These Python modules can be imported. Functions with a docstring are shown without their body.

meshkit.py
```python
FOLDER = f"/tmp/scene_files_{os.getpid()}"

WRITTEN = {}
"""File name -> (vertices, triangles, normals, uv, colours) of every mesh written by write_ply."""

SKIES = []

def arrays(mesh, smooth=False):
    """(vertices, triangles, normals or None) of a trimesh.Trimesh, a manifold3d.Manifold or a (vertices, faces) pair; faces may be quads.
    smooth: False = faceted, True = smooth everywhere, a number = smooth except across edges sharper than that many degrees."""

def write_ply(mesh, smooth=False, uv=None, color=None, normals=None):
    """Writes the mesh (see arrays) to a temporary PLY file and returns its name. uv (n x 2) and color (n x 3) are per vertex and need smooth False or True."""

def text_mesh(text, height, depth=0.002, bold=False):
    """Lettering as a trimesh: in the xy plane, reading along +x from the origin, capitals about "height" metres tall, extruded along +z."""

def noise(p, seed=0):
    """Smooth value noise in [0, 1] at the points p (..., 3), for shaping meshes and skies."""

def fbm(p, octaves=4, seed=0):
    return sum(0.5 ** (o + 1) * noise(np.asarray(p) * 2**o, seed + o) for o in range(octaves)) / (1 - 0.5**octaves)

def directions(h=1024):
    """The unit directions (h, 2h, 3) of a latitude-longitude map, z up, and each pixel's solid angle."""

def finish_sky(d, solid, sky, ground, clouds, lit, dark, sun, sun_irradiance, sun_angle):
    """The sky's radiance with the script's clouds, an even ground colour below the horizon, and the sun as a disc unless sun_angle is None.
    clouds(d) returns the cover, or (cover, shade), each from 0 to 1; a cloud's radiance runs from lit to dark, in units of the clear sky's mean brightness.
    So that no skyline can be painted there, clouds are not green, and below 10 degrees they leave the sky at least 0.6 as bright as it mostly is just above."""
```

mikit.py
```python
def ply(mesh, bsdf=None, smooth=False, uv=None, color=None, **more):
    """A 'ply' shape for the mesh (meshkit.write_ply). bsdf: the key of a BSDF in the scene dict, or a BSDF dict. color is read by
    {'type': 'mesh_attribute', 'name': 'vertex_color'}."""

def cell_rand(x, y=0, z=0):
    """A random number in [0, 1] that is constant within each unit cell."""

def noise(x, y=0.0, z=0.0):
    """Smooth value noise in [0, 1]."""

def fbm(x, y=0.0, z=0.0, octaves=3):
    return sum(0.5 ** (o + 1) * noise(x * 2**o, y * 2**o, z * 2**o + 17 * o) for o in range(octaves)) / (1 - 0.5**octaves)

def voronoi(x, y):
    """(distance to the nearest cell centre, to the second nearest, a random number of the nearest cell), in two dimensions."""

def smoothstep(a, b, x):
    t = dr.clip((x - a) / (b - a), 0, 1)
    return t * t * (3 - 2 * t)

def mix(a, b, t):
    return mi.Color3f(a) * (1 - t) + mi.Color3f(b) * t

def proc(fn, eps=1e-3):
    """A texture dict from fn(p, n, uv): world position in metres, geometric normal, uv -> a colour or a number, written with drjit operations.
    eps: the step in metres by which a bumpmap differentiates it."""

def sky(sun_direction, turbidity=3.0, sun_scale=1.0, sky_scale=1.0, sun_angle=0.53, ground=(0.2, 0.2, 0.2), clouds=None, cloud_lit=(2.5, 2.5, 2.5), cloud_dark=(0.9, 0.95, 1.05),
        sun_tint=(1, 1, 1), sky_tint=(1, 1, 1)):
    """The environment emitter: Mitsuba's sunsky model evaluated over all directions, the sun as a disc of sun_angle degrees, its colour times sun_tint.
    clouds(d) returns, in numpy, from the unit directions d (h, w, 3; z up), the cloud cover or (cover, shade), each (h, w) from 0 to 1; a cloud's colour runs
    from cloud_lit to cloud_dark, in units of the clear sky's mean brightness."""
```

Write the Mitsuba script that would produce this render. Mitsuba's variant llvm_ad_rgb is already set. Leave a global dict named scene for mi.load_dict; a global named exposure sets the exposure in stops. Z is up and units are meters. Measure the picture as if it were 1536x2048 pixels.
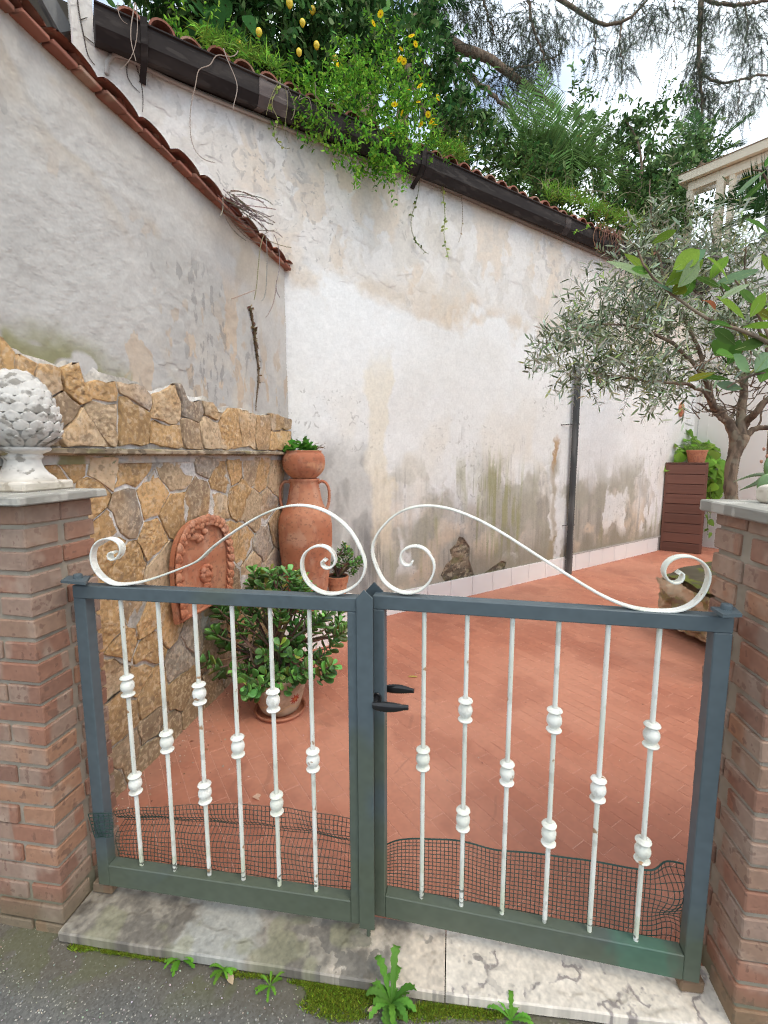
"""A terracotta-paved courtyard seen over a low double garden gate between two brick pillars."""
import math
import numpy as np
import drjit as dr
import mitsuba as mi
import trimesh
import shapely
from shapely.geometry import Polygon, box as sbox
import mikit
import meshkit
from mikit import proc, noise, fbm, voronoi, smoothstep, mix, cell_rand

# ------------------------------------------------------------------ camera, sky, exposure
FOC = 907.79                       # focal length in pixels of the 1536 x 2048 frame
CAM = np.array([1.17284, -1.21788, 1.45103])
FW = np.array([-0.1485329, 0.98112633, -0.12381076])
RT = np.array([0.98877493, 0.14939412, -0.00235118])
UP = np.array([-0.0161898, 0.12277021, 0.99230306])
T = mi.ScalarTransform4f
scene = {"type": "scene"}
labels = {}
scene["camera"] = {"type": "perspective", "fov": math.degrees(2 * math.atan(768 / FOC)), "fov_axis": "x", "near_clip": 0.05, "far_clip": 300.0,
                   "to_world": T().look_at(origin=CAM.tolist(), target=(CAM + FW).tolist(), up=UP.tolist())}


def sky_clouds(d):
    c = meshkit.fbm(d * np.array([3.0, 3.0, 6.0]) + 5.3, 4, seed=3)
    cover = np.clip(1.0 - 3.4 * np.clip(c - 0.48, 0, 1), 0.12, 1.0)
    shade = np.clip((meshkit.fbm(d * 2.1 + 9.0, 3, seed=8) - 0.45) * 0.8, 0, 0.35)
    return cover, shade


scene["sky"] = mikit.sky([0.45, -0.35, 0.82], turbidity=3, sun_scale=0.16, sun_angle=24, sky_scale=1.0, sun_tint=(.96, 1.0, 1.06), clouds=sky_clouds,
                         cloud_lit=(2.30, 2.5, 2.66), cloud_dark=(1.45, 1.62, 1.80))
exposure = 2.8


def ray(px, py):
    return FW + (px - 768) / FOC * RT - (py - 1024) / FOC * UP


def onp(px, py, n, c):
    """The point where the line of sight through a pixel of the photograph meets the plane n.p = c."""
    d = ray(px, py)
    n = np.asarray(n, float)
    return CAM + d * ((c - CAM @ n) / (d @ n))


def atx(px, py, x): return onp(px, py, (1, 0, 0), x)
def aty(px, py, y): return onp(px, py, (0, 1, 0), y)
def atz(px, py, z): return onp(px, py, (0, 0, 1), z)
def atd(px, py, d): return CAM + ray(px, py) * d


# ------------------------------------------------------------------ mesh tools
def nrm(v):
    v = np.asarray(v, float)
    return v / np.maximum(np.linalg.norm(v, axis=-1, keepdims=True), 1e-12)


class MB:
    """Collects triangles; every piece carries one tone (uv) or one colour."""
    def __init__(s): s.v, s.f, s.c, s.t, s.n = [], [], [], [], 0

    def add(s, v, f, tone=0.0, kind=0.0, col=None):
        v = np.asarray(v, float).reshape(-1, 3)
        f = np.asarray(f, int)
        if f.shape[1] == 4: f = np.vstack([f[:, [0, 1, 2]], f[:, [0, 2, 3]]])
        s.v.append(v); s.f.append(f + s.n); s.n += len(v)
        t = np.empty((len(v), 2)); t[:, 0] = (math.floor(min(tone, .999) * 64) + .5) / 64; t[:, 1] = kind; s.t.append(t)
        if col is not None: s.c.append(np.broadcast_to(np.asarray(col, float), (len(v), 3)))
        return s

    def ply(s, mat, smooth=False, uv=False, **kw):
        v, f = np.vstack(s.v), np.vstack(s.f)
        return mikit.ply((v, f), mat, smooth, uv=np.vstack(s.t) if uv else None, color=np.vstack(s.c) if s.c else None, **kw)


def frame(n, up=(0, 0, 1)):
    n = nrm(n); a = np.cross(up, n)
    if np.linalg.norm(a) < 1e-6: a = np.cross((1, 0, 0), n)
    a = nrm(a)
    return a, np.cross(n, a), n


def _chamfer_topology():
    sg = np.array([[x, y, z] for x in (-1, 1) for y in (-1, 1) for z in (-1, 1)], float)
    pts = []
    for q in sg:
        for k in range(3):
            p = q * 0.8; p[k] = q[k]; pts.append(p)
    h = trimesh.Trimesh(np.array(pts)).convex_hull
    order = np.array([np.argmin(np.abs(h.vertices - p).sum(1)) for p in pts])
    inv = np.empty(len(order), int); inv[order] = np.arange(len(order))
    f = inv[h.faces]
    p = np.array(pts)
    nn = np.cross(p[f[:, 1]] - p[f[:, 0]], p[f[:, 2]] - p[f[:, 0]])
    flip = (nn * p[f].mean(1)).sum(1) < 0
    f[flip] = f[flip][:, ::-1]
    return sg, f


_SG, _CF = _chamfer_topology()


def cbox(size, r, rng=None, wob=0.0):
    """A box of full size (x, y, z) about the origin with chamfered edges, optionally a little irregular."""
    h = np.asarray(size, float) / 2
    r = min(r, h.min() * 0.9)
    pts = []
    for q in _SG:
        w = rng.uniform(-wob, wob, 3) if rng is not None else 0
        for k in range(3):
            p = q * (h - r); p[k] = q[k] * h[k]; pts.append(p + w)
    return np.array(pts), _CF


def plain_box(lo, hi):
    lo, hi = np.asarray(lo, float), np.asarray(hi, float)
    v, f = cbox(hi - lo, 0.002)
    return v + (lo + hi) / 2, f


def sweep(path, prof, closed_prof=True, caps=True, up=None, scale=None):
    """Profile (m, 2) carried along path (n, 3) by parallel transport; scale (n,) resizes it."""
    path = np.asarray(path, float); prof = np.asarray(prof, float)
    n, m = len(path), len(prof)
    tg = nrm(np.gradient(path, axis=0))
    a = np.cross(tg[0], up if up is not None else (0.3, 0.2, 0.9))
    if np.linalg.norm(a) < 1e-4: a = np.cross(tg[0], (1, 0, 0))
    a = nrm(a); V = []
    for i in range(n):
        if up is not None: a = nrm(np.cross(tg[i], up))
        else: a = nrm(a - tg[i] * (a @ tg[i]))
        b = np.cross(tg[i], a)
        k = 1.0 if scale is None else scale[i]
        V.append(path[i] + k * (prof[:, :1] * a + prof[:, 1:] * b))
    V = np.vstack(V); F = []
    mm = m if closed_prof else m - 1
    i, j = np.meshgrid(np.arange(n - 1), np.arange(mm), indexing="ij")
    i, j = i.ravel(), j.ravel(); k = (j + 1) % m
    F = np.stack([i * m + j, i * m + k, (i + 1) * m + k, (i + 1) * m + j], 1)
    F = np.vstack([F[:, [0, 1, 2]], F[:, [0, 2, 3]]])
    if caps and closed_prof:
        t = np.arange(1, m - 1)
        F = np.vstack([F, np.stack([t * 0, t + 1, t], 1), (n - 1) * m + np.stack([t * 0, t, t + 1], 1)])
    return V, F


def circ(k, r=1.0):
    a = np.arange(k) / k * 2 * math.pi
    return np.stack([np.cos(a), np.sin(a)], 1) * r


def tube(path, r, k=6, caps=True):
    path = np.asarray(path, float)
    r = np.broadcast_to(np.asarray(r, float), (len(path),))
    return sweep(path, circ(k), True, caps, None, r)


def spline(pts, n):
    """A smooth curve through the points, evenly spaced."""
    from scipy.interpolate import CubicSpline
    p = np.asarray(pts, float)
    t = np.r_[0, np.cumsum(np.maximum(np.linalg.norm(np.diff(p, axis=0), axis=1), 1e-6) ** 0.75)]
    q = CubicSpline(t, p)(np.linspace(0, t[-1], n * 6))
    s = np.r_[0, np.cumsum(np.linalg.norm(np.diff(q, axis=0), axis=1))]
    return np.stack([np.interp(np.linspace(0, s[-1], n), s, q[:, k]) for k in range(p.shape[1])], 1)


def lathe(prof, k=32, centre=(0, 0, 0)):
    """Profile rows (radius, z), bottom to top along the outside."""
    prof = np.asarray(prof, float); n = len(prof)
    c = circ(k)
    V = np.concatenate([np.repeat(prof[:, :1], k, 1)[..., None] * c[None], np.repeat(prof[:, 1:], k, 1)[..., None]], -1).reshape(-1, 3)
    i, j = np.meshgrid(np.arange(n - 1), np.arange(k), indexing="ij"); i, j = i.ravel(), j.ravel(); l = (j + 1) % k
    F = np.stack([i * k + j, i * k + l, (i + 1) * k + l, (i + 1) * k + j], 1)
    return V + np.asarray(centre, float), np.vstack([F[:, [0, 1, 2]], F[:, [0, 2, 3]]])


def profile_spline(pts, n=40):
    return spline(np.asarray(pts, float), n)


def grid(n, m):
    i, j = np.meshgrid(np.arange(n - 1), np.arange(m - 1), indexing="ij"); i, j = i.ravel(), j.ravel()
    F = np.stack([i * m + j, (i + 1) * m + j, (i + 1) * m + j + 1, i * m + j + 1], 1)
    return np.vstack([F[:, [0, 1, 2]], F[:, [0, 2, 3]]])


_LEAF = {  # stations along the leaf: (position, half width)
    "olive": [(0, .02), (.3, .9), (.7, .85), (1, .02)],
    "oval": [(0, .05), (.25, .75), (.55, 1.0), (.82, .72), (1, .03)],
    "needle": [(0, .6), (1, .1)],
    "blade": [(0, .35), (.35, 1.0), (1, .04)],
    "laurel": [(0, .03), (.12, .4), (.32, .86), (.55, 1.0), (.76, .8), (.92, .34), (1, .02)],
    "heart": [(0, .35), (.06, .8), (.25, 1.0), (.5, .85), (.8, .4), (1, .02)],
    "jade": [(0, .22), (.2, .42), (.5, .86), (.75, 1.0), (.92, .75), (1, .2)],
}


def leaves(mb, P, D, N, L, W, shape="oval", col=(.05, .12, .03), fold=.25, curl=.15, wave=0.0, rng=None):
    """Many leaves at once: roots P, directions D, face normals N, lengths L, half widths W; colour per leaf."""
    P, D, N = np.atleast_2d(P), nrm(np.atleast_2d(D)), np.atleast_2d(N)
    n = len(P)
    L = np.broadcast_to(L, (n,)); W = np.broadcast_to(W, (n,))
    S = np.cross(N, D); bad = np.linalg.norm(S, axis=1) < 1e-3
    if bad.any(): S[bad] = np.cross(np.array([.31, .9, .2]), D[bad])
    S = nrm(S); N = np.cross(D, S)
    st = np.array(_LEAF[shape]); k = len(st)
    V = np.empty((n, k, 3, 3))
    for a, (t, w) in enumerate(st):
        wv = 0 if rng is None or wave == 0 else rng.uniform(-wave, wave, (n, 1)) * L[:, None]
        cen = P + D * (t * L)[:, None] - N * (curl * t * t * L)[:, None]
        side = S * (w * W)[:, None]; lift = N * (fold * w * W)[:, None]
        V[:, a, 0] = cen - side + lift + N * wv
        V[:, a, 1] = cen
        V[:, a, 2] = cen + side + lift - N * wv
    base = grid(k, 3)
    F = (base[None] + (np.arange(n) * k * 3)[:, None, None]).reshape(-1, 3)
    col = np.broadcast_to(col, (n, 3))
    mb.add(V.reshape(-1, 3), F, col=np.repeat(col, k * 3, 0))
    return mb


def tint(rng, n, base, spread=.25, hue=.12):
    """n colours about a base colour."""
    b = np.asarray(base, float)
    k = np.exp(rng.normal(0, spread, (n, 1)))
    h = np.exp(rng.normal(0, hue, (n, 3)))
    return np.clip(b * k * h, .004, .9)


def rand_dirs(rng, n):
    return nrm(rng.normal(size=(n, 3)))


# ------------------------------------------------------------------ naming
_seen = {}


def numbered(key):
    k = _seen.get(key, 0); _seen[key] = k + 1
    return key if k == 0 else f"{key}_{k:03d}"


def thing(base, label, cat, group=None):
    key = numbered(base)
    labels[key] = {"label": label, "category": cat}
    if group: labels[key]["group"] = group
    return key


def part(parent, base, shape, label=None, kind=None):
    key = numbered(parent + "__" + base)
    scene[key] = shape
    if label or kind: labels[key] = {}
    if label: labels[key]["label"] = label
    if kind: labels[key]["kind"] = kind
    return key


def single(base, shape, label, cat, group=None):
    key = thing(base, label, cat, group); scene[key] = shape
    return key


def struct(base, shape=None, label=None):
    key = numbered(base)
    if shape is not None: scene[key] = shape
    labels[key] = {"kind": "structure", "label": label or base.replace("_", " ")}
    return key


# ------------------------------------------------------------------ places shared by several objects
ND = np.array([-0.67819, 0.73489, 0.0])      # away from the courtyard, through the long back wall
DD = np.array([0.73489, 0.67819, 0.0])       # along the back wall, to the right
CW = 1.743
ZF = -0.06                                   # terrace floor
S_CORNER = 1.466


def wall_pt(s, z, off=0.0):
    """A point of the back wall: s metres along it, z up, off metres behind its face (negative: in front)."""
    return DD * s + ND * (CW + off) + np.array([0, 0, z])


def onw(px, py, off=0.0): return onp(px, py, ND, CW + off)


def lw_x(y, z):
    """Face of the left wall: it leans out a little above its stone foot."""
    d = np.interp(y, [.4, 1.5, 2.2], [.057, .111, .09])
    return -.26 + .0676 * np.asarray(y) - d * np.clip(1 - np.asarray(z) / 1.45, 0, 1)


def onl(px, py, off=0.0):
    x = -.2
    for _ in range(25):
        q = atx(px, py, x + off); x = float(lw_x(q[1], q[2]))
    return q
# ------------------------------------------------------------------ materials
def C(r, g, b): return mi.Color3f(r, g, b)


def tq(uv): return (dr.floor(uv.x * 64) + .5) / 64      # the piece's own number, steady under the bump map's small steps


def diffuse_like(key, col, rough=.8, spec=.3, bump=None, scale=1.0, eps=1e-3, **kw):
    b = {"type": "principled", "base_color": col, "roughness": rough, "specular": spec, **kw}
    if bump is not None:
        b = {"type": "bumpmap", "height": proc(bump, eps), "scale": scale, "surface": b}
    scene[key] = {"type": "twosided", "bsdf": b}


def rgb(r, g, b): return {"type": "rgb", "value": [r, g, b]}


def back_plaster(p, n, uv):
    s, z = p.x * DD[0] + p.y * DD[1] - S_CORNER, p.z
    n1 = fbm(s * 1.3 + 3, z * 1.6, 1.7, 3)
    n2 = fbm(s * 4.3, z * 4.3 + 9, 4.1, 4)
    n3 = fbm(s * 17, z * 17, 2.2, 3)
    streak = fbm(s * 15, z * 1.3, 6.5, 4)
    fine = noise(s * 130, z * 130, 3)
    ss, zz = s, z
    s, z = s + .16 * (n2 - .5) + .07 * (n3 - .5), z + .16 * (noise(s * 5 + 50, z * 5) - .5) + .06 * (noise(s * 21 + 9, z * 21) - .5)
    c = mix(C(.83, .835, .825), C(.79, .785, .762), smoothstep(.42, .66, n1))
    c = mix(c, C(.77, .695, .575), .40 * smoothstep(.56, .68, fbm(s * 1.9 + 40, z * .9, 8, 3)) * smoothstep(2.4, 1.2, z))
    # older coat left above the repainted band
    up = smoothstep(2.74, 2.93, z + .5 * (n2 - .5) + .25 * (n1 - .5))
    old = mix(C(.66, .62, .565), C(.70, .605, .50), smoothstep(.46, .62, fbm(s * 2.3 + 11, z * 2.0, 3, 4)))
    old = mix(old, C(.74, .715, .68), .85 * smoothstep(.49, .55, fbm(s * 4.6 + 2, z * 3.2 + 5, 9, 5)))
    old = mix(old, C(.60, .555, .49), .4 * smoothstep(.57, .61, fbm(s * 11 + 2, z * 8 + 5, 19, 4)))
    old = mix(old, C(.33, .31, .29), .38 * smoothstep(.63, .69, fbm(s * 17 + 7, z * 12, 13, 4)) * smoothstep(.48, .6, n1))
    c = mix(c, old, up * .85)
    c = mix(c, C(.70, .59, .46), .5 * up * smoothstep(3.15, 2.85, z) * smoothstep(.4, .6, n2))
    # damp rising from the foot of the wall
    d1 = z + 1.15 * (n1 - .5) + .5 * (streak - .5) + .35 * (n2 - .5) - .16 * smoothstep(2.0, 4.2, s) * smoothstep(6, 4, s)
    damp = smoothstep(1.22, .66, d1)
    dirt = mix(C(.47, .43, .365), C(.34, .315, .265), smoothstep(.4, .65, streak))
    dirt = mix(dirt, C(.60, .50, .385), smoothstep(.5, .62, n1 * .5 + n2 * .5))
    keep = smoothstep(.53, .60, fbm(s * 2.6 + 17, z * 1.5 + 3, 5, 4)) * smoothstep(.12, .5, z)
    c = mix(c, dirt, damp * (1 - .93 * keep) * .95)
    black = smoothstep(.57, .72, streak) * smoothstep(1.75, 1.15, z + .8 * (n2 - .5)) * smoothstep(.42, .58, n3 * .5 + n1 * .5)
    c = mix(c, C(.20, .195, .185), .5 * black * (1 - .8 * keep))
    mold = smoothstep(.47, .60, fbm(s * 2.7 + 3, z * 2.3, 40, 5)) * smoothstep(1.62, .95, z + .4 * (n1 - .5))
    c = mix(c, mix(C(.45, .43, .36), C(.36, .345, .265), n2), .8 * mold * (1 - .75 * keep))
    hair = smoothstep(.58, .72, fbm(ss * 40, zz * 1.7, 3, 3)) * smoothstep(1.7, 1.2, z + .9 * (n1 - .5))
    c = mix(c, C(.25, .24, .21), .45 * hair * (1 - .7 * keep) * .35)
    pit = smoothstep(.70, .76, fbm(s * 34 + 5, z * 30, 2, 3)) * smoothstep(.46, .6, fbm(s * 1.2 + 9, z * 1.2, 1, 3))
    c = mix(c, C(.36, .345, .32), .5 * pit)
    green = smoothstep(.5, .66, fbm(s * 1.7 + 23, z * .8, 31, 3)) * smoothstep(.45, .62, streak) * smoothstep(1.6, 1.15, z) * smoothstep(0, .6, z)
    c = mix(c, C(.33, .32, .13), .62 * green)
    low = smoothstep(.62, .18, z + .5 * (n2 - .5)) * smoothstep(.9, 2.2, s)
    c = mix(c, C(.275, .25, .19), .78 * low * (1 - .8 * keep))
    cream = smoothstep(.10, .05, dr.abs(s - .86 + .10 * (n2 - .5)) - .05) * smoothstep(2.45, 2.1, z + .5 * (n1 - .5)) * smoothstep(.45, .75, z)
    c = mix(c, C(.78, .69, .52), .5 * cream)
    # runnel beside the down pipe
    run = smoothstep(.12, .02, dr.abs(s - 3.42 + .10 * (n2 - .5))) * smoothstep(1.55, 1.3, z)
    c = mix(c, C(.33, .27, .17), .6 * run)
    run2 = smoothstep(.09, .03, dr.abs(s - 3.53 + .06 * (z - .7) + .10 * (n3 - .5))) * smoothstep(1.2, .9, z)
    c = mix(c, C(.72, .73, .72), .75 * run2)
    rust = smoothstep(.05, .015, dr.abs(s - 3.40 + .05 * (n3 - .5))) * smoothstep(1.66, 1.55, z) * smoothstep(1.22, 1.40, z)
    c = mix(c, C(.42, .25, .10), .8 * rust)
    # greyer old strip next to the corner
    s = ss
    gs = smoothstep(.80, .70, s + .22 * (n2 - .5)) * smoothstep(1.72, 1.45, z + .7 * (n1 - .5))
    grey = mix(C(.55, .545, .52), C(.40, .395, .375), smoothstep(.45, .62, fbm(s * 6, z * 3.5, 2, 4)))
    c = mix(c, grey, .85 * gs)
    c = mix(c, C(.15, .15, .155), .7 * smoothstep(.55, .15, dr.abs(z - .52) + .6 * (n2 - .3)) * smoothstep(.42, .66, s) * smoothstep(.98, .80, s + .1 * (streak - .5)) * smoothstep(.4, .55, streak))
    grain = fbm(ss * 55, zz * 55, 3, 3)
    return c * (.93 + .07 * fine + .10 * (n3 - .5) + .16 * (grain - .5))


def back_bump(p, n, uv):
    s, z = p.x * DD[0] + p.y * DD[1] - S_CORNER, p.z
    f = fbm(s * 3.1 + 2, z * 2.6 + 5, 9, 4)
    flake = smoothstep(.50, .525, f) * smoothstep(2.7, 2.95, z)
    f2 = smoothstep(.53, .56, fbm(s * 2.6 + 17, z * 1.5 + 3, 5, 4)) * smoothstep(1.7, 1.2, z)
    f3 = smoothstep(.58, .60, fbm(s * 6 + 1, z * 5 + 3, 15, 3)) * smoothstep(2.2, 3.0, z)
    return .004 * flake + .005 * f2 - .004 * f3 + .006 * fbm(s * 18, z * 18, 1, 4) + .02 * fbm(s * 1.4, z * 1.4, 2, 2)


def left_plaster(p, n, uv):
    y, z = p.y + .8 * (p.x + .25), p.z
    n1 = fbm(y * 1.6 + 3, z * 1.9, 1.7, 3)
    n2 = fbm(y * 5, z * 5 + 9, 4.1, 4)
    n3 = fbm(y * 19, z * 14, 2.2, 3)
    fine = noise(y * 150, z * 150, 3)
    c = mix(C(.525, .508, .478), C(.46, .445, .415), smoothstep(.4, .66, n1))
    tan = smoothstep(.49, .56, fbm(y * 2.1 + 5, z * 3.4 + 2, 7, 4)) * smoothstep(2.35, 2.75, z + .6 * (n2 - .5))
    c = mix(c, C(.48, .40, .30), .7 * tan)
    c = mix(c, C(.47, .42, .355), .6 * smoothstep(2.60, 2.83, z + .25 * (n2 - .5)))
    rough = smoothstep(.55, 1.0, y + .5 * (n1 - .5)) * smoothstep(2.25, 1.95, z + .4 * (n2 - .5))
    c = mix(c, mix(C(.46, .445, .42), C(.53, .49, .43), smoothstep(.45, .6, n2)), .8 * rough)
    ch = smoothstep(.60, .64, fbm(y * 13 + 31, z * 7, 3, 4)) * smoothstep(.5, 1.1, y + .6 * (n1 - .5)) * smoothstep(2.5, 2.0, z)
    c = mix(c, C(.47, .37, .27), .7 * ch)
    peel = smoothstep(.605, .625, fbm(y * 5.2 + 8 + .5 * n3, z * 2.6 + 1 + .4 * n2, 21, 5)) * smoothstep(2.6, 2.3, z)
    c = mix(c, C(.55, .435, .32), .7 * peel)
    spots = smoothstep(.64, .70, fbm(y * 24, z * 11, 8, 4)) * smoothstep(.45, .6, n1)
    c = mix(c, C(.25, .24, .23), .55 * spots)
    moss = smoothstep(1.93, 1.80, z + .3 * (n2 - .5)) * smoothstep(.56, .64, fbm(y * 5 + 3, z * 9, 4, 3)) * smoothstep(.9, .4, y)
    c = mix(c, C(.22, .21, .08), .8 * moss)
    grain = fbm(y * 60, z * 75, 3, 3)
    return c * (.92 + .08 * fine + .10 * (n3 - .5) + .13 * (grain - .5))


def left_bump(p, n, uv):
    y, z = p.y, p.z
    peel = smoothstep(.60, .62, fbm(y * 4.2 + 8, z * 2.4 + 1, 21, 3)) * smoothstep(2.6, 2.3, z)
    flake = smoothstep(.51, .53, fbm(y * 6 + 2, z * 7, 5, 3)) * smoothstep(.4, 1.0, y) * smoothstep(2.3, 1.95, z)
    return -.002 * peel + .003 * flake + .009 * fbm(y * 22, z * 22, 1, 4) + .012 * fbm(y * 3, z * 3, 2, 2) + .0007 * noise(y * 90, z * 240, 2)


diffuse_like("m_back_plaster", proc(back_plaster), .9, .2, back_bump, 1.0, 2e-3)
diffuse_like("m_left_plaster", proc(left_plaster), .9, .2, left_bump, 1.0, 2e-3)


def stone_col(p, n, uv):
    t, k = tq(uv), uv.y
    a, b = p.y + p.x * .7, p.z
    n1 = fbm(a * 7 + t * 40, b * 7, t * 9, 4)
    n2 = fbm(a * 26, b * 26 + t * 20, p.x * 26, 3)
    ochre, pale, brown, grey = C(.52, .325, .155), C(.56, .41, .26), C(.40, .285, .185), C(.39, .325, .265)
    c = dr.select(k < .25, ochre, dr.select(k < .5, pale, dr.select(k < .75, brown, grey)))
    c = c * (.66 + .6 * n1) * (.82 + .36 * cell_rand(t * 640 + 11))
    c = mix(c, C(.50, .30, .13), .5 * smoothstep(.50, .68, fbm(a * 4 + t * 13, b * 5, 3, 3)))
    c = mix(c, C(.17, .12, .08), .55 * smoothstep(.58, .72, n2))
    c = mix(c, C(.60, .52, .42), .4 * smoothstep(.62, .75, fbm(a * 12 + 5, b * 12, t * 7, 3)))
    c = mix(c, C(.20, .17, .11), .55 * smoothstep(.55, .05, p.z + .25 * (n1 - .5)))
    g = fbm(a * 75 + t * 9, b * 75, p.x * 75, 3)
    c = mix(c, C(.18, .125, .08), .36 * smoothstep(.55, .68, g))
    c = mix(c, C(.66, .52, .36), .40 * smoothstep(.46, .36, g))
    return c * (.72 + .56 * n2)


def stone_bump(p, n, uv):
    a, b, t = p.y + p.x * .7, p.z, tq(uv)
    r = .4 + .9 * cell_rand(dr.floor(t * 64) * 7 + .5)
    return r * (.016 * fbm(a * 16 + t * 30, b * 16, p.x * 16, 5) + .011 * fbm(a * 60, b * 60 + t * 9, p.x * 60, 3) + .0016 * noise(a * 190, b * 190, p.x * 190))


def mortar_col(p, n, uv):
    a, b = p.y + p.x, p.z
    c = mix(C(.54, .50, .44), C(.36, .33, .29), smoothstep(.4, .65, fbm(a * 9, b * 9, 2, 3)))
    c = mix(c, C(.70, .68, .65), .7 * smoothstep(.54, .64, fbm(a * 5 + 3, b * 5, 5, 3)))
    c = mix(c, C(.26, .215, .15), .6 * smoothstep(.75, .2, b + .4 * (noise(a * 4, b * 4) - .5)) * step_in(p.x, .5))
    return c * (.8 + .4 * noise(a * 120, b * 120))


def step_in(x, a): return dr.select(x < a, 1.0, 0.0)


def rough_bump(p, n, uv):
    return .006 * fbm(p.x * 40, p.y * 40, p.z * 40, 3)


diffuse_like("m_stone", proc(stone_col), .88, .25, stone_bump, 1.0, 2e-3)
diffuse_like("m_mortar", proc(mortar_col), .95, .15, rough_bump, 1.0, 2e-3)


def brick_col(p, n, uv):
    t = tq(uv)
    q = cell_rand(t * 991 + 3)
    w = cell_rand(t * 577 + 8)
    a = p.x + p.y
    n1 = fbm(a * 14 + t * 50, p.z * 14, t * 31, 3)
    n2 = fbm(a * 50, p.z * 50, p.x * 40, 3)
    c = mix(C(.305, .15, .10), C(.235, .13, .095), q)
    c = mix(c, C(.35, .19, .12), smoothstep(.7, .8, w))
    c = mix(c, C(.30, .19, .135), smoothstep(.82, .95, cell_rand(t * 313 + 1)))
    blk = fbm(a * 9 + t * 17, p.z * 2, 5, 2)
    c = mix(c, C(.32, .235, .185), .7 * smoothstep(.47, .55, blk))
    c = mix(c, C(.44, .34, .27), .4 * smoothstep(.55, .75, n1))
    c = mix(c, C(.13, .075, .055), .6 * smoothstep(.62, .74, n2))
    c = mix(c, C(.30, .20, .15), .5 * smoothstep(1.12, 1.28, p.z))
    c = mix(c, C(.13, .12, .07), .6 * smoothstep(.10, -.06, p.z + .12 * (n1 - .5)))
    return c * (.8 + .35 * n2)


def brick_bump(p, n, uv):
    a = p.x + p.y
    return .004 * fbm(a * 55 + tq(uv) * 9, p.z * 45, p.x * 55, 3) + .0012 * noise(a * 220, p.z * 220, 1)


def joint_col(p, n, uv):
    c = mix(C(.36, .315, .255), C(.25, .215, .17), fbm(p.x * 30 + p.y * 30, p.z * 30, 1, 3))
    c = mix(c, C(.11, .12, .06), .6 * smoothstep(.15, -.05, p.z))
    return c


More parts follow.
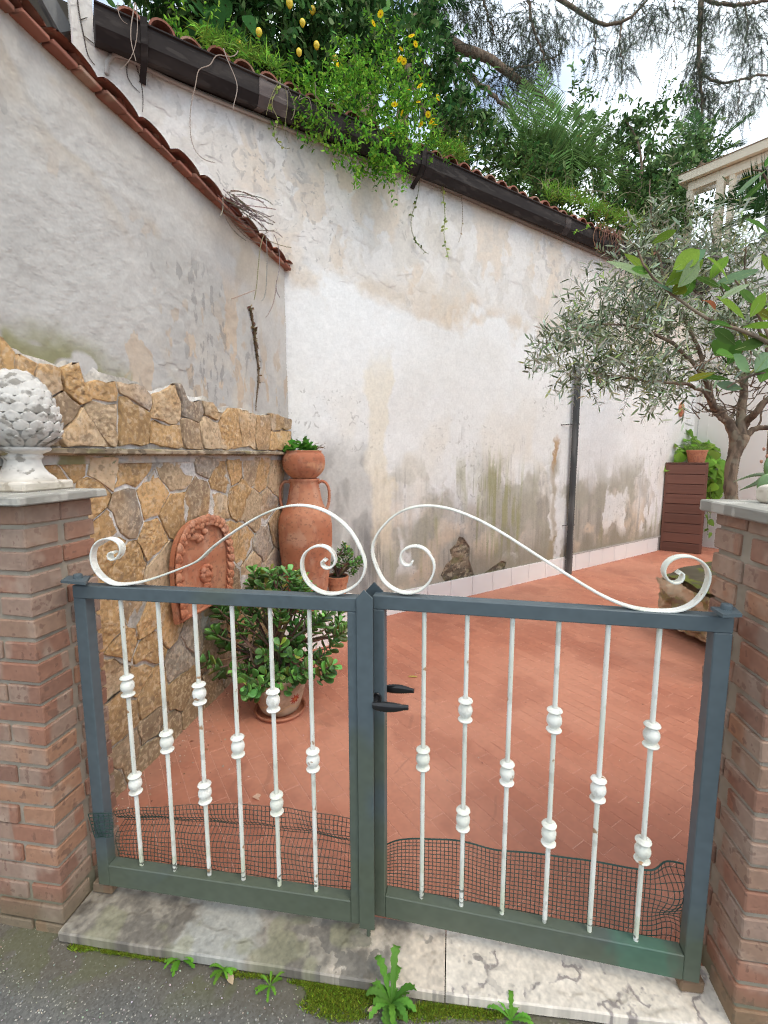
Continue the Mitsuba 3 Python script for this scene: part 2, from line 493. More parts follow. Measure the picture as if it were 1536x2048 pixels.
diffuse_like("m_brick", proc(brick_col), .85, .3, brick_bump, 1.0, 1e-3)
diffuse_like("m_joint", proc(joint_col), .95, .15, rough_bump, .8, 1e-3)


def roof_col(p, n, uv):
    t = uv.x
    c = mix(C(.31, .125, .085), C(.24, .095, .066), cell_rand(t * 991))
    c = mix(c, C(.22, .10, .07), smoothstep(.5, .7, fbm(p.x * 20 + t * 9, p.y * 20, p.z * 20, 3)))
    return mix(c, C(.40, .30, .22), .5 * smoothstep(.55, .72, fbm(p.x * 9, p.y * 9 + t * 31, p.z * 9, 3)))


diffuse_like("m_roof", proc(roof_col), .85, .25, rough_bump, .5, 1e-3)


def terracotta_col(p, n, uv):
    c = mix(C(.42, .152, .080), C(.50, .225, .130), smoothstep(.4, .7, fbm(p.x * 5 + uv.x * 7, p.y * 5, p.z * 7, 3)))
    c = mix(c, C(.56, .29, .165), uv.y * smoothstep(.35, .6, fbm(p.x * 4, p.y * 4, p.z * 9, 3)))
    c = mix(c, C(.34, .12, .07), .5 * smoothstep(.55, .7, fbm(p.x * 30, p.y * 30, p.z * 8, 3)))
    c = mix(c, C(.62, .46, .36), .22 * smoothstep(.52, .68, fbm(p.x * 13 + 3, p.y * 13, p.z * 6, 4)))
    return mix(c, C(.22, .10, .06), .5 * smoothstep(.60, .70, fbm(p.x * 60, p.y * 60, p.z * 60, 3)))


def terra_bump(p, n, uv): return .0022 * fbm(p.x * 30, p.y * 30, p.z * 55, 3) + .0006 * noise(p.x * 200, p.y * 200, p.z * 200)


diffuse_like("m_terracotta", proc(terracotta_col), .72, .35, terra_bump, 1.0, 1e-3)


def tile_col(p, n, uv):
    t = uv.x
    c = mix(C(.435, .165, .102), C(.46, .182, .115), cell_rand(t * 991))
    c = mix(c, C(.39, .14, .085), .7 * smoothstep(.7, .9, cell_rand(t * 311 + 5)))
    big = fbm(p.x * 1.1 + 2, p.y * 1.1, 3, 3)
    c = mix(c, C(.55, .255, .17), .6 * smoothstep(.36, .64, big))
    c = mix(c, C(.33, .115, .072), .42 * smoothstep(.50, .66, fbm(p.x * 3, p.y * 3 + 7, 5, 4)))
    mark = smoothstep(.012, .004, dr.abs(fbm(p.x * 1.6 + 4.1, p.y * 1.6, 9, 3) - .52)) * smoothstep(.55, .63, fbm(p.x * 5, p.y * 5, 2, 2))
    c = mix(c, C(.20, .09, .06), .25 * mark)
    edge = smoothstep(.22, .02, p.x - lw_base(p.y) + .08 * (noise(p.x * 14, p.y * 14) - .5)) * smoothstep(2.2, 1.7, p.y)
    c = mix(c, C(.40, .21, .15), .6 * edge)
    return c * (.93 + .14 * fbm(p.x * 60, p.y * 60, 2, 2))


def lw_base(y): return -.30 + .015 * y


def tile_rough(p, n, uv): return .46 + .3 * fbm(p.x * 6, p.y * 6, 1, 3)


diffuse_like("m_tile", proc(tile_col), proc(tile_rough), .4)
diffuse_like("m_tile_joint", rgb(.60, .33, .25), .9, .2)
diffuse_like("m_white_tile", rgb(.80, .79, .775), .18, .5)
diffuse_like("m_grout", rgb(.27, .25, .23), .9, .2)


def marble_col(p, n, uv):
    x, y = p.x, p.y
    n1 = fbm(x * 4, y * 4, 3, 4)
    n2 = fbm(x * 14, y * 14, 7, 4)
    c = mix(C(.60, .52, .43), C(.52, .45, .37), n1)
    c = mix(c, C(.63, .57, .49), smoothstep(1.175, 1.18, x))
    vein = smoothstep(.045, .006, dr.abs(fbm(x * 11 + 3, y * 11, 5, 5) - .5)) * smoothstep(.38, .58, fbm(x * 21, y * 21, 4, 4))
    c = mix(c, C(.20, .17, .165), .8 * vein * smoothstep(1.17, 1.19, x))
    spots = smoothstep(.60, .66, fbm(x * 26, y * 26, 2, 3)) * smoothstep(.4, .56, n1)
    c = mix(c, C(.21, .19, .17), .7 * spots * smoothstep(1.03, .85, dr.abs(x - .98) + .6))
    dirty = smoothstep(1.06, .80, x + .75 * (n1 - .5) + .5 * (n2 - .5))
    c = mix(c, mix(C(.125, .112, .095), C(.285, .258, .215), smoothstep(.36, .64, n2 * .6 + .4 * fbm(x * 40, y * 40, 1, 3))), .95 * dirty)
    lich = smoothstep(.53, .60, fbm(x * 30 + 3, y * 30, 6, 4)) * smoothstep(.55, .75, x + .3 * (n1 - .5)) * smoothstep(1.05, .95, x)
    c = mix(c, C(.135, .125, .11), .75 * lich)
    pl = smoothstep(.06, .0, dr.abs(x - .47 + .18 * (n2 - .5)) - .10) * smoothstep(.16, .08, dr.abs(y + .02) + .2 * (n1 - .5))
    c = mix(c, C(.37, .37, .34), .75 * pl)
    c = mix(c, C(.25, .245, .15), .5 * smoothstep(.55, .66, fbm(x * 9 + 4, y * 9, 1, 3)) * dirty)
    g = fbm(x * 85, y * 85, 5, 3)
    return c * (.93 + .14 * noise(x * 140, y * 140) + .45 * (g - .5))


def marble_bump(p, n, uv): return .004 * smoothstep(.5, .6, fbm(p.x * 11, p.y * 11, 4, 4)) + .002 * fbm(p.x * 50, p.y * 50, 1, 3)


diffuse_like("m_marble", proc(marble_col), .6, .4, marble_bump, 1.0, 1e-3)


def asphalt_col(p, n, uv):
    x, y = p.x, p.y
    d, d2, r = voronoi(x * 170, y * 170)
    c = mix(C(.105, .104, .098), C(.175, .172, .160), cell_rand(dr.floor(r * 1000)))
    c = mix(c, C(.40, .38, .34), smoothstep(.93, .95, r) * smoothstep(.45, .3, d))
    c = c * (.72 + .5 * fbm(x * 7, y * 7, 3, 4))
    near = .8 * smoothstep(-.25, -.12, y - .045 * (x - 1) + .10 * (fbm(x * 7, y * 7, 1, 4) - .5))
    c = mix(c, C(.105, .085, .055), .75 * near)
    m = smoothstep(.50, .60, fbm(x * 9 + 2, y * 9, 8, 4)) * near
    return mix(c, C(.10, .12, .025), .35 * m)


def asphalt_bump(p, n, uv):
    d, d2, r = voronoi(p.x * 170, p.y * 170)
    return .0026 * (1 - d) + .006 * fbm(p.x * 30, p.y * 30, 1, 3)


diffuse_like("m_asphalt", proc(asphalt_col), .8, .35, asphalt_bump, 1.0, 5e-4)


def gate_paint(p, n, uv):
    n1 = fbm(p.x * 6, p.y * 9, p.z * 6, 4)
    c = mix(C(.084, .110, .124), C(.068, .092, .104), n1)
    algae = smoothstep(.30, .02, p.z + .35 * (n1 - .5)) + .8 * smoothstep(.57, .70, fbm(p.x * 3.1 + 7, p.y * 4, p.z * 2.4, 3))
    c = mix(c, C(.082, .098, .062), dr.clip(algae, 0, 1) * .85)
    stain = smoothstep(.09, .04, dr.abs(p.x - 1.72) + .10 * (fbm(p.x * 26, p.z * 9, 2, 3) - .5)) * smoothstep(.12, .05, dr.abs(p.z - .045)) * smoothstep(.3, .0, p.y)
    c = mix(c, C(.055, .15, .10), .65 * stain)
    return c * (.88 + .24 * fbm(p.x * 45, p.y * 45, p.z * 45, 3))


def gate_rough(p, n, uv): return .36 + .3 * fbm(p.x * 9, p.y * 9, p.z * 9, 3)


diffuse_like("m_gate", proc(gate_paint), proc(gate_rough), .5)


def white_paint(p, n, uv):
    n1 = fbm(p.x * 16, p.y * 16, p.z * 16, 3)
    c = mix(C(.74, .735, .68), C(.64, .65, .57), smoothstep(.35, .65, fbm(p.x * 9, p.y * 9, p.z * 7, 4)))
    c = mix(c, C(.40, .38, .33), .45 * smoothstep(.60, .70, fbm(p.x * 40, p.y * 40, p.z * 22, 4)))
    c = mix(c, C(.47, .52, .33), .7 * smoothstep(.35, .05, p.z + .25 * (n1 - .5)) * smoothstep(.48, .6, n1))
    rust = smoothstep(.74, .78, fbm(p.x * 30 + 3, p.y * 60, p.z * 30, 4))
    c = mix(c, C(.33, .15, .05), .85 * rust)
    chip = smoothstep(.045, .015, p.z - .08 + .10 * (noise(p.x * 80, p.y * 80, p.z * 60) - .5)) * smoothstep(.55, .62, noise(p.x * 60, p.y * 90, p.z * 130))
    return mix(c, C(.09, .10, .08), .9 * chip)


diffuse_like("m_white_paint", proc(white_paint), .38, .5)


def bumped(p, n, uv): return .003 * fbm(p.x * 45, p.y * 45, p.z * 45, 3)


def finial_col(p, n, uv):
    n1 = fbm(p.x * 14, p.y * 14, p.z * 14, 4)
    c = mix(C(.66, .635, .59), C(.52, .495, .455), smoothstep(.38, .60, n1))
    c = mix(c, C(.22, .20, .17), .8 * smoothstep(.54, .66, fbm(p.x * 44 + 5, p.y * 34, p.z * 34, 3)))
    return mix(c, C(.60, .50, .36), .5 * smoothstep(1.40, 1.35, p.z))


diffuse_like("m_finial", proc(finial_col), .8, .3, bumped, 1.2, 1e-3)


def slate_col(p, n, uv):
    n1 = fbm(p.x * 11, p.y * 11, p.z * 30, 4)
    c = mix(C(.30, .285, .25), C(.215, .205, .18), n1)
    return mix(c, C(.47, .45, .40), .6 * smoothstep(.55, .68, fbm(p.x * 20 + 4, p.y * 20, p.z * 10, 3)))


diffuse_like("m_slate", proc(slate_col), .75, .35, bumped, 1.0, 1e-3)


def gutter_col(p, n, uv):
    n1 = fbm(p.x * 3, p.y * 3, p.z * 12, 4)
    c = mix(C(.026, .021, .020), C(.042, .035, .032), smoothstep(.4, .65, n1))
    return mix(c, C(.07, .06, .054), .5 * smoothstep(.58, .7, fbm(p.x * 9, p.y * 9, p.z * 40, 3))) * (1 + 3.5 * uv.x)


diffuse_like("m_gutter", proc(gutter_col), .75, .2)
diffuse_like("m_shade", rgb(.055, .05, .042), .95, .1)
diffuse_like("m_conduit", rgb(.42, .40, .37), .6, .3)
diffuse_like("m_soffit", rgb(.20, .17, .15), .9, .2)


def pipe_col(p, n, uv):
    return mix(C(.055, .057, .058), C(.13, .13, .125), smoothstep(.4, .7, fbm(p.x * 20, p.y * 20, p.z * 2.5, 3)))


diffuse_like("m_pipe", proc(pipe_col), .45, .45)
diffuse_like("m_black_plastic", rgb(.012, .012, .013), .18, .5)


def plank_col(p, n, uv):
    g = fbm(p.x * 4 + p.y * 4, p.z * 90 + uv.x * 60, uv.x * 9, 4)
    c = mix(C(.125, .054, .038), C(.19, .086, .060), g)
    return c * (.7 + .55 * cell_rand(uv.x * 733))


diffuse_like("m_plank", proc(plank_col), .5, .4)
diffuse_like("m_net", rgb(.022, .055, .045), .5, .4)
diffuse_like("m_garage", rgb(.79, .77, .72), .5, .35)
diffuse_like("m_garage_line", rgb(.58, .57, .55), .7, .3)
diffuse_like("m_cream", rgb(.72, .635, .49), .55, .35)
diffuse_like("m_soil", rgb(.055, .040, .028), .95, .1)


def bark_col(p, n, uv):
    c = mix(C(.215, .155, .11), C(.11, .078, .058), smoothstep(.38, .62, fbm(p.x * 40, p.y * 40, p.z * 9, 4)))
    return mix(c, C(.25, .23, .17), .45 * smoothstep(.55, .7, fbm(p.x * 15, p.y * 15, p.z * 15, 3)))


def bark_bump(p, n, uv): return .008 * fbm(p.x * 55, p.y * 55, p.z * 12, 3)


diffuse_like("m_bark", proc(bark_col), .9, .2, bark_bump, 1.0, 1e-3)


def rubble_col(p, n, uv):
    n1 = fbm(p.x * 9, p.y * 9, p.z * 9, 4)
    c = mix(C(.30, .235, .165), C(.17, .135, .095), smoothstep(.38, .62, n1))
    c = mix(c, C(.085, .075, .06), .8 * smoothstep(.36, .08, p.z + .25 * (n1 - .5)))
    c = mix(c, C(.46, .38, .28), .6 * smoothstep(.53, .62, fbm(p.x * 28, p.y * 28, p.z * 28, 4)))
    c = mix(c, C(.06, .05, .04), .6 * smoothstep(.54, .64, fbm(p.x * 36 + 9, p.y * 36, p.z * 36, 4)))
    return mix(c, C(.20, .185, .08), .5 * smoothstep(.54, .66, fbm(p.x * 14 + 3, p.y * 14, p.z * 14, 3)))


diffuse_like("m_rubble", proc(rubble_col), .95, .15, rough_bump, 1.6, 2e-3)

VC = {"type": "mesh_attribute", "name": "vertex_color"}
scene["m_leaf"] = {"type": "principledthin", "base_color": VC, "roughness": .42, "diff_trans": .55, "eta": 1.45, "spec_trans": 0.0}
scene["m_leaf_matt"] = {"type": "principledthin", "base_color": VC, "roughness": .7, "diff_trans": .6, "eta": 1.3, "spec_trans": 0.0}
scene["m_succulent"] = {"type": "twosided", "bsdf": {"type": "principled", "base_color": VC, "roughness": .26, "specular": .5}}
scene["m_twig"] = {"type": "twosided", "bsdf": {"type": "principled", "base_color": VC, "roughness": .85, "specular": .2}}
scene["m_glass"] = {"type": "thindielectric"}
# ------------------------------------------------------------------ ground
rg = np.random.default_rng(11)


def asphalt_mesh():
    xs = np.r_[-40, np.linspace(-4, -1, 8), np.linspace(-.9, 3.0, 60), np.linspace(3.2, 6, 6), 40]
    ys = np.r_[-30, np.linspace(-6, -1, 9), np.linspace(-.9, 0.03, 30)]
    X, Y = np.meshgrid(xs, ys, indexing="ij")
    Z = -.098 + .012 * (meshkit.fbm(np.stack([X * 3, Y * 3, X * 0], -1), 3, 4) - .5) + np.clip(Y + .22, 0, .2) * .05
    return np.stack([X, Y, Z], -1).reshape(-1, 3), grid(len(xs), len(ys))


v, f = asphalt_mesh()
struct("street", mikit.ply((v, f), "m_asphalt", True), "grey asphalt of the street in front of the gate")
m = MB(); m.add(*plain_box((-120, -.5, -.62), (120, 160, -.5)))
struct("ground", m.ply("m_soil"), "bare ground under the gardens")

# terrace: joint bed, then fired clay tiles laid slantwise in running bond
PAVED = Polygon([(-.34, .06), (-.30, 1.5), (-.25, 2.33), (0.0, 2.37), (5.35, 7.31), (9.5, 3.0), (9.5, .06)])


def terrace():
    m = MB(); g = np.array(trimesh.creation.triangulate_polygon(PAVED, engine="earcut")[0]); _, fc = trimesh.creation.triangulate_polygon(PAVED, engine="earcut")
    fc = np.asarray(fc); vv = np.c_[g, np.full(len(g), ZF - .0006)]
    nn = np.cross(vv[fc[:, 1]] - vv[fc[:, 0]], vv[fc[:, 2]] - vv[fc[:, 0]])[:, 2]
    fc[nn < 0] = fc[nn < 0][:, ::-1]
    m.add(vv, fc)
    key = struct("terrace_floor", m.ply("m_tile_joint"), "terracotta tiled courtyard floor, laid slantwise")
    a = math.radians(-48.3); e1 = np.array([math.cos(a), math.sin(a)]); e2 = np.array([-e1[1], e1[0]])
    Lt, Wt, gp = .222, .0745, .0022
    o = np.array([.064, .725])
    tiles = []
    for j in range(-130, 130):
        for i in range(-60, 60):
            c = o + e1 * ((i + j * .37 % 1.0) * Lt) + e2 * (j * Wt)
            if not (-1 < c[0] < 8 and 0 < c[1] < 8): continue
            q = np.array([c + e1 * sx * (Lt - gp) / 2 + e2 * sy * (Wt - gp) / 2 for sx, sy in ((-1, -1), (1, -1), (1, 1), (-1, 1))])
            P = Polygon(q)
            if not PAVED.intersects(P): continue
            if not PAVED.contains(P):
                P = P.intersection(PAVED)
                if P.is_empty or P.geom_type != "Polygon" or P.area < 2e-4: continue
                q = np.array(P.exterior.coords)[:-1]
                if Polygon(q).exterior.is_ccw is False: q = q[::-1]
            d = c - CAM[:2]; dep = d @ FW[:2]; u = (d @ RT[:2]) / max(dep, .01)
            vis = abs(u) < .9
            tiles.append((dep if vis else 50 + dep, q))
    tiles.sort(key=lambda t: t[0])
    rest = MB()
    for k, (_, q) in enumerate(tiles):
        n = len(q); cen = q.mean(0)
        dz = rg.normal(0, .0005); tilt = rg.normal(0, .004, 2)
        top = cen + (q - cen) * .985
        zt = ZF + .0008 + dz * .6 + (top - cen) @ tilt * .5
        V = np.vstack([np.c_[q, np.full(n, ZF - .006)], np.c_[q, zt - .0008], np.c_[top, zt]])
        F = []
        for r in (0, n):
            for i in range(n):
                b = (i + 1) % n; F += [(r + i, r + b, r + n + b), (r + i, r + n + b, r + n + i)]
        F += [(2 * n, 2 * n + i, 2 * n + i + 1) for i in range(1, n - 1)]
        mb = MB() if k < 300 else rest
        mb.add(V, np.array(F), tone=rg.random())
        if k < 300: part(key, "tile", mb.ply("m_tile", uv=True))
    if rest.v: part(key, "tile_field", rest.ply("m_tile", uv=True), "far tiles of the terracotta floor", "stuff")


terrace()

# marble threshold under the gate, two slabs
thr = struct("threshold", None, "marble threshold under the gate, stained dark on the left and veined on the right")


def slab(x0, x1, y00, y01, yb, lab):
    n = 26; xs = np.linspace(x0, x1, n); fr = np.linspace(y00, y01, n) + .004 * (meshkit.fbm(np.stack([xs * 9, xs * 0, xs * 0 + x0], -1), 3, 5) - .5)
    rows = [np.c_[xs, fr + .002, np.full(n, -.085)], np.c_[xs, fr, np.full(n, -.056)], np.c_[xs, fr + .004, np.full(n, -.0515)], np.c_[xs, np.full(n, yb), np.full(n, -.050)], np.c_[xs, np.full(n, yb + .001), np.full(n, -.1)]]
    V = np.stack(rows, 0).reshape(-1, 3); F = grid(len(rows), n)[:, ::-1]
    m = MB(); m.add(V, F)
    for e in (0, n - 1): m.add(np.array([r[e] for r in rows]), [(0, 1, 2), (0, 2, 3), (0, 3, 4)] if e == 0 else [(2, 1, 0), (3, 2, 0), (4, 3, 0)])
    part(thr, "slab", m.ply("m_marble", 25), lab)


slab(-.045, 1.1735, -.122, -.106, .075, "darkly stained left slab of the marble threshold")
slab(1.1765, 1.945, -.106, -.075, .075, "pale right slab with dark veins")


# ------------------------------------------------------------------ brick pillars
def pillar(x0, x1, y0, y1, inner, label, seed, cap_over, ztop, big=1.0):
    """inner: +1 if the gate lies on the +x side."""
    rb = np.random.default_rng(seed)
    key = thing("brick_pillar", label, "pillar", "brick pillars beside the gate")
    m = MB(); v, f = cbox((x1 - x0 - .016, y1 - y0 - .016, ztop + .16), .004); m.add(v + [(x0 + x1) / 2, (y0 + y1) / 2, (ztop - .16) / 2], f)
    core = m
    CH = .0686; rows = int(round((ztop + .058) / CH))
    for r in range(-1, rows):
        z = -.058 + CH * r; zc = z + CH / 2; h = CH - .0125
        lx = x1 - x0; ly = y1 - y0
        odd = r % 2 == 0
        # front and back faces, inner and outer faces; corner bricks shared
        runs = []
        hx = .115
        if odd:      # stretcher along the front from the inner corner
            cuts = [0, .242, .242 + .125, lx]; side_mid = [(.115, ly - .115)]
            mode = 0
        else:
            cuts = [0, .118, .118 + .245, lx]; mode = 1
        cuts = [c for c in cuts if c < lx - .03] + [lx]
        jit = rb.uniform(-.006, .006, len(cuts)); jit[0] = jit[-1] = 0
        cuts = [c + j for c, j in zip(cuts, jit)]
        for face in (0, 1):
            for a, b in zip(cuts[:-1], cuts[1:]):
                a2, b2 = a + (.0 if a == 0 else .006), b - (.0 if b == lx else .006)
                xa, xb = (x1 - b2, x1 - a2) if inner > 0 else (x0 + a2, x0 + b2)
                corner = a == 0
                depth = (.115 if mode == 0 else (ly if False else .10)) if corner else .10
                if corner and mode == 1: depth = ly / 2 - .0045
                ya, yb = (y0, y0 + depth) if face == 0 else (y1 - depth, y1)
                if corner and mode == 1 and face == 1: ya = y0 + ly / 2 + .0045
                if face == 1 and not corner: continue
                runs.append((xa, xb, ya, yb))
        if mode == 0:
            ya, yb = y0 + .127, y1 - .127
            if yb - ya > .03: runs.append(((x1 - .10, x1) if inner > 0 else (x0, x0 + .10)) + (ya, yb))
        for xa, xb, ya, yb in runs:
            v, f = cbox((xb - xa, yb - ya, h), .0035, rb, .0016)
            o = rb.normal(0, .0013, 3)
            mb = MB(); mb.add(v + np.array([(xa + xb) / 2, (ya + yb) / 2, zc]) + o, f, tone=rb.random())
            part(key, "brick", mb.ply("m_brick", uv=True))
    part(key, "mortar", core.ply("m_joint"))
    (cx0, cx1, cy0, cy1, cz0, cz1) = cap_over
    nx, ny = 10, 10
    v, f = cbox((cx1 - cx0, cy1 - cy0, cz1 - cz0), .004, rb, .0015)
    mb = MB(); mb.add(v + np.array([(cx0 + cx1) / 2, (cy0 + cy1) / 2, (cz0 + cz1) / 2]), f)
    part(key, "cap_slab", mb.ply("m_slate"), "grey stone slab capping the pillar")
    return key, core


pl, _ = pillar(-.43, -.05, -.093, .165, +1, "left brick pillar under the white pine cone ornament", 3, (-.50, .0, -.145, .18, 1.3135, 1.340), 1.311)
pr, _ = pillar(1.925, 2.32, -.070, .205, -1, "right brick pillar with a plain slab and a small stone on top", 5, (1.895, 2.40, -.13, .242, 1.2885, 1.320), 1.286)


# ------------------------------------------------------------------ left wall: plaster above, stone facing below, tiled eave on top
lwall = thing("garden_wall", "grey plastered side wall with rough stone facing below and a row of roof tiles on top", "wall")
Y0, Y1 = -.088, 2.246


def left_face(z0, z1, ny, nz, off, amp, seed, y_end=None):
    ys, zs = np.linspace(Y0, y_end or Y1, ny), np.linspace(z0, z1, nz)
    Y, Z = np.meshgrid(ys, zs, indexing="ij")
    d = amp * (meshkit.fbm(np.stack([Y * 5, Z * 5, Y * 0 + seed], -1), 4, seed) - .5)
    X = lw_x(Y, Z) + off + d
    return np.stack([X, Y, Z], -1).reshape(-1, 3), grid(ny, nz)


m = MB(); m.add(*left_face(1.42, 2.86, 70, 50, 0, .014, 2))
v = np.array([(-.33, Y0, -.3), (-.56, Y0, -.3), (-.56, Y0, 2.86), (-.33, Y0, 2.86), (-.25, 2.15, -.3), (-.56, 2.15, -.3), (-.56, Y1, 2.86), (-.135, Y1, 2.86)])
m.add(v, [(0, 3, 2, 1), (1, 2, 6, 5), (3, 7, 6, 2), (4, 5, 6, 7)])
m.add(np.array([(lw_x(Y0, 1.43), Y0, 1.42), (-.33, Y0, 1.42), (-.33, Y0, 2.86), (lw_x(Y0, 2.8), Y0, 2.86)]), [(0, 3, 2, 1)])
part(lwall, "plaster", m.ply("m_left_plaster", True))
m = MB(); m.add(*left_face(-.12, 1.50, 80, 60, -.010, .010, 6, 2.15))
part(lwall, "mortar", m.ply("m_mortar", True))

SEEDS_LOW = [(133, 925, 0), (170, 1000, 0), (205, 920, 1), (254, 934, 0), (345, 950, 1), (410, 915, 3), (440, 950, 0), (465, 930, 0), (500, 930, 2), (525, 950, 0), (547, 960, 1), (305, 995, 0), (250, 1025, 3),
             (200, 1060, 0), (347, 1030, 0), (390, 1012, 2), (436, 1020, 1), (475, 990, 0), (503, 1015, 1), (535, 1010, 3), (305, 1080, 0), (255, 1125, 0), (212, 1100, 0), (322, 1135, 1), (395, 1100, 1), (440, 1075, 0),
             (482, 1100, 0), (530, 1080, 3), (548, 1060, 2), (500, 1145, 1), (540, 1140, 3), (465, 1160, 2), (225, 1235, 0), (262, 1215, 2), (288, 1245, 0), (340, 1240, 0), (385, 1275, 3), (420, 1240, 1), (250, 1290, 0),
             (292, 1303, 0), (362, 1315, 3), (425, 1290, 2), (235, 1345, 1), (275, 1352, 0), (302, 1390, 0), (360, 1385, 0), (383, 1425, 2), (300, 1450, 2), (245, 1430, 0), (250, 1510, 2), (300, 1505, 2), (340, 1460, 2),
             (428, 1370, 2), (455, 1320, 1), (470, 1270, 0), (505, 1200, 2), (540, 1200, 1), (215, 1560, 2), (60, 900, 1), (95, 960, 0), (110, 1050, 0), (50, 1010, 2), (140, 1130, 0), (500, 1250, 2), (530, 1270, 0), (470, 1350, 2)]
SEEDS_BAND = [(12, 715, 0), (50, 725, 0), (95, 755, 0), (152, 768, 0), (205, 765, 0), (125, 825, 2), (200, 830, 1), (272, 780, 3), (262, 845, 0), (332, 815, 1), (385, 812, 3), (378, 868, 2), (420, 808, 1), (415, 865, 1),
              (453, 858, 0), (497, 842, 1), (525, 850, 2), (552, 842, 2), (40, 800, 0), (70, 850, 2), (15, 850, 1), (160, 860, 1), (555, 880, 0), (340, 870, 0)]


def voronoi_cells(seeds, region):
    from shapely.ops import voronoi_diagram
    from shapely.geometry import MultiPoint, Point
    cells = voronoi_diagram(MultiPoint([tuple(s[:2]) for s in seeds]), envelope=region.buffer(3))
    out = []
    for c in cells.geoms:
        for s in seeds:
            if c.contains(Point(s[0], s[1])):
                g = c.intersection(region)
                if not g.is_empty: out.append((g if g.geom_type == "Polygon" else max(g.geoms, key=lambda q: q.area), s)); break
    return out


def stone_mesh(poly, surf, rs, thick, nrmx=1.0, nout=16):
    """A rough facing stone over the outline poly in wall coordinates; surf(a, b) gives the wall face."""
    L = poly.exterior.length
    ring = []
    cs = np.array(poly.simplify(.006).exterior.coords)[:-1]
    if not poly.exterior.is_ccw: cs = cs[::-1]
    for a, b in zip(cs, np.roll(cs, -1, 0)):
        k = max(1, int(np.linalg.norm(b - a) / .035))
        ring += [a + (b - a) * (i / k) for i in range(k)]
    ring = np.array(ring) + rs.normal(0, .0035, (len(ring), 2)); nout = len(ring)
    cen = ring.mean(0); rows = []
    tilt = rs.normal(0, .035, 2); lift = rs.uniform(-.006, .007)
    for k, (sc, h) in enumerate(((1.0, -.014), (.99, thick * .75), (.96, thick), (.60, thick + .001), (.28, thick + .001))):
        q = cen + (ring - cen) * sc
        hh = h + (0 if k == 0 else lift + ((q - cen) @ tilt if k > 1 else 0)) + (rs.normal(0, .0012, nout) if k > 1 else 0)
        rows.append((q, hh))
    V = np.vstack([surf(q[:, 0], q[:, 1], h) for q, h in rows] + [surf(cen[:1], cen[1:2], thick + .007 + lift)])
    n = nout; F = []
    for r in range(4):
        for i in range(n):
            b = (i + 1) % n; F += [(r * n + i, r * n + b, (r + 1) * n + b), (r * n + i, (r + 1) * n + b, (r + 1) * n + i)]
    F += [(4 * n + i, 4 * n + (i + 1) % n, 5 * n) for i in range(n)]
    return V, np.array(F)


def lay_stones(parent, seeds_px, region, off, thick, seed, gap):
    rs = np.random.default_rng(seed)
    pts = []
    for px, py, k in seeds_px:
        q = onl(px, py, off); pts.append((q[1], q[2], k))
    for g, s in voronoi_cells(pts, region):
        ext = np.array(shapely.segmentize(g, .022).exterior.coords)[:-1]
        w_ = np.c_[ext * 7.0, np.full(len(ext), seed)]
        ext = ext + .075 * np.c_[meshkit.fbm(w_, 3, 1) - .5, meshkit.fbm(w_ + 31, 3, 2) - .5]
        g = Polygon(ext).buffer(0).intersection(region)
        if g.is_empty: continue
        if g.geom_type != "Polygon": g = max(g.geoms, key=lambda q: q.area)
        a = g.buffer(-gap * rs.uniform(.5, 1.5)).buffer(-.004).buffer(.004, quad_segs=2)
        if a.is_empty: continue
        if a.geom_type != "Polygon": a = max(a.geoms, key=lambda q: q.area)
        if a.area < 6e-4: continue
        # uneven outline
        surf = lambda Y, Z, h: np.stack([lw_x(Y, Z) + off + h, Y + 0 * h, Z + 0 * h], -1)
        V, F = stone_mesh(a, surf, rs, thick)
        m = MB(); m.add(V, F, tone=rs.random(), kind=s[2] * .25 + .1)
        part(parent, "stone", m.ply("m_stone", True, uv=True))


low_region = Polygon([(Y0 + .003, -.09), (2.13, -.09), (2.17, 1.452), (Y0 + .003, 1.452)])
lay_stones(lwall, SEEDS_LOW, low_region, -.010, .007, 21, .004)
top_px = [(-30, 650), (0, 668), (30, 690), (60, 712), (95, 722), (125, 735), (150, 722), (163, 735), (175, 760), (200, 738), (222, 755), (250, 762), (290, 768), (305, 790), (345, 770), (362, 762), (370, 795), (395, 798), (425, 802), (440, 820), (470, 815), (500, 822), (525, 832), (545, 825), (572, 835)]
tp = [onl(x, y, .03)[1:] for x, y in top_px]
band_region = Polygon([(Y0 + .003, 1.482)] + [(max(a, Y0 + .003), b) for a, b in tp] + [(2.235, tp[-1][1]), (2.235, 1.482)]).buffer(0)
lay_stones(lwall, SEEDS_BAND, band_region, .020, .012, 22, .004)
# the ledge that carries the upper band
m = MB(); rs = np.random.default_rng(4)
ys = np.linspace(Y0 + .002, 2.243, 60)
prof = [(-.03, 1.452), (.040, 1.455), (.052, 1.462), (.050, 1.476), (.030, 1.481), (-.02, 1.483)]
V = np.stack([np.stack([lw_x(ys, 1.45) + a + (.007 * (meshkit.fbm(np.stack([ys * 8, ys * 0 + k, ys * 0], -1), 3, 7) - .5) if 0 < k < 5 else 0), ys, np.full(60, b) + (.006 * (meshkit.fbm(np.stack([ys * 11, ys * 0 + k, ys * 0 + 4], -1), 3, 7) - .5))], -1) for k, (a, b) in enumerate(prof)])
m.add(V.reshape(-1, 3), grid(6, 60))
part(lwall, "ledge", m.ply("m_rubble", 40), "thin rough ledge between the two bands of stone")
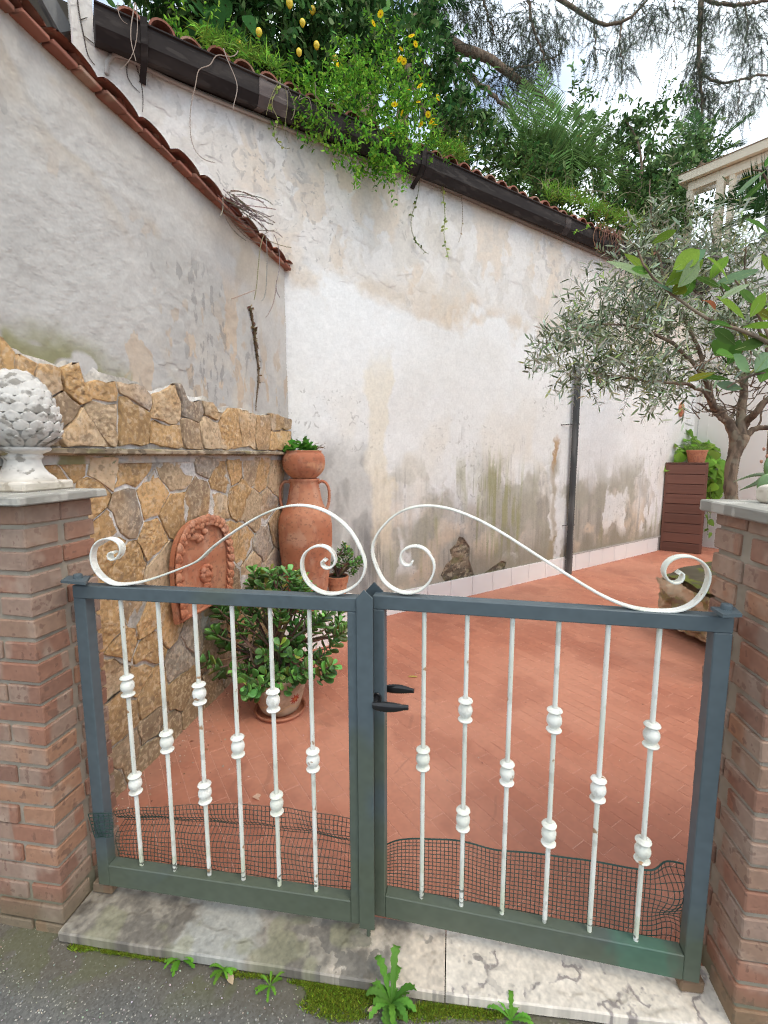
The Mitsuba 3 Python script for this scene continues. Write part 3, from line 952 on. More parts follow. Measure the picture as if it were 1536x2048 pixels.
# mortar behind the band
m = MB(); zz = np.linspace(1.47, 1.80, 12); Yg, Zg = np.meshgrid(ys, zz, indexing="ij")
tz = np.interp(Yg, [t[0] for t in tp], [t[1] for t in tp])
d = .016 * np.clip((tz + .012 - Zg) / .05, -1.5, 1) + .010 * (meshkit.fbm(np.stack([Yg * 14, Zg * 14, Yg * 0], -1), 3, 9) - .5)
m.add(np.stack([lw_x(Yg, Zg) + d, Yg, Zg], -1).reshape(-1, 3), grid(60, 12))
part(lwall, "band_mortar", m.ply("m_mortar", True))


# tiled eave: channel tiles and cover tiles, fired clay, seen from below
def half_pipe(L, r0, r1, th, up, k=9):
    """A curved roof tile along +x from the origin, convex side up (up=1) or down (-1)."""
    a = np.linspace(0.08, math.pi - .08, k); V = []
    for x, r in ((0, r0), (L, r1)):
        for rr in (r, r - th):
            V.append(np.stack([np.full(k, x), rr * np.cos(a), up * rr * np.sin(a)], 1))
    V = np.vstack(V); F = []
    for i in range(k - 1):
        F += [(i, i + 1, 2 * k + i + 1, 2 * k + i), (k + i, 3 * k + i, 3 * k + i + 1, k + i + 1), (i, k + i, k + i + 1, i + 1), (2 * k + i, 2 * k + i + 1, 3 * k + i + 1, 3 * k + i)]
    for i in (0, k - 1): F += [(i, 2 * k + i, 3 * k + i, k + i)]
    return V, np.array(F)


rs = np.random.default_rng(8)
SP = .2095
for i in range(13):
    y = .102 + SP * (i - 1)
    if y > 2.36: continue
    x = lw_x(y, 2.85)
    for upv, dy, z, reach in ((-1, 0, 2.888, .035), (1, SP / 2, 2.880, .055)):
        V, F = half_pipe(.46, .104, .092, .016, upv); V = V * [1, 1, .27]
        tl = .10 + rs.normal(0, .008); yw = rs.normal(0, .02)
        V = V * [-1, 1, 1]; F = F[:, ::-1]
        ca, sa = math.cos(tl), math.sin(tl)
        V = np.stack([V[:, 0] * ca - 0 * V[:, 2], V[:, 1] + V[:, 0] * yw, V[:, 2] - V[:, 0] * sa], 1)
        m = MB(); m.add(V + [x + reach + rs.normal(0, .004), y + dy, z], F, tone=rs.random())
        if y + dy < 2.33: part(lwall, "roof_tile", m.ply("m_roof", True, uv=True))
# flat clay boards that carry the tiles, jutting from the wall head
for i in range(22):
    y = -.06 + .109 * i
    if y > 2.25: continue
    V, F = cbox((.40, .104, .018), .003, rs, .002)
    m = MB(); m.add(V + [lw_x(y, 2.85) - .155 + rs.normal(0, .004), y, 2.852 + rs.normal(0, .002)], F, tone=rs.random())
    part(lwall, "eave_board", m.ply("m_roof", uv=True))
# the lean-to roof rising behind the eave
for r in range(1, 5):
    m = MB()
    for i in range(12):
        y = .0 + SP * i - .1
        for upv, dy, dz in ((-1, 0, .03), (1, SP / 2, 0)):
            V, F = half_pipe(.46, .098, .082, .014, upv)
            V = V * [-1, 1, 1]
            V = np.stack([V[:, 0], V[:, 1], V[:, 2] - V[:, 0] * .32], 1)
            m.add(V + [lw_x(y, 2.85) + .12 - .38 * r, y + dy, 2.925 + dz + .12 * r], F[:, ::-1], tone=rs.random())
    part(lwall, "roof_row", m.ply("m_roof", uv=True), "higher row of clay tiles on the lean-to roof", "stuff")

# the street walls that carry on beyond both pillars, just outside the frame
m = MB(); V, F = cbox((5.6, .22, 3.2), .01); m.add(V + [-3.37, .045, 1.3], F)
single("street_wall", m.ply("m_left_plaster"), "plastered wall along the street, left of the left brick pillar", "wall")
m = MB(); V, F = cbox((6.6, .20, 1.5), .01); m.add(V + [5.62, .06, .55], F)
single("street_wall", m.ply("m_rubble"), "low rough wall along the street, right of the right brick pillar", "wall")

# ------------------------------------------------------------------ long back wall
bwall = thing("courtyard_wall", "long whitewashed wall, damp and stained below and flaking above, with a dark gutter along its top", "wall")
S0, S1, ZT = .2026, 8.55, 3.905
h1 = [(890, 1165), (882, 1150), (893, 1128), (905, 1118), (900, 1100), (913, 1088), (918, 1074), (927, 1076), (940, 1095), (938, 1120), (947, 1148), (948, 1157), (925, 1166), (900, 1172)]
h2 = [(969, 1154), (985, 1135), (1003, 1122), (1012, 1125), (1010, 1140), (1005, 1147), (985, 1152)]


def hole_poly(px):
    P = []
    for x, y in px:
        q = onw(x, y); P.append((q @ DD, max(q[2], ZF + .215)))
    return Polygon(P).buffer(.004)


holes = [hole_poly(h1), hole_poly(h2)]


def polysheet(poly, place, edge=.12):
    """A triangulated sheet over a polygon in wall coordinates."""
    t = trimesh.creation.triangulate_polygon(poly, engine="earcut")
    v2, f2 = np.asarray(t[0]), np.asarray(t[1])
    e1 = v2[f2[:, 1]] - v2[f2[:, 0]]; e2 = v2[f2[:, 2]] - v2[f2[:, 0]]
    cr = e1[:, 0] * e2[:, 1] - e1[:, 1] * e2[:, 0]
    f2[cr < 0] = f2[cr < 0][:, ::-1]
    return place(v2), f2


S_UP = float(onw(186, 30) @ DD)
main = sbox(S0, -.3, S1, ZT).union(sbox(S0, ZT - .1, S_UP, 4.9))
for h in holes: main = main.difference(h)
place_w = lambda off: (lambda q: np.array([wall_pt(a, b, off) for a, b in q]))
m = MB(); m.add(*polysheet(main, place_w(0)))
for h in holes:                                        # broken edges of the render
    c = np.array(h.exterior.coords)[:-1]; n = len(c)
    V = np.vstack([place_w(0)(c), place_w(.028)(c)]); m.add(V, [(i, (i + 1) % n, n + (i + 1) % n, n + i) for i in range(n)])
V = np.array([wall_pt(a, b, o) for a in (S0, S1) for o in (0, .32) for b in (-.3, ZT)])
m.add(V, [(0, 1, 3, 2), (4, 6, 7, 5), (1, 5, 7, 3), (2, 3, 7, 6)])
V = np.array([wall_pt(a, b, o) for a in (S0, S_UP) for o in (0, .32) for b in (ZT - .1, 4.9)])
m.add(V, [(0, 1, 3, 2), (4, 6, 7, 5), (2, 3, 7, 6), (1, 5, 7, 3)])
part(bwall, "plaster", m.ply("m_back_plaster", False))
m = MB()
for h in holes:
    x0, y0, x1, y1 = h.bounds; n = 26
    A, B = np.meshgrid(np.linspace(x0 - .03, x1 + .03, n), np.linspace(y0 - .03, y1 + .03, n), indexing="ij")
    D_ = .030 - .050 * meshkit.fbm(np.stack([A * 22, B * 22, A * 0], -1), 3, 3) + .012
    V = np.array([wall_pt(a, b, d) for a, b, d in zip(A.ravel(), B.ravel(), D_.ravel())]); m.add(V, grid(n, n))
part(bwall, "bare_masonry", m.ply("m_rubble", True), "dark rubble showing through two holes in the plaster")
# skirting of white tiles
rs = np.random.default_rng(31)
PLX0, PLX1, PLO, PLZ = 1.20, 1.985, -.30, .235          # tiled plinth in the corner
s = 3.194 - .313 * 6
while s < 7.5:
    if s > PLX1 - .25:
        a = max(s, PLX1 + .002)
        if s + .313 - a > .03:
            V, F = cbox((s + .313 - a - .006, .012, .213), .0015)
            R = np.stack([DD, ND, (0, 0, 1)]); m = MB()
            m.add(V @ R + wall_pt((a + s + .313) / 2, ZF + .1075, -.0075 + rs.normal(0, .0006)), F)
            part(bwall, "skirting_tile", m.ply("m_white_tile"))
    s += .313
m = MB(); V, F = cbox((7.9 - PLX1, .004, .21), .0005); m.add(V @ np.stack([DD, ND, (0, 0, 1)]) + wall_pt((7.9 + PLX1) / 2, ZF + .105, -.0025), F)
part(bwall, "skirting_grout", m.ply("m_grout"))
m = MB(); V, F = cbox((7.9 - 5.22, .016, .016), .003); m.add(V @ np.stack([DD, ND, (0, 0, 1)]) + wall_pt((7.9 + 5.22) / 2, ZF + .226, -.008), F)
part(bwall, "skirting_trim", m.ply("m_conduit"))

# gutter, its brackets and joints, the soffit behind it
GO = -.15
g0, g1 = S0 + .32, 8.4
ga = lambda t: wall_pt(g0 + (g1 - g0) * t, 3.815 + .12 * t, 0)
prof = np.array([(-.004, .03), (-.105, .0), (-.150, .05), (-.158, .145), (-.170, .150), (-.170, .158), (-.150, .158), (-.142, .052), (-.102, .010), (.002, .040)])


def gutter_piece(t0, t1, k=1.0, tone=0.0):
    P = np.array([[(ga(t)) + ND * (a * k) + np.array([0, 0, b * k]) for a, b in prof] for t in (t0, t1)])
    n = len(prof); F = [(i, (i + 1) % n, n + (i + 1) % n, n + i) for i in range(n)]
    m = MB(); m.add(P.reshape(-1, 3), np.array(F), tone=tone)
    for e in (0, 1):
        m.add(P[e], [(i, i + 1, n - 2 - i) if e else (i, n - 2 - i, i + 1) for i in range(0, 4)] + [(i + 1, n - 3 - i, n - 2 - i) if e else (i + 1, n - 2 - i, n - 3 - i) for i in range(0, 3)], tone=tone)
    return m


def px_t(px, py):
    q = onw(px, py, GO); return ((q @ DD) - g0) / (g1 - g0)


t_cap, t_j1, t_j2, t_j3 = px_t(190, 40), px_t(524, 150), px_t(860, 315), px_t(1135, 425)
gut = part(bwall, "gutter", gutter_piece(t_cap, t_j1 - .003).ply("m_gutter", uv=True), "dark brown gutter with a paler joint")
for a, b in ((t_j1 + .004, t_j2 - .003), (t_j2 + .003, t_j3 - .003), (t_j3 + .003, 1.0)):
    part(bwall, "gutter", gutter_piece(a, b).ply("m_gutter", uv=True))
for t, w, tone in ((t_j1 + .010, .013, 1.0), (t_j2, .005, .1), (t_j3 + .002, .006, .3)):
    part(gut, "joint", gutter_piece(t - w, t + w, 1.03, tone).ply("m_gutter", uv=True))
for px, py in ((288, 80), (845, 330)):
    t = px_t(px, py); m = MB()
    pth = [ga(t) + ND * a + np.array([0, 0, b]) for a, b in ((-.005, -.07), (-.03, -.05), (-.11, -.012), (-.165, .045), (-.178, .150), (-.182, .175))]
    m.add(*sweep(pth, np.array([(-.018, -.004), (.018, -.004), (.018, .004), (-.018, .004)]), True, True, None))
    part(bwall, "gutter_bracket", m.ply("m_gutter", uv=True))
m = MB()                                               # bottom tray closing each end
for t in (t_cap,):
    P = [ga(t) + ND * a + np.array([0, 0, b]) for a, b in prof[:7]]; m.add(np.array(P + [ga(t) + ND * .0 + np.array([0, 0, .158])]), [(0, i, i + 1) for i in range(1, 7)])
part(gut, "end_cap", m.ply("m_gutter", uv=True))
m = MB(); V, F = cbox((g1 - S_UP - .06, .05, .11), .004); m.add(V @ np.stack([DD, ND, (0, 0, 1)]) + wall_pt((g1 + S_UP + .06) / 2, 3.925, -.026), F)
part(bwall, "fascia", m.ply("m_soffit"))

# conduit under the gutter
cp = [onw(x, y, -.016) for x, y in ((213, 148), (212, 135), (218, 118), (232, 108), (262, 120), (330, 155), (520, 235), (700, 307), (900, 376), (1060, 438), (1215, 494))]
m = MB(); m.add(*tube(spline(cp, 80), .0125, 8)); part(bwall, "conduit", m.ply("m_conduit", True), "thin grey conduit running below the gutter")
cuff = [onw(x, y, -.016) for x, y in ((212, 118), (211, 140))]
# down pipe
sp = 5.1755
m = MB(); m.add(*tube([wall_pt(sp, z, o) for z, o in ((ZF + .005, -.055), (.4, -.055), (.41, -.055), (1.2, -.055), (1.21, -.055), (2.2, -.055), (2.21, -.055), (2.42, -.055), (2.46, -.045), (2.48, -.02), (2.485, .03))], [.041, .041, .038, .038, .038, .038, .038, .038, .038, .038, .038], 20))
dp = part(bwall, "down_pipe", m.ply("m_pipe", 40), "dark grey down pipe")
for z, ext in ((1.828, .22), (.578, .10), (.151, .0)):
    m = MB(); V, F = lathe([(.039, -.008), (.045, -.008), (.045, .008), (.039, .008)], 20); m.add(V + wall_pt(sp, z, -.055), F)
    if ext: m.add(*tube([wall_pt(sp - .04, z, -.055), wall_pt(sp - ext * .7, z - .01, -.03), wall_pt(sp - ext, z - .015, .0)], .006, 6))
    part(dp, "clamp", m.ply("m_pipe", 40))

# roof tiles along the eave, over the gutter
rs = np.random.default_rng(14)
R3 = np.stack([-ND, DD, (0, 0, 1)])
k = 0; s = S_UP + .10
while s < 8.3:
    for upv, ds, dz, reach in ((-1, 0, .135, .055), (1, .085, .100, .085)):
        V, F = half_pipe(.42, .078, .062, .013, upv)
        V = V * [-1, 1, 1]
        tl = .24 + rs.normal(0, .02); V = np.stack([V[:, 0], V[:, 1] + V[:, 0] * rs.normal(0, .03), V[:, 2] - V[:, 0] * tl], 1)
        zz = 3.815 + .12 * (s - g0) / (g1 - g0) + dz + .095
        m = MB(); m.add(V @ R3 + wall_pt(s + ds, zz + rs.normal(0, .005), -reach + rs.normal(0, .008)), F[:, ::-1], tone=rs.random())
        part(bwall, "roof_tile", m.ply("m_roof", uv=True))
    s += .17
m = MB()                                               # roof slope behind the eave tiles
V = np.array([wall_pt(a, 3.815 + .12 * (a - g0) / (g1 - g0) + .11 + o * .24, o) for a in (S_UP, 8.5) for o in (.2, 1.9)]); m.add(V, [(0, 2, 3, 1)])
part(bwall, "roof_bed", m.ply("m_roof", uv=True), "weathered roof surface behind the eave tiles")
# end of the wall at upper left: old limewashed corner and a dark timber under the roof behind
m = MB(); b0, b1 = onw(60, -60, .25), onw(135, 75, .25)
m.add(*sweep([b0, b1], np.array([(-.05, -.04), (.05, -.04), (.05, .04), (-.05, .04)]), True, True, None))
single("timber_beam", m.ply("m_pipe"), "dark slanting timber beside the end of the whitewashed wall, top left corner", "beam")
m = MB(); V = np.array([wall_pt(a, b, .9) for a in (-2.2, S0 + .25) for b in (2.2, 4.7)]); m.add(V, [(0, 1, 3, 2)])
V = np.array([wall_pt(a, b, 1.1) for a in (-2.2, S0 + .25) for b in (2.2, 4.7)]); m.add(V, [(0, 2, 3, 1)])
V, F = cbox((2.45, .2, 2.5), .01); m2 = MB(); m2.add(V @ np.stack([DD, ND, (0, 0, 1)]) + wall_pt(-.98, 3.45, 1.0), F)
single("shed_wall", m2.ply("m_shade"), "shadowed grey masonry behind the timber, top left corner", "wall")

# tiled plinth in the corner
R = np.stack([DD, ND, (0, 0, 1)])
pth_ = thing("tiled_plinth", "low white tiled plinth in the corner under the tall terracotta jar", "plinth")
m = MB(); V, F = cbox((PLX1 - PLX0 - .006, -PLO - .012, PLZ - ZF - .012), .003)
m.add(V @ R + wall_pt((PLX0 + PLX1) / 2, (PLZ + ZF) / 2 - .006, PLO / 2 - .002), F); part(pth_, "core", m.ply("m_grout"))
s = PLX0
while s < PLX1 - .02:
    w = min(.104, PLX1 - s)
    V, F = cbox((w - .003, .009, PLZ - ZF - .002), .0015); m = MB(); m.add(V @ R + wall_pt(s + w / 2, (PLZ + ZF) / 2, PLO + .001), F); part(pth_, "tile", m.ply("m_white_tile"))
    V, F = cbox((w - .003, -PLO - .01, .008), .0015); m = MB(); m.add(V @ R + wall_pt(s + w / 2, PLZ, PLO / 2), F); part(pth_, "top_tile", m.ply("m_white_tile"))
    s += .104

# ------------------------------------------------------------------ the building across the far end: white garage front, glazed veranda above
GC = wall_pt(S1, 0, 0); GT = -ND; GN = np.array([-GT[1], GT[0], 0]) * 1.0     # along the front, towards the camera on the right
if GN @ (CAM - GC) < 0: GN = -GN
cG = GC @ GN
ong = lambda px, py, o=0: onp(px, py, GN, cG + o)
ug = lambda q: (q - GC) @ GT
RG = np.stack([GT, -GN, (0, 0, 1)])


def gbox(mb, u0, u1, z0, z1, o0, o1, r=.004):
    V, F = cbox((u1 - u0, o1 - o0, z1 - z0), r)
    mb.add(V @ RG + GC + GT * (u0 + u1) / 2 + GN * (o0 + o1) / 2 + np.array([0, 0, (z0 + z1) / 2]), F)
    return mb


gar = thing("garage_front", "plain white garage front closing the far end of the courtyard on the right", "building")
ztop_g = ong(1470, 500)[2]
part(gar, "wall", gbox(MB(), -.3, 7.5, -.3, ztop_g, -3.0, 0).ply("m_garage"))
for z in (ong(1500, 930)[2], ong(1500, 948)[2]):
    part(gar, "panel_line", gbox(MB(), 1.0, 6.5, z - .006, z + .006, -.002, .003, .001).ply("m_garage_line"))
for px in (1396, 1416):
    u = ug(ong(px, 850)); part(gar, "seam", gbox(MB(), u - .007, u + .007, ZF, 2.6, -.002, .006, .001).ply("m_garage_line" if px == 1396 else "m_garage"))

ver = thing("veranda", "cream framed glass veranda on top of the white building, far right", "veranda")
VO = -.25
ongv = lambda px, py: ong(px, py, VO)
e0, e1 = ongv(1380, 364), ongv(1534, 302)
ue0, ue1 = ug(e0), ug(e1); ze0 = e0[2]; ze1 = e1[2]
zb = ztop_g
uend = ue1 + 3.0


def eave_z(u): return ze0 + (ze1 - ze0) * (u - ue0) / (ue1 - ue0)


def slant(u0, u1, dz0, dz1, o0, o1):
    """A rail that follows the eave line."""
    P = np.array([GC + GT * u + GN * (VO + o) + np.array([0, 0, eave_z(u) + dz]) for u in (u0, u1) for o in (o0, o1) for dz in (dz0, dz1)])
    m = MB(); m.add(P, [(0, 1, 3, 2), (4, 6, 7, 5), (0, 4, 5, 1), (2, 3, 7, 6), (1, 5, 7, 3), (0, 2, 6, 4)]); return m


part(ver, "eave", slant(ue0 - .12, uend, -.02, .10, -.5, .14).ply("m_cream"))
part(ver, "top_rail", slant(ue0, uend, -.16, -.03, -.06, .05).ply("m_cream"))
def post(u, w, o=0.0):
    m = MB(); gbox(m, u - w / 2, u + w / 2, zb, eave_z(u) - .14, VO - .05, VO + .045 + o); part(ver, "post", m.ply("m_cream"))
post(ue0 + .02, .09)
up2, up3 = ug(ongv(1440, 400)), ug(ongv(1455, 400))
post(up2, .10, .012); post(up3 + .05, .07)
post(up3 + 2.4, .10)
m = MB(); gbox(m, ue0 - .1, uend, zb - .16, zb, VO - .1, VO + .16); part(ver, "base_beam", m.ply("m_cream"))
m = MB(); gbox(m, ue0 - .1, uend, zb - .26, zb - .165, VO - .1, VO + .20); part(ver, "base_moulding", m.ply("m_cream"))
for u0, u1 in ((ue0 + .07, up2 - .05), (up3 + .09, up3 + 2.34)):
    P = np.array([GC + GT * u + GN * VO + np.array([0, 0, z]) for u, z in ((u0, zb), (u1, zb), (u1, eave_z(u1) - .15), (u0, eave_z(u0) - .15))])
    m = MB(); m.add(P, [(0, 1, 2, 3)]); part(ver, "pane", m.ply("m_glass"))
V = np.array([GC + GT * u + GN * (VO + o) + np.array([0, 0, z]) for u in (ue0 + .3, uend) for o in (-2.4, -2.5) for z in (zb, ze0 + .1)])
m = MB(); m.add(V, [(0, 1, 5, 4), (2, 6, 7, 3)]); scene["m_inside"] = {"type": "twosided", "bsdf": {"type": "diffuse", "reflectance": rgb(.22, .26, .25)}}
part(ver, "inner_wall", m.ply("m_inside"))
V = np.array([GC + GT * u + GN * (VO + o) + np.array([0, 0, eave_z(u) + .11 + (-.14 - o * .3 if o < 0 else 0)]) for u in (ue0 - .15, uend) for o in (.16, -2.5)])
m = MB(); m.add(V, [(0, 2, 3, 1)]); part(ver, "roof", m.ply("m_cream"))

# raised garden ground behind the long wall (out of sight, carries the trees)
m = MB(); A, B = np.meshgrid(np.linspace(-6, 16, 24), np.linspace(.36, 24, 20), indexing="ij")
Zt = 2.2 + .05 * B + .5 * meshkit.fbm(np.stack([A * .3, B * .3, A * 0], -1), 3, 2)
m.add(np.array([wall_pt(a, z, b) for a, b, z in zip(A.ravel(), B.ravel(), Zt.ravel())]), grid(24, 20)); 
struct("garden_terrain", m.ply("m_soil", True), "raised garden ground behind the long wall")
# ------------------------------------------------------------------ the double gate
FD = .040                                             # depth of the frame tube
RA = -0.058; RO = np.array([.9495, .0346, 0.0]); RU = np.array([math.cos(RA), math.sin(RA), 0]); RV = np.array([-RU[1], RU[0], 0])
HG = 1.05


class Leaf:
    """One gate leaf: u along it, w into the courtyard, z up."""
    def __init__(s, o, u, v): s.o, s.u, s.v = np.asarray(o, float), np.asarray(u, float), np.asarray(v, float)
    def P(s, u, w, z): return s.o + s.u * u + s.v * w + np.array([0, 0, z])
    def box(s, mb, u0, u1, w0, w1, z0, z1, r=.0025):
        V, F = cbox((u1 - u0, w1 - w0, z1 - z0), r)
        mb.add(V @ np.stack([s.u, s.v, (0, 0, 1)]) + s.P((u0 + u1) / 2, (w0 + w1) / 2, (z0 + z1) / 2), F); return mb
    def px(s, px, py, w=0.0):
        q = onp(px, py, s.v, s.o @ s.v + w) - s.o
        return q @ s.u, q[2]


LL = Leaf((0, 0, 0), (1, 0, 0), (0, 1, 0)); RL = Leaf(RO, RU, RV)


def knob(z, k=14):
    pr = [(.0075, -.037), (.012, -.0365), (.0195, -.032), (.0215, -.0285), (.0195, -.0255), (.0105, -.0235), (.010, -.0205), (.0165, -.0145), (.0205, -.0065), (.021, 0), (.0205, .0065), (.0165, .0145), (.010, .0205), (.0105, .0235), (.0195, .0255), (.0215, .0285), (.0195, .032), (.012, .0365), (.0075, .037)]
    V, F = lathe(pr, k); return V + [0, 0, z], F


def scroll(leaf, px, w0, w1, th=.0055):
    pts = np.array([leaf.px(x, y, w0) for x, y in px])
    c = spline(pts, 190)
    P = np.array([leaf.P(u, (w0 + w1) / 2, z) for u, z in c])
    # flat bar: wide across the gate, thin in its plane
    tg = nrm(np.gradient(c, axis=0)); nn = np.stack([-tg[:, 1], tg[:, 0]], 1)
    hw = (w1 - w0) / 2; V = []
    prof = [(-th / 2, -hw + .0015), (-th / 2 + .0015, -hw), (th / 2 - .0015, -hw), (th / 2, -hw + .0015), (th / 2, hw - .0015), (th / 2 - .0015, hw), (-th / 2 + .0015, hw), (-th / 2, hw - .0015)]
    for i in range(len(P)):
        a = leaf.u * nn[i, 0] + np.array([0, 0, nn[i, 1]])
        for t, w in prof: V.append(P[i] + a * t + leaf.v * w)
    m = len(prof); n = len(P); F = []
    for i in range(n - 1):
        for j in range(m): F.append((i * m + j, (i + 1) * m + j, (i + 1) * m + (j + 1) % m, i * m + (j + 1) % m))
    F2 = [(0, j, j + 1) for j in range(1, m - 1)] + [((n - 1) * m, (n - 1) * m + j + 1, (n - 1) * m + j) for j in range(1, m - 1)]
    mb = MB(); mb.add(np.array(V), np.array(F)); mb.add(np.array(V), np.array(F2)); return mb


def gate(leaf, W, label, stiles, bars, knobs, sc_px, rail_t, bot_t):
    key = thing("garden_gate", label, "gate", "leaves of the double garden gate")
    (a0, a1), (b0, b1) = stiles
    part(key, "top_rail", leaf.box(MB(), a0, b1, 0, FD, HG - rail_t, HG).ply("m_gate"))
    part(key, "bottom_rail", leaf.box(MB(), a1 + .0003, b0 - .0003, .0004, FD - .0004, 0, bot_t).ply("m_gate"))
    part(key, "stile", leaf.box(MB(), a0, a1, .0003, FD - .0003, 0, HG - rail_t - .0003).ply("m_gate"))
    part(key, "stile", leaf.box(MB(), b0, b1, .0003, FD - .0003, 0, HG - rail_t - .0003).ply("m_gate"))
    for (tx, ty, bx, by), ks in zip(bars, knobs):
        u0, _ = leaf.px(tx, ty, FD / 2); u1, _ = leaf.px(bx, by, FD / 2); u = (u0 + u1) / 2
        m = MB(); m.add(*tube([leaf.P(u0 * .6 + u * .4, FD / 2, HG - rail_t + .004), leaf.P(u, FD / 2, .5), leaf.P(u1 * .6 + u * .4, FD / 2, bot_t - .004)], .0068, 10))
        bk = part(key, "baluster", m.ply("m_white_paint", 50))
        for kx, ky in ks:
            _, z = leaf.px(kx, ky, FD / 2); V, F = knob(0)
            t = (HG - z) / HG; uu = (u0 * .6 + u * .4) * (1 - t) + (u1 * .6 + u * .4) * t
            m = MB(); m.add(V + leaf.P(uu, FD / 2, z), F); part(bk, "knob", m.ply("m_white_paint", 60))
    part(key, "scroll", scroll(leaf, sc_px, .007, .033).ply("m_white_paint", 35), "white wrought iron scroll, rusty at the ends")
    return key


A8 = lambda a, b: (100 + a / 4.389, 1000 + b / 4.389)
A3 = lambda a, b: (a / 2, 650 + b / 2)
A4 = lambda a, b: (768 + a / 2, 650 + b / 2)
sc_l = [A8(*q) for q in ((555, 468), (525, 462), (500, 485), (508, 520), (545, 528), (590, 495), (610, 440), (590, 385), (520, 345), (440, 352), (372, 410), (350, 510), (380, 615), (450, 695), (540, 742), (660, 746), (800, 722), (1000, 658), (1200, 580), (1300, 528))]
sc_l += [A3(*q) for q in ((830, 905), (900, 850), (1000, 785), (1080, 745), (1160, 724), (1250, 730), (1330, 765), (1400, 830), (1440, 900), (1458, 960), (1445, 1015), (1400, 1058), (1340, 1079), (1280, 1072), (1230, 1037), (1205, 985), (1208, 930), (1240, 895), (1290, 887), (1325, 910), (1338, 945), (1325, 970), (1298, 975), (1283, 955), (1291, 941), (1303, 947))]
sc_r = [A4(*q) for q in ((112, 948), (100, 965), (80, 962), (65, 935), (75, 905), (110, 888), (150, 893), (185, 925), (200, 970), (185, 1022), (150, 1060), (100, 1076), (50, 1067), (0, 1032), (-30, 980), (-50, 910), (-40, 860), (0, 800), (50, 757), (110, 732), (180, 725), (260, 737), (340, 765), (440, 815), (560, 890), (700, 980), (820, 1055), (930, 1112), (1020, 1140), (1110, 1150), (1200, 1142), (1260, 1107), (1300, 1045), (1305, 990), (1270, 945), (1210, 928), (1150, 945), (1125, 985), (1140, 1022), (1175, 1036), (1200, 1018), (1196, 990), (1180, 1000))]
gl = gate(LL, .9498, "left gate leaf, blue grey frame with white bars and scroll, a little nearer the street at the middle", ((0, .0419), (.881, .9095)),
          [(241, 1205, 284, 1727), (316, 1210, 350, 1739), (389, 1213, 419, 1750), (464, 1215, 487, 1761), (540, 1218, 559, 1771), (618, 1222, 633, 1782)],
          [[(257, 1372), (271, 1567)], [(333, 1483)], [(398, 1387), (409, 1585)], [(475, 1492)], [(546, 1401), (555, 1607)], [(627, 1520)]], sc_l, .0414, .0776)
gr = gate(RL, .9212, "right gate leaf, blue grey frame with white bars and scroll and a black lever handle", ((0, .0339), (.8793, .9212)),
          [(849, 1226, 843, 1796), (935, 1232, 922, 1812), (1026, 1240, 1003, 1827), (1118, 1247, 1089, 1842), (1217, 1255, 1178, 1863), (1319, 1264, 1271, 1883)],
          [[(846, 1517)], [(931, 1420), (926, 1638)], [(1015, 1546)], [(1110, 1440), (1098, 1667)], [(1196, 1578)], [(1304, 1470), (1285, 1700)]], sc_r, .0414, .0776)
labels[gl]["label"] = "left gate leaf with six white bars and a pointed cover strip over the joint"
labels[gr]["label"] = "right gate leaf with six white bars and a black lever handle"


def pointed_strip(leaf, u0, u1, w0, w1, z0, z1, tip):
    P = Polygon([(u0, z0), (u1, z0), (u1, z1), ((u0 + u1) / 2 - .002, tip), (u0, z1)])
    t = trimesh.creation.extrude_polygon(P, w1 - w0, engine="earcut")
    V = np.array(t.vertices); F = np.array(t.faces)[:, ::-1]
    V = leaf.P(0, 0, 0) + V[:, :1] * leaf.u + V[:, 1:2] * np.array([0, 0, 1]) + (w0 + V[:, 2:3]) * leaf.v
    m = MB(); m.add(V, F); return m


part(gl, "cover_strip", pointed_strip(LL, .9098, .9565, -.0065, -.0005, -.004, 1.053, 1.0765).ply("m_gate"), "pointed flat strip covering the joint")
part(gr, "cover_strip", pointed_strip(RL, -.030, .022, FD + .0005, FD + .0065, .0, 1.05, 1.0765).ply("m_gate"), "pointed strip on the courtyard side")


def lever(px_root, px_tip, w_off, front):
    """A black lever handle on the right leaf."""
    u0, z0 = RL.px(*px_root, w_off); u1, z1 = RL.px(*px_tip, w_off)
    n = 16; t = np.linspace(0, 1, n)
    P = np.array([RL.P(u0 + (u1 - u0) * a, w_off + (-.004 if front else .004) * math.sin(a * 3.1), z0 + (z1 - z0) * a) for a in t])
    prof = np.stack([np.cos(np.arange(12) / 12 * 2 * math.pi) * .0085, np.sin(np.arange(12) / 12 * 2 * math.pi) * .0125], 1)
    sc = .85 + .45 * np.sin(np.clip(t * 1.15, 0, 1) * math.pi) ** .8 - .25 * t
    V, F = sweep(P, prof, True, True, (0, 0, 1), sc)
    m = MB(); m.add(V, F)
    s0 = RL.P(u0, .0 if front else FD, z0); m.add(*tube([s0, P[0] + RL.v * (0.002 if front else -.002)], .0095, 14))
    return m, u0, z0


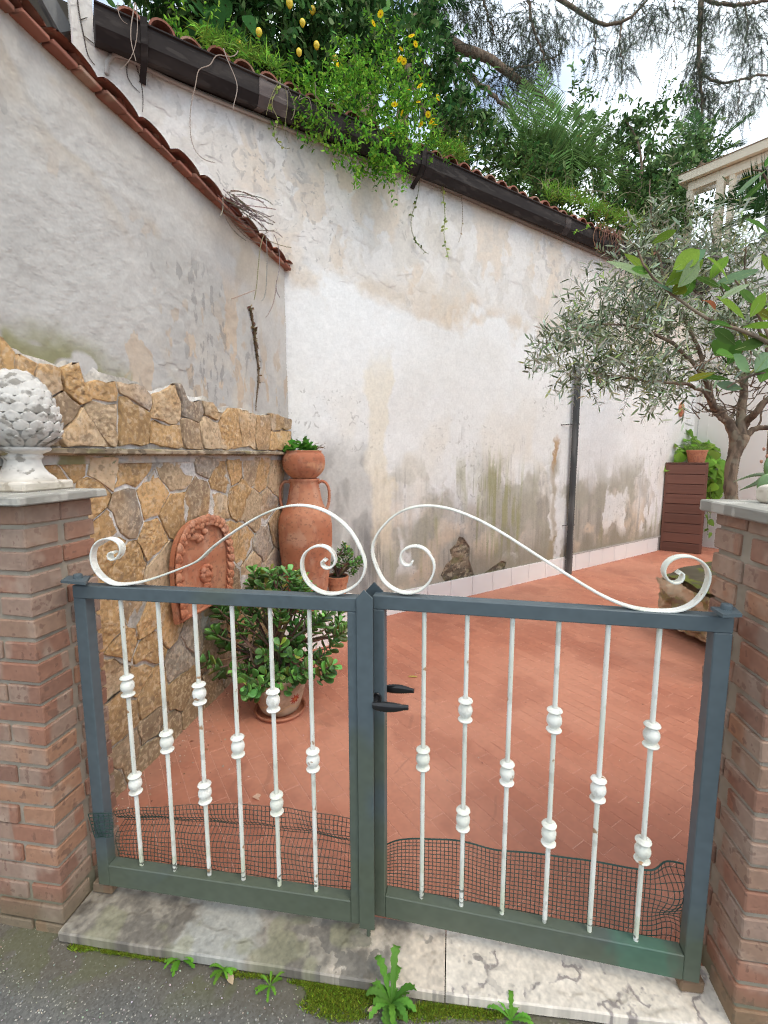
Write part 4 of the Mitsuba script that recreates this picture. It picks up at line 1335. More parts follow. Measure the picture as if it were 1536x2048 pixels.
m, uu, zz = lever((746, 1411), (817, 1415), -.042, True)
part(gr, "handle", m.ply("m_black_plastic", 50), "black lever handle on the street side")
us, zs = RL.px(754, 1397, -.004)
m = MB(); c = RL.P(us, -.001, zs); V, F = lathe([(.0, .004), (.012, .004), (.0135, .002), (.0135, .0)][::-1], 20)
m.add(c + V[:, :1] * RL.u - V[:, 2:3] * RL.v * 1 + V[:, 1:2] * np.array([0, 0, 1.3]), F[:, ::-1]); 
V, F = lathe([(.006, 0), (.006, .006), (.0, .006)], 12); m.add(c + V[:, :1] * RL.u - V[:, 2:3] * RL.v + V[:, 1:2] * np.array([0, 0, 1.0]), F[:, ::-1])
part(gr, "lock_plate", m.ply("m_black_plastic", 40))
m, _, _ = lever((770, 1377), (828, 1382), FD + .045, False)
part(gr, "handle", m.ply("m_black_plastic", 50), "black lever handle on the courtyard side")


def hinge(parent, pts, z, bolt, leaf_end):
    P = Polygon([tuple(p) for p in pts])
    t = trimesh.creation.extrude_polygon(P, .008, engine="earcut")
    m = MB(); m.add(np.array(t.vertices) + [0, 0, z], np.array(t.faces)); k = part(parent, "hinge_plate", m.ply("m_gate"))
    m = MB(); V, F = lathe([(.013, 0), (.013, .010), (.011, .013), (0.0, .0135)], 16); m.add(V + [bolt[0], bolt[1], z + .008], F); part(k, "bolt", m.ply("m_gate", 40))
    m = MB(); m.add(*tube([(leaf_end[0], leaf_end[1], HG - .002), (leaf_end[0], leaf_end[1], z)], .009, 12)); part(k, "pin", m.ply("m_gate", 40))


zh = 1.066
lq = lambda x, y: atz(x, y, zh + .008)[:2]
hinge(gl, [lq(121, 1161), lq(171, 1165), lq(181, 1151), lq(136, 1151)], zh, lq(156, 1156), (.018, .02))
rq = lambda x, y: atz(x, y, zh + .008)[:2]
re = RL.P(.9212 - .02, .02, 0)
hinge(gr, [rq(1421, 1213), rq(1446, 1229), rq(1485, 1228), rq(1470, 1214)], zh, rq(1453, 1218), re)
# pivot blocks on the threshold
for par, (px0, px1, py), xx in ((gl, (184, 226, 1788), 0), (gr, (1362, 1406, 1988), 1)):
    q0, q1 = atz(px0, py, -.05), atz(px1, py, -.05)
    m = MB(); V, F = cbox((abs(q1[0] - q0[0]), .055, .038), .004, np.random.default_rng(3), .002); c = (q0 + q1) / 2
    m.add(V + [c[0], c[1] + .028, -.031], F, tone=.3); part(par, "pivot_block", m.ply("m_brick", uv=True))
m = MB(); q = atz(736, 1866, -.03); m.add(*tube([(q[0], q[1] + .012, -.05), (q[0], q[1] + .012, .02)], .0065, 10)); part(gl, "drop_bolt", m.ply("m_gate", 40))

# ------------------------------------------------------------------ green plastic nets tied behind the bars
rn = np.random.default_rng(17)


def net(label, leaf, top_px, w, u_lo, u_hi, z_lo, cell, fold_fn, edge):
    tops = np.array([leaf.px(x, y, w) for x, y in top_px]); o = np.argsort(tops[:, 0]); tops = tops[o]
    from scipy.interpolate import PchipInterpolator
    top = PchipInterpolator(tops[:, 0], tops[:, 1])
    nu = int((u_hi - u_lo) / cell); nv = 15
    us = np.linspace(u_lo, u_hi, nu)

    def at(u, t):
        zt = float(top(np.clip(u, tops[0, 0], tops[-1, 0])))
        uu, ww, z = fold_fn(u, t, zt)
        return leaf.P(uu, w + ww, z)
    m = MB(); fine = np.linspace(0, 1, 24); r = .00075
    sq = np.array([(-1, -1), (1, -1), (1, 1), (-1, 1)]) * r
    for u in us: m.add(*sweep([at(u, t) for t in fine], sq, True, False))
    uf = np.linspace(u_lo, u_hi, nu * 2)
    for t in np.linspace(0, 1, nv + 1): m.add(*sweep([at(u, t) for u in uf], sq * (2.4 if edge and t == 1 else 1), True, False))
    return single("plastic_net", m.ply("m_net"), label, "net", "green nets tied along the foot of the gate")


def fold_l(u, t, zt):
    z0 = .055; h = zt - z0
    z = z0 + h * t
    sag = .010 * math.exp(-((t - .72 + .12 * u) / .10) ** 2)
    ww = .007 * math.sin(u * 9 + t * 2.5) * (.3 + .7 * t) + .040 * math.exp(-((t - .70 + .15 * u) / .12) ** 2) + .002 * math.sin(u * 37 + t * 9)
    z -= .9 * sag
    return u + .004 * math.sin(t * 9 + u * 20), ww, z


def fold_r(u, t, zt):
    z0 = .055; h = zt - z0
    c = math.exp(-((u - .855) / .035) ** 2)
    ww = .008 * math.sin(u * 9 + t * 2) * t + .022 * c * math.sin(t * 8) + .0015 * math.sin(u * 31)
    return u + .010 * math.sin(t * 11) * c, ww, z0 + h * t


net("green plastic net sagging along the foot of the left gate leaf", LL, [(225, 1624), (300, 1612), (400, 1608), (520, 1614), (600, 1622), (700, 1634)], .046, .040, .885, 0, .0128, fold_l, False)
net("green plastic net with a corded upper edge along the foot of the right gate leaf", RL, [(764, 1697), (800, 1682), (850, 1676), (930, 1680), (1000, 1697), (1100, 1712), (1200, 1730), (1300, 1742), (1340, 1738), (1374, 1733)], .046, .028, .885, 0, .0122, fold_r, True)


def fold_w(u, t, zt):
    return u, .004 * math.sin(t * 5 + u * 30), .205 - .03 + (zt - .175) * t


m = MB(); sq = np.array([(-1, -1), (1, -1), (1, 1), (-1, 1)]) * .0009
q = [LL.px(176, 1628, -.006), LL.px(226, 1626, -.006), LL.px(226, 1672, -.006), LL.px(190, 1676, -.006)]
c00, c10, c11, c01 = [np.array(a) for a in q]
W_ = lambda a, b: LL.P(*(lambda uz: (uz[0], -.006 - .004 * math.sin(a * 6) * math.sin(b * 4), uz[1]))(c00 * (1 - a) * (1 - b) + c10 * a * (1 - b) + c11 * a * b + c01 * (1 - a) * b))
for a in np.linspace(0, 1, 6): m.add(*sweep([W_(a, b) for b in np.linspace(0, 1, 8)], sq, True, False))
for b in np.linspace(0, 1, 8): m.add(*sweep([W_(a, b) for a in np.linspace(0, 1, 8)], sq, True, False))
single("plastic_net", m.ply("m_net"), "short end of green net wrapped round the front of the left gate post", "net")

# ------------------------------------------------------------------ pine cone ornament on the left pillar
fin = thing("stone_finial", "white painted stone pine cone ornament on a stem, on the left pillar", "ornament")
fc = np.array([-.216, .080])
V, F = cbox((.19, .19, .030), .006, np.random.default_rng(2), .0015); m = MB(); m.add(V + [fc[0], fc[1], 1.3555], F); part(fin, "plinth", m.ply("m_finial"))
stem = profile_spline([(.088, 1.370), (.086, 1.378), (.072, 1.392), (.058, 1.410), (.050, 1.430), (.050, 1.442), (.056, 1.450), (.054, 1.456), (.062, 1.462), (.078, 1.470), (.080, 1.475), (.066, 1.480)], 44)
m = MB(); m.add(*lathe(stem, 40, (fc[0], fc[1], 0))); part(fin, "stem", m.ply("m_finial", 40))
body_pts = np.array([(.056, 1.474), (.079, 1.490), (.100, 1.512), (.108, 1.540), (.107, 1.575), (.099, 1.615), (.083, 1.658), (.058, 1.695), (.029, 1.718), (.0, 1.726)])
bz = np.linspace(1.474, 1.726, 60); from scipy.interpolate import PchipInterpolator
br = PchipInterpolator(body_pts[:, 1], body_pts[:, 0])
m = MB(); m.add(*lathe(np.stack([br(bz) - .004, bz], 1), 40, (fc[0], fc[1], 0))); part(fin, "core", m.ply("m_finial", True))
rs = np.random.default_rng(12)
rowz = [1.480, 1.503, 1.530, 1.558, 1.585, 1.611, 1.636, 1.659, 1.680, 1.698]
for r, z in enumerate(rowz):
    rad = float(br(z)); n = [15, 17, 18, 18, 17, 16, 14, 12, 9, 6][r]
    for i in range(n):
        a = (i + .5 * (r % 2)) / n * 2 * math.pi + rs.normal(0, .02)
        hgt = .036 - .0011 * r; w = 2 * math.pi * rad / n * .56
        st = [(0, .75), (.35, 1.0), (.7, .92), (.9, .62), (1.0, .25)]
        V = []
        for t, k in st:
            zz_ = z + hgt * t; rr = float(br(min(zz_, 1.72)))
            out = (.002 + .0085 * t) if t < 1 else .008
            for s_ in (-1, -.5, 0, .5, 1):
                aa = a + s_ * w * k / max(rad, .02) * (rad / max(rr, .03))
                bul = .0055 * (1 - s_ * s_) + out
                V.append((fc[0] + (rr + bul - .003) * math.cos(aa), fc[1] + (rr + bul - .003) * math.sin(aa), zz_ - .004 * t * (s_ * s_)))
        for s_ in (-1, -.5, 0, .5, 1):                 # turned-in rim
            zz_ = z + hgt * .97; rr = float(br(min(zz_, 1.72))); aa = a + s_ * w * .4 / max(rad, .02)
            V.append((fc[0] + (rr - .004) * math.cos(aa), fc[1] + (rr - .004) * math.sin(aa), zz_ - .006))
        F = grid(6, 5)[:, ::-1]
        m = MB(); m.add(V, F); part(fin, "scale", m.ply("m_finial", 55))

# small stone on the right pillar
m = MB(); t = trimesh.creation.icosphere(3, 1.0); V = np.array(t.vertices)
V = np.sign(V) * np.abs(V) ** .6 * [.030, .036, .026]; V *= 1 + .16 * (meshkit.fbm(V * 22, 3, 4)[:, None] - .5)
q = atz(1532, 998, 1.32); cst = np.array([1.90 + .16, .115, 1.352])
cst = onp(1548, 972, (0, 1, 0), .14); cst[2] = 1.345
m.add(V + cst, t.faces); single("stone", m.ply("m_finial", True), "small pale stone lying on the slab of the right pillar", "stone")

# ------------------------------------------------------------------ tall terracotta jar with a bowl of ivy on top
JC = onp(612, 1100, ND, CW - .215); 
dj = (JC - CAM) @ FW; mpp = dj / FOC
def jz(py): return onp(612, py, ND, CW - .215)[2]
jar = thing("terracotta_jar", "tall terracotta jar with two handles, standing in the corner of the courtyard", "jar")
zb_ = PLZ + .004
jp = [(.0, zb_), (.088, zb_), (.105, zb_ + .03), (38 * mpp, jz(1190)), (45 * mpp, jz(1150)), (51 * mpp, jz(1100)), (52.5 * mpp, jz(1060)), (51 * mpp, jz(1037)), (46 * mpp, jz(1024)), (39 * mpp, jz(1014)), (34.5 * mpp, jz(1003)), (31.5 * mpp, jz(990)), (29 * mpp, jz(975)), (28.5 * mpp, jz(962)), (30.5 * mpp, jz(958.5)), (24 * mpp, jz(957)), (22 * mpp, jz(975))]
m = MB(); m.add(*lathe(profile_spline(jp, 90), 56, (JC[0], JC[1], 0)), tone=.2, kind=0); part(jar, "body", m.ply("m_terracotta", True, uv=True))
rt = nrm(np.array([RT[0], RT[1], 0]))
for sgn in (-1, 1):
    hp = [(27 * mpp, jz(966)), (38 * mpp, jz(963)), (46 * mpp, jz(972)), (48.5 * mpp, jz(990)), (46 * mpp, jz(1010)), (39 * mpp, jz(1026)), (36 * mpp, jz(1034))]
    P = spline([np.array([JC[0], JC[1], 0]) + rt * sgn * a + np.array([0, 0, z]) for a, z in hp], 24)
    m = MB(); V, F = sweep(P, circ(10) * [.011, .019], True, True, np.cross(rt, (0, 0, 1))); m.add(V, F, tone=.2); part(jar, "handle", m.ply("m_terracotta", True, uv=True))
bowl = thing("potted_ivy", "round terracotta bowl of trailing ivy balanced on top of the tall jar", "potted plant")
bp = [(.0, jz(957) + .001), (22 * mpp, jz(957) + .001), (28 * mpp, jz(952)), (38 * mpp, jz(940)), (41 * mpp, jz(926)), (40 * mpp, jz(914)), (36 * mpp, jz(907)), (34 * mpp, jz(905)), (35 * mpp, jz(902)), (32.5 * mpp, jz(901)), (31 * mpp, jz(909))]
m = MB(); m.add(*lathe(profile_spline(bp, 60), 48, (JC[0], JC[1], 0)), tone=.6, kind=1); part(bowl, "pot", m.ply("m_terracotta", True, uv=True))
m = MB(); m.add(*lathe([(.0, jz(905)), (31 * mpp, jz(906))][::-1], 24, (JC[0], JC[1], 0))); part(bowl, "soil", m.ply("m_soil"))
rs = np.random.default_rng(40)


def ivy_leaf(mb, p, d, n, L, col):
    """A five-pointed ivy leaf."""
    d = nrm(d); s = nrm(np.cross(n, d)); n = np.cross(d, s)
    pts = [(0, 0), (-.12, .30), (.10, .50), (.30, .34), (.52, .62), (.62, .26), (1.0, 0), (.62, -.26), (.52, -.62), (.30, -.34), (.10, -.50), (-.12, -.30)]
    V = [p + d * .38 * L - n * .02 * L] + [p + d * a * L + s * b * L + n * (.10 * abs(b) - .06 * a * a) * L for a, b in pts]
    F = [(0, 1 + i, 1 + (i + 1) % 12) for i in range(12)]
    mb.add(V, F, col=col)


for i in range(95):
    a = rs.uniform(0, 2 * math.pi); r = math.sqrt(rs.uniform(0, 1)) * .115
    left = -rt * .03
    p = np.array([JC[0], JC[1], jz(903)]) + left + np.array([math.cos(a) * r, math.sin(a) * r, rs.uniform(0, .11) * (1.15 - r / .125)])
    d = np.array([math.cos(a), math.sin(a), rs.uniform(-.3, .5)]) + rs.normal(0, .3, 3)
    mb = MB(); ivy_leaf(mb, p, d, np.array([0, 0, 1]) - FW * .7 + rs.normal(0, .35, 3), rs.uniform(.034, .056), tint(rs, 1, (.065, .19, .028), .35)[0]); part(bowl, "leaf", mb.ply("m_leaf", True))
for i in range(14):                                     # a spray hanging over the left rim
    p = np.array([JC[0], JC[1], jz(899)]) - rt * rs.uniform(.11, .165) - FW * .02 + np.array([0, 0, rs.uniform(-.02, .03)])
    mb = MB(); ivy_leaf(mb, p, -rt + rs.normal(0, .5, 3), np.array([0, 0, 1]) - FW + rs.normal(0, .3, 3), rs.uniform(.022, .04), tint(rs, 1, (.09, .24, .03), .3)[0]); part(bowl, "leaf", mb.ply("m_leaf", True))
m = MB()
for i in range(16):
    a = rs.uniform(-.6, .9); p0 = np.array([JC[0], JC[1], jz(903)]) + rt * .09 * math.cos(a) + np.array([0, 0, .01])
    e = p0 + rt * rs.uniform(.02, .09) + np.array([0, 0, rs.uniform(-.03, .05)]) + rs.normal(0, .02, 3)
    P = spline([p0, (p0 + e) / 2 + rs.normal(0, .008, 3) + [0, 0, .015], e], 7); m.add(*tube(P, .0014, 4), col=(.16, .10, .05))
part(bowl, "dry_stem", m.ply("m_twig"), "dry stems on the right of the bowl", "stuff")

# ------------------------------------------------------------------ jade plants
JL = None


def jade_leaf(p, d, n, L, W, col):
    d = nrm(d); s = np.cross(n, d); s = nrm(s) if np.linalg.norm(s) > 1e-3 else nrm(np.cross((.2, .9, .3), d)); n = np.cross(d, s)
    st = [(0, .25), (.22, .42), (.52, .86), (.76, 1.0), (.93, .72)]; k = 8; V = []
    cs = [(math.cos(a), math.sin(a)) for a in np.arange(k) / k * 2 * math.pi]
    for t, w in st:
        cen = p + d * t * L + n * (.16 * t * t * L)
        for c, q in cs: V.append(cen + s * c * w * W + n * q * W * .24 * (w ** .5) + n * (.25 * (c * w) ** 2 * W))
    V.append(p + d * L + n * (.16 * L)); F = []
    for i in range(len(st) - 1):
        for j in range(k): F.append((i * k + j, i * k + (j + 1) % k, (i + 1) * k + (j + 1) % k, (i + 1) * k + j))
    F = np.array(F); F = np.vstack([F[:, [0, 1, 2]], F[:, [0, 2, 3]], [(4 * k + j, 4 * k + (j + 1) % k, 5 * k) for j in range(k)]])
    return np.array(V), F, col


def jade(key, base, tips, leafL, rs, stem_r, limit, up_bias=.35):
    """Branches from the pot to each tip; a rosette of fleshy leaves in opposite pairs at and below each tip."""
    m = MB(); allv = []
    forks = []
    for t in tips:
        t = np.asarray(t, float); d = t - base; h = np.linalg.norm(d)
        near = min(forks, key=lambda f: np.linalg.norm(f - (base + d * .45)), default=None)
        P0 = base + np.array([d[0], d[1], 0]) * .06
        mid = base + np.array([d[0] * .42, d[1] * .42, d[2] * .55 + .03]) + rs.normal(0, .012, 3)
        if near is not None and np.linalg.norm(near - mid) < .09: mid = near
        else: forks.append(mid)
        P = spline([P0, mid, mid * .4 + t * .6 + rs.normal(0, .012, 3) - [0, 0, .012], t], 14)
        m.add(*tube(P, np.linspace(stem_r, stem_r * .42, 14), 7), col=tint(rs, 1, (.13, .085, .06), .15)[0])
        ax = nrm(nrm(P[-1] - P[-3]) + [0, 0, up_bias])
        a0, b0, _ = frame(ax); roll = rs.uniform(0, 6.3)
        npair = rs.integers(4, 7)
        for q in range(npair):
            pos = t - ax * (npair - 1 - q) * leafL * .30
            for w in (0, 1):
                an = roll + q * math.pi / 2 + w * math.pi + rs.normal(0, .15)
                rad = a0 * math.cos(an) + b0 * math.sin(an)
                lift = .35 + .45 * q / npair + rs.normal(0, .12)
                dd = rad + ax * lift
                L = leafL * rs.uniform(.75, 1.15) * (1 - .35 * (q == npair - 1))
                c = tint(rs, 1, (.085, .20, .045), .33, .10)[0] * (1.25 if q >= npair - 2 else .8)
                if rs.random() < .10: c = c * [2.0, 1.0, .8]
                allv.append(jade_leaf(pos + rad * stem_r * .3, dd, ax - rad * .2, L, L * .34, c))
    part(key, "branch", m.ply("m_twig", True))
    order = sorted(range(len(allv)), key=lambda i: (allv[i][0].mean(0) - CAM) @ FW)
    rest = MB()
    for k, i in enumerate(order):
        V, F, c = allv[i]
        if k < limit:
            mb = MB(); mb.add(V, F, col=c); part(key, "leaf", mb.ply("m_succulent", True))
        else: rest.add(V, F, col=c)
    if rest.v: part(key, "far_leaves", rest.ply("m_succulent", True), None, "stuff")


PJ = atz(557, 1428, ZF); dP = (PJ - CAM) @ FW; PJ = np.array([.178, 1.205, ZF])
mp2 = ((PJ - CAM) @ FW) / FOC
big = thing("potted_jade_plant", "large bushy jade plant in a pale clay pot painted with red flowers", "potted plant")
m = MB(); V, F = lathe(profile_spline([(.0, ZF + .004), (.115, ZF + .004), (.142, ZF + .010), (.152, ZF + .030), (.147, ZF + .034), (.138, ZF + .020), (.0, ZF + .016)], 30), 40, (PJ[0], PJ[1], 0)); m.add(V, F, tone=.3)
part(big, "saucer", m.ply("m_terracotta", True, uv=True))


def pot_paint(p, n, uv):
    x, y, z = p.x - float(PJ[0]), p.y - float(PJ[1]), p.z - ZF
    n1 = fbm(p.x * 14, p.y * 14, p.z * 14, 4)
    c = mix(C(.46, .34, .24), C(.33, .225, .15), smoothstep(.4, .62, n1))
    ang = dr.atan2(y, x)
    for k in range(7):
        a0 = -2.35 + k * .90
        da = ang - a0; da = da - 2 * math.pi * dr.floor((da + math.pi) / (2 * math.pi))
        u = da * .135; v = z - .125
        r = dr.sqrt(u * u + v * v); th = dr.atan2(v, u)
        pet = .033 * (.78 + .22 * dr.cos(th * 9 + k))
        c = mix(c, C(.34, .06, .035), smoothstep(.003, -.003, r - pet))
        c = mix(c, C(.42, .16, .05), smoothstep(.002, -.002, r - .010))
    sw = smoothstep(.006, .002, dr.abs(z - .075 - .014 * dr.sin(ang * 6)))
    return mix(c, C(.50, .33, .16), .6 * sw)


diffuse_like("m_painted_pot", proc(pot_paint), .7, .3, rough_bump, .4, 1e-3)
m = MB(); m.add(*lathe(profile_spline([(.0, ZF + .022), (.104, ZF + .022), (.111, ZF + .030), (.132, ZF + .09), (.148, ZF + .15), (.156, ZF + .215), (.164, ZF + .234), (.164, ZF + .252), (.154, ZF + .256), (.146, ZF + .23)], 50), 48, (PJ[0], PJ[1], 0))); part(big, "pot", m.ply("m_painted_pot", True))
m = MB(); m.add(*lathe([(.148, ZF + .236), (.0, ZF + .240)], 24, (PJ[0], PJ[1], 0))); part(big, "soil", m.ply("m_soil"))
rs = np.random.default_rng(77)
tips_px = [(408, 1235), (440, 1222), (425, 1260), (470, 1235), (500, 1245), (480, 1265), (520, 1225), (560, 1235), (590, 1250), (625, 1240), (660, 1255), (680, 1245), (640, 1235), (690, 1262), (600, 1268), (555, 1262), (450, 1290), (425, 1335), (440, 1345), (470, 1340), (405, 1320), (480, 1350), (500, 1385), (525, 1310), (545, 1330), (575, 1340), (590, 1310), (610, 1330), (560, 1290), (650, 1305), (665, 1330), (655, 1345), (645, 1320), (530, 1365), (575, 1370), (505, 1360), (490, 1310), (620, 1290),
           (500, 1165), (520, 1150), (540, 1140), (560, 1142), (580, 1145), (600, 1150), (530, 1170), (560, 1165), (590, 1172), (515, 1185), (545, 1188), (600, 1190), (620, 1175), (470, 1195), (455, 1215), (640, 1195), (575, 1200), (535, 1205), (660, 1220), (500, 1210), (605, 1215), (625, 1205), (680, 1225), (430, 1205), (415, 1290), (560, 1220)]
tips = []
for i, (x, y) in enumerate(tips_px):
    off = rs.uniform(-.20, .22)
    d0 = (PJ - CAM) @ FW + off
    tips.append(atd(x, y, d0))
for i in range(20):
    x, y = tips_px[rs.integers(len(tips_px))]; x += rs.normal(0, 20); y += rs.normal(0, 16)
    if 395 < x < 695 and 1140 < y < 1385: tips.append(atd(x, y, (PJ - CAM) @ FW + rs.uniform(-.15, .25)))
for x, y in ((500, 1385), (515, 1372), (530, 1350), (548, 1362), (575, 1372), (585, 1350), (603, 1345), (560, 1345), (490, 1370), (620, 1335)): tips.append(atd(x, y, (PJ - CAM) @ FW - .19 + rs.uniform(-.02, .03)))
jade(big, np.array([PJ[0], PJ[1], ZF + .22]), tips, .070, rs, .009, 290)

sp_ = onp(688, 1150, ND, CW - .15)
small = thing("potted_jade_plant", "small young jade plant in a plain terracotta pot, right of the tall jar", "potted plant")
ms = ((sp_ - CAM) @ FW) / FOC; zb2 = PLZ + .004
def szz(py): return onp(675, py, ND, CW - .15)[2]
SC = onp(675, 1170, ND, CW - .15)
zr = szz(1151)
m = MB(); m.add(*lathe([(.0, zb2), (15 * ms, zb2), (19 * ms, zr - .062), (20.5 * ms, zr - .060), (22.5 * ms, zr - .004), (22 * ms, zr), (20 * ms, zr), (19.5 * ms, zr - .02)], 40, (SC[0], SC[1], 0)), tone=.35, kind=.4); part(small, "pot", m.ply("m_terracotta", False, uv=True))
m = MB(); m.add(*lathe([(19.6 * ms, zr - .014), (.0, zr - .010)], 24, (SC[0], SC[1], 0))); part(small, "soil", m.ply("m_soil"))
tp2 = [(688, 1088), (695, 1095), (680, 1100), (700, 1105), (685, 1112), (715, 1118), (722, 1125), (705, 1125), (675, 1118), (690, 1122), (678, 1130), (712, 1135), (700, 1115), (672, 1140), (668, 1128), (695, 1135), (708, 1142), (725, 1112)]
dS = (SC - CAM) @ FW
jade(small, np.array([SC[0], SC[1], zr - .01]), [atd(x, y, dS + rs.uniform(-.07, .06)) for x, y in tp2], .040, rs, .007, 60)

# ------------------------------------------------------------------ terracotta relief hung on the stone facing
plq = thing("terracotta_plaque", "terracotta relief plaque with leafy border and small head, hung on the stone wall", "plaque")
pc = onl(392, 1140, .03); PY0 = 1.05; PZ0 = .605; PXo = float(lw_x(PY0, .85)) + .028
Rp = np.stack([np.array([0.045, 1, 0]) / math.hypot(.045, 1), (0, 0, 1), (1, -.045, 0)])   # (a, z, out) -> world
plp = lambda q: np.array([PXo, PY0, 0]) + np.asarray(q, float) @ Rp
hw_ = .255; ztp = 1.115
arch = []
for t in np.linspace(0, 1, 41):
    a = math.pi * (1 - t); arch.append((hw_ * math.copysign(abs(math.cos(a)) ** .8, math.cos(a)), .86 + (ztp - .86) * math.sin(a) ** .9))
outl = [(-hw_ + .012, PZ0)] + [(-hw_, .70)] + arch + [(hw_, .70), (hw_ - .012, PZ0)]
t = trimesh.creation.extrude_polygon(Polygon(outl), .026, engine="earcut")
m = MB(); V = np.array(t.vertices); m.add(plp(V), np.array(t.faces), tone=.9, kind=.25); part(plq, "slab", m.ply("m_terracotta", False, uv=True))
rs = np.random.default_rng(6)
bo = np.array([p for p in outl]); per = Polygon(outl).exterior
stem_l = [(-hw_ + .05, PZ0 + .03)] + [(x * .93, .86 + (z - .86) * .92) for x, z in arch] + [(hw_ - .05, PZ0 + .03)]
m = MB(); m.add(*tube(plp([(a, z, .030) for a, z in spline(stem_l, 60)]), .006, 6), tone=.2); part(plq, "stem", m.ply("m_terracotta", True, uv=True))


def blob(c, rx, ry, rz, ang, rs, n=2):
    t = trimesh.creation.icosphere(n, 1.0); V = np.array(t.vertices) * [rx, ry, rz]
    V[:, 2] += .25 * rz * np.cos(V[:, 0] / rx * 3)
    ca, sa = math.cos(ang), math.sin(ang)
    V = np.stack([V[:, 0] * ca - V[:, 1] * sa, V[:, 0] * sa + V[:, 1] * ca, V[:, 2]], 1)
    return V + c, np.array(t.faces)


sl = spline(stem_l, 27)
for i, (a, z) in enumerate(sl):
    tg = sl[min(i + 1, 26)] - sl[max(i - 1, 0)]; an = math.atan2(tg[1], tg[0])
    for sgn, ln in ((1, .062), (-1, .036)):
        an2 = an + sgn * (1.0 + rs.normal(0, .12))
        m = MB()
        # a curled acanthus leaf: a fat cupped tongue with a rolled tip
        P = []
        for t in np.linspace(0, 1, 7):
            P.append((a + math.cos(an2 - sgn * t * .9) * ln * t, z + math.sin(an2 - sgn * t * .9) * ln * t, .028 + .022 * math.sin(t * 2.6)))
        wd = np.array([.55, .9, 1.05, 1.1, 1.0, .8, .45]) * (.022 if sgn > 0 else .014)
        V, F = sweep(plp(P), circ(8) * [1.0, .45], True, True, Rp[2], wd); m.add(V, F, tone=rs.random() * .4, kind=.15)
        V, F = blob(np.array(P[-1]) + [0, 0, .004], wd[3] * .55, wd[3] * .55, wd[3] * .55, 0, rs, 1); m.add(plp(V), F, tone=.3)
        part(plq, "leaf_ornament", m.ply("m_terracotta", True, uv=True))
m = MB()
for k in range(9):                                      # crest of small flowers at the top
    V, F = blob(np.array([rs.normal(0, .045), 1.065 + rs.normal(0, .022), .034]), .022, .017, .016, rs.uniform(0, 3), rs, 2); m.add(plp(V), F, tone=.2)
part(plq, "crest", m.ply("m_terracotta", True, uv=True))
m = MB(); hz = .80                                      # a small head in relief
V, F = blob(np.array([0, hz, .026]), .040, .052, .030, .15, rs, 3)
V[:, 2] += .004 * np.sin(V[:, 1] * 150); m.add(plp(V), F, tone=.5)
for (dx, dz, rx, ry, rz, an) in ((0, .002, .008, .018, .024, 0), (-.016, .012, .010, .006, .012, .3), (.016, .012, .010, .006, .012, -.3), (0, -.022, .015, .005, .012, 0), (-.030, .035, .022, .012, .018, 1.0), (.030, .035, .022, .012, .018, -1.0), (0, .052, .026, .012, .018, 0), (-.038, -.005, .011, .024, .014, .2), (.038, -.005, .011, .024, .014, -.2), (0, -.055, .024, .020, .018, 0), (-.016, -.070, .012, .022, .014, .4), (.016, -.070, .012, .022, .014, -.4)):
    V, F = blob(np.array([dx, hz + dz, .038]), rx, ry, rz, an, rs, 2); m.add(plp(V), F, tone=.4)
part(plq, "relief_head", m.ply("m_terracotta", True, uv=True), "small face with leafy hair in relief")
m = MB(); m.add(*tube(plp([(-hw_ + .02, PZ0 + .012, .028), (hw_ - .02, PZ0 + .012, .028)]), .010, 8), tone=.1); part(plq, "bottom_moulding", m.ply("m_terracotta", True, uv=True))

# ------------------------------------------------------------------ small oval medallion on the back wall
q = onw(1361, 820); mr = ((q - CAM) @ FW) / FOC; s_m = q @ DD
med = thing("terracotta_medallion", "small oval terracotta medallion hung high on the wall by the garage corner", "medallion")
V, F = lathe([(.0, .022), (.65, .024), (.78, .030), (.92, .030), (1.0, .018), (1.0, 0)][::-1], 40)
sc_u = 8.0 * mr / abs(DD @ RT); m = MB(); W3 = np.stack([DD * sc_u, (0, 0, 13.5 * mr), -ND]); m.add(V @ W3 + wall_pt(s_m, q[2], -.001), F[:, ::-1], tone=.1, kind=1.0); part(med, "disc", m.ply("m_terracotta", False, uv=True))
rs = np.random.default_rng(5); m = MB()
for k in range(7):
    V, F = blob(np.array([rs.normal(0, .03), rs.normal(0, .06), .024]), .022, .032, .012, rs.uniform(0, 3), rs, 2); m.add(V @ np.stack([DD, (0, 0, 1), -ND]) + wall_pt(s_m, q[2], 0), F, tone=.2, kind=1.0)
part(med, "relief", m.ply("m_terracotta", True, uv=True))

# ------------------------------------------------------------------ plank pedestal with a trailing pothos
b0 = atz(1318, 1100, ZF); b1 = atz(1398, 1108, ZF)
ped = thing("wooden_pedestal", "tall reddish brown plank pedestal against the wall at the end of the courtyard", "pedestal")
pu = nrm((b1 - b0)[[0, 1]]); pu = np.array([pu[0], pu[1], 0]); pv = np.array([-pu[1], pu[0], 0]); pw = np.linalg.norm((b1 - b0)[:2]); dpt = .42
ztop = onp(1360, 926, pv, b0 @ pv)[2]
b0 = b0 + pu * .015 - pv * .02
Rq = np.stack([pu, pv, (0, 0, 1)])
m = MB(); V, F = cbox((pw - .02, dpt - .02, ztop - ZF - .03), .004); m.add(V @ Rq + b0 + pu * pw / 2 + pv * dpt / 2 + np.array([0, 0, (ztop - ZF) / 2]), F, tone=.5); part(ped, "core", m.ply("m_plank", uv=True))
rs = np.random.default_rng(15); nP = 9; hh = (ztop - ZF - .02) / nP
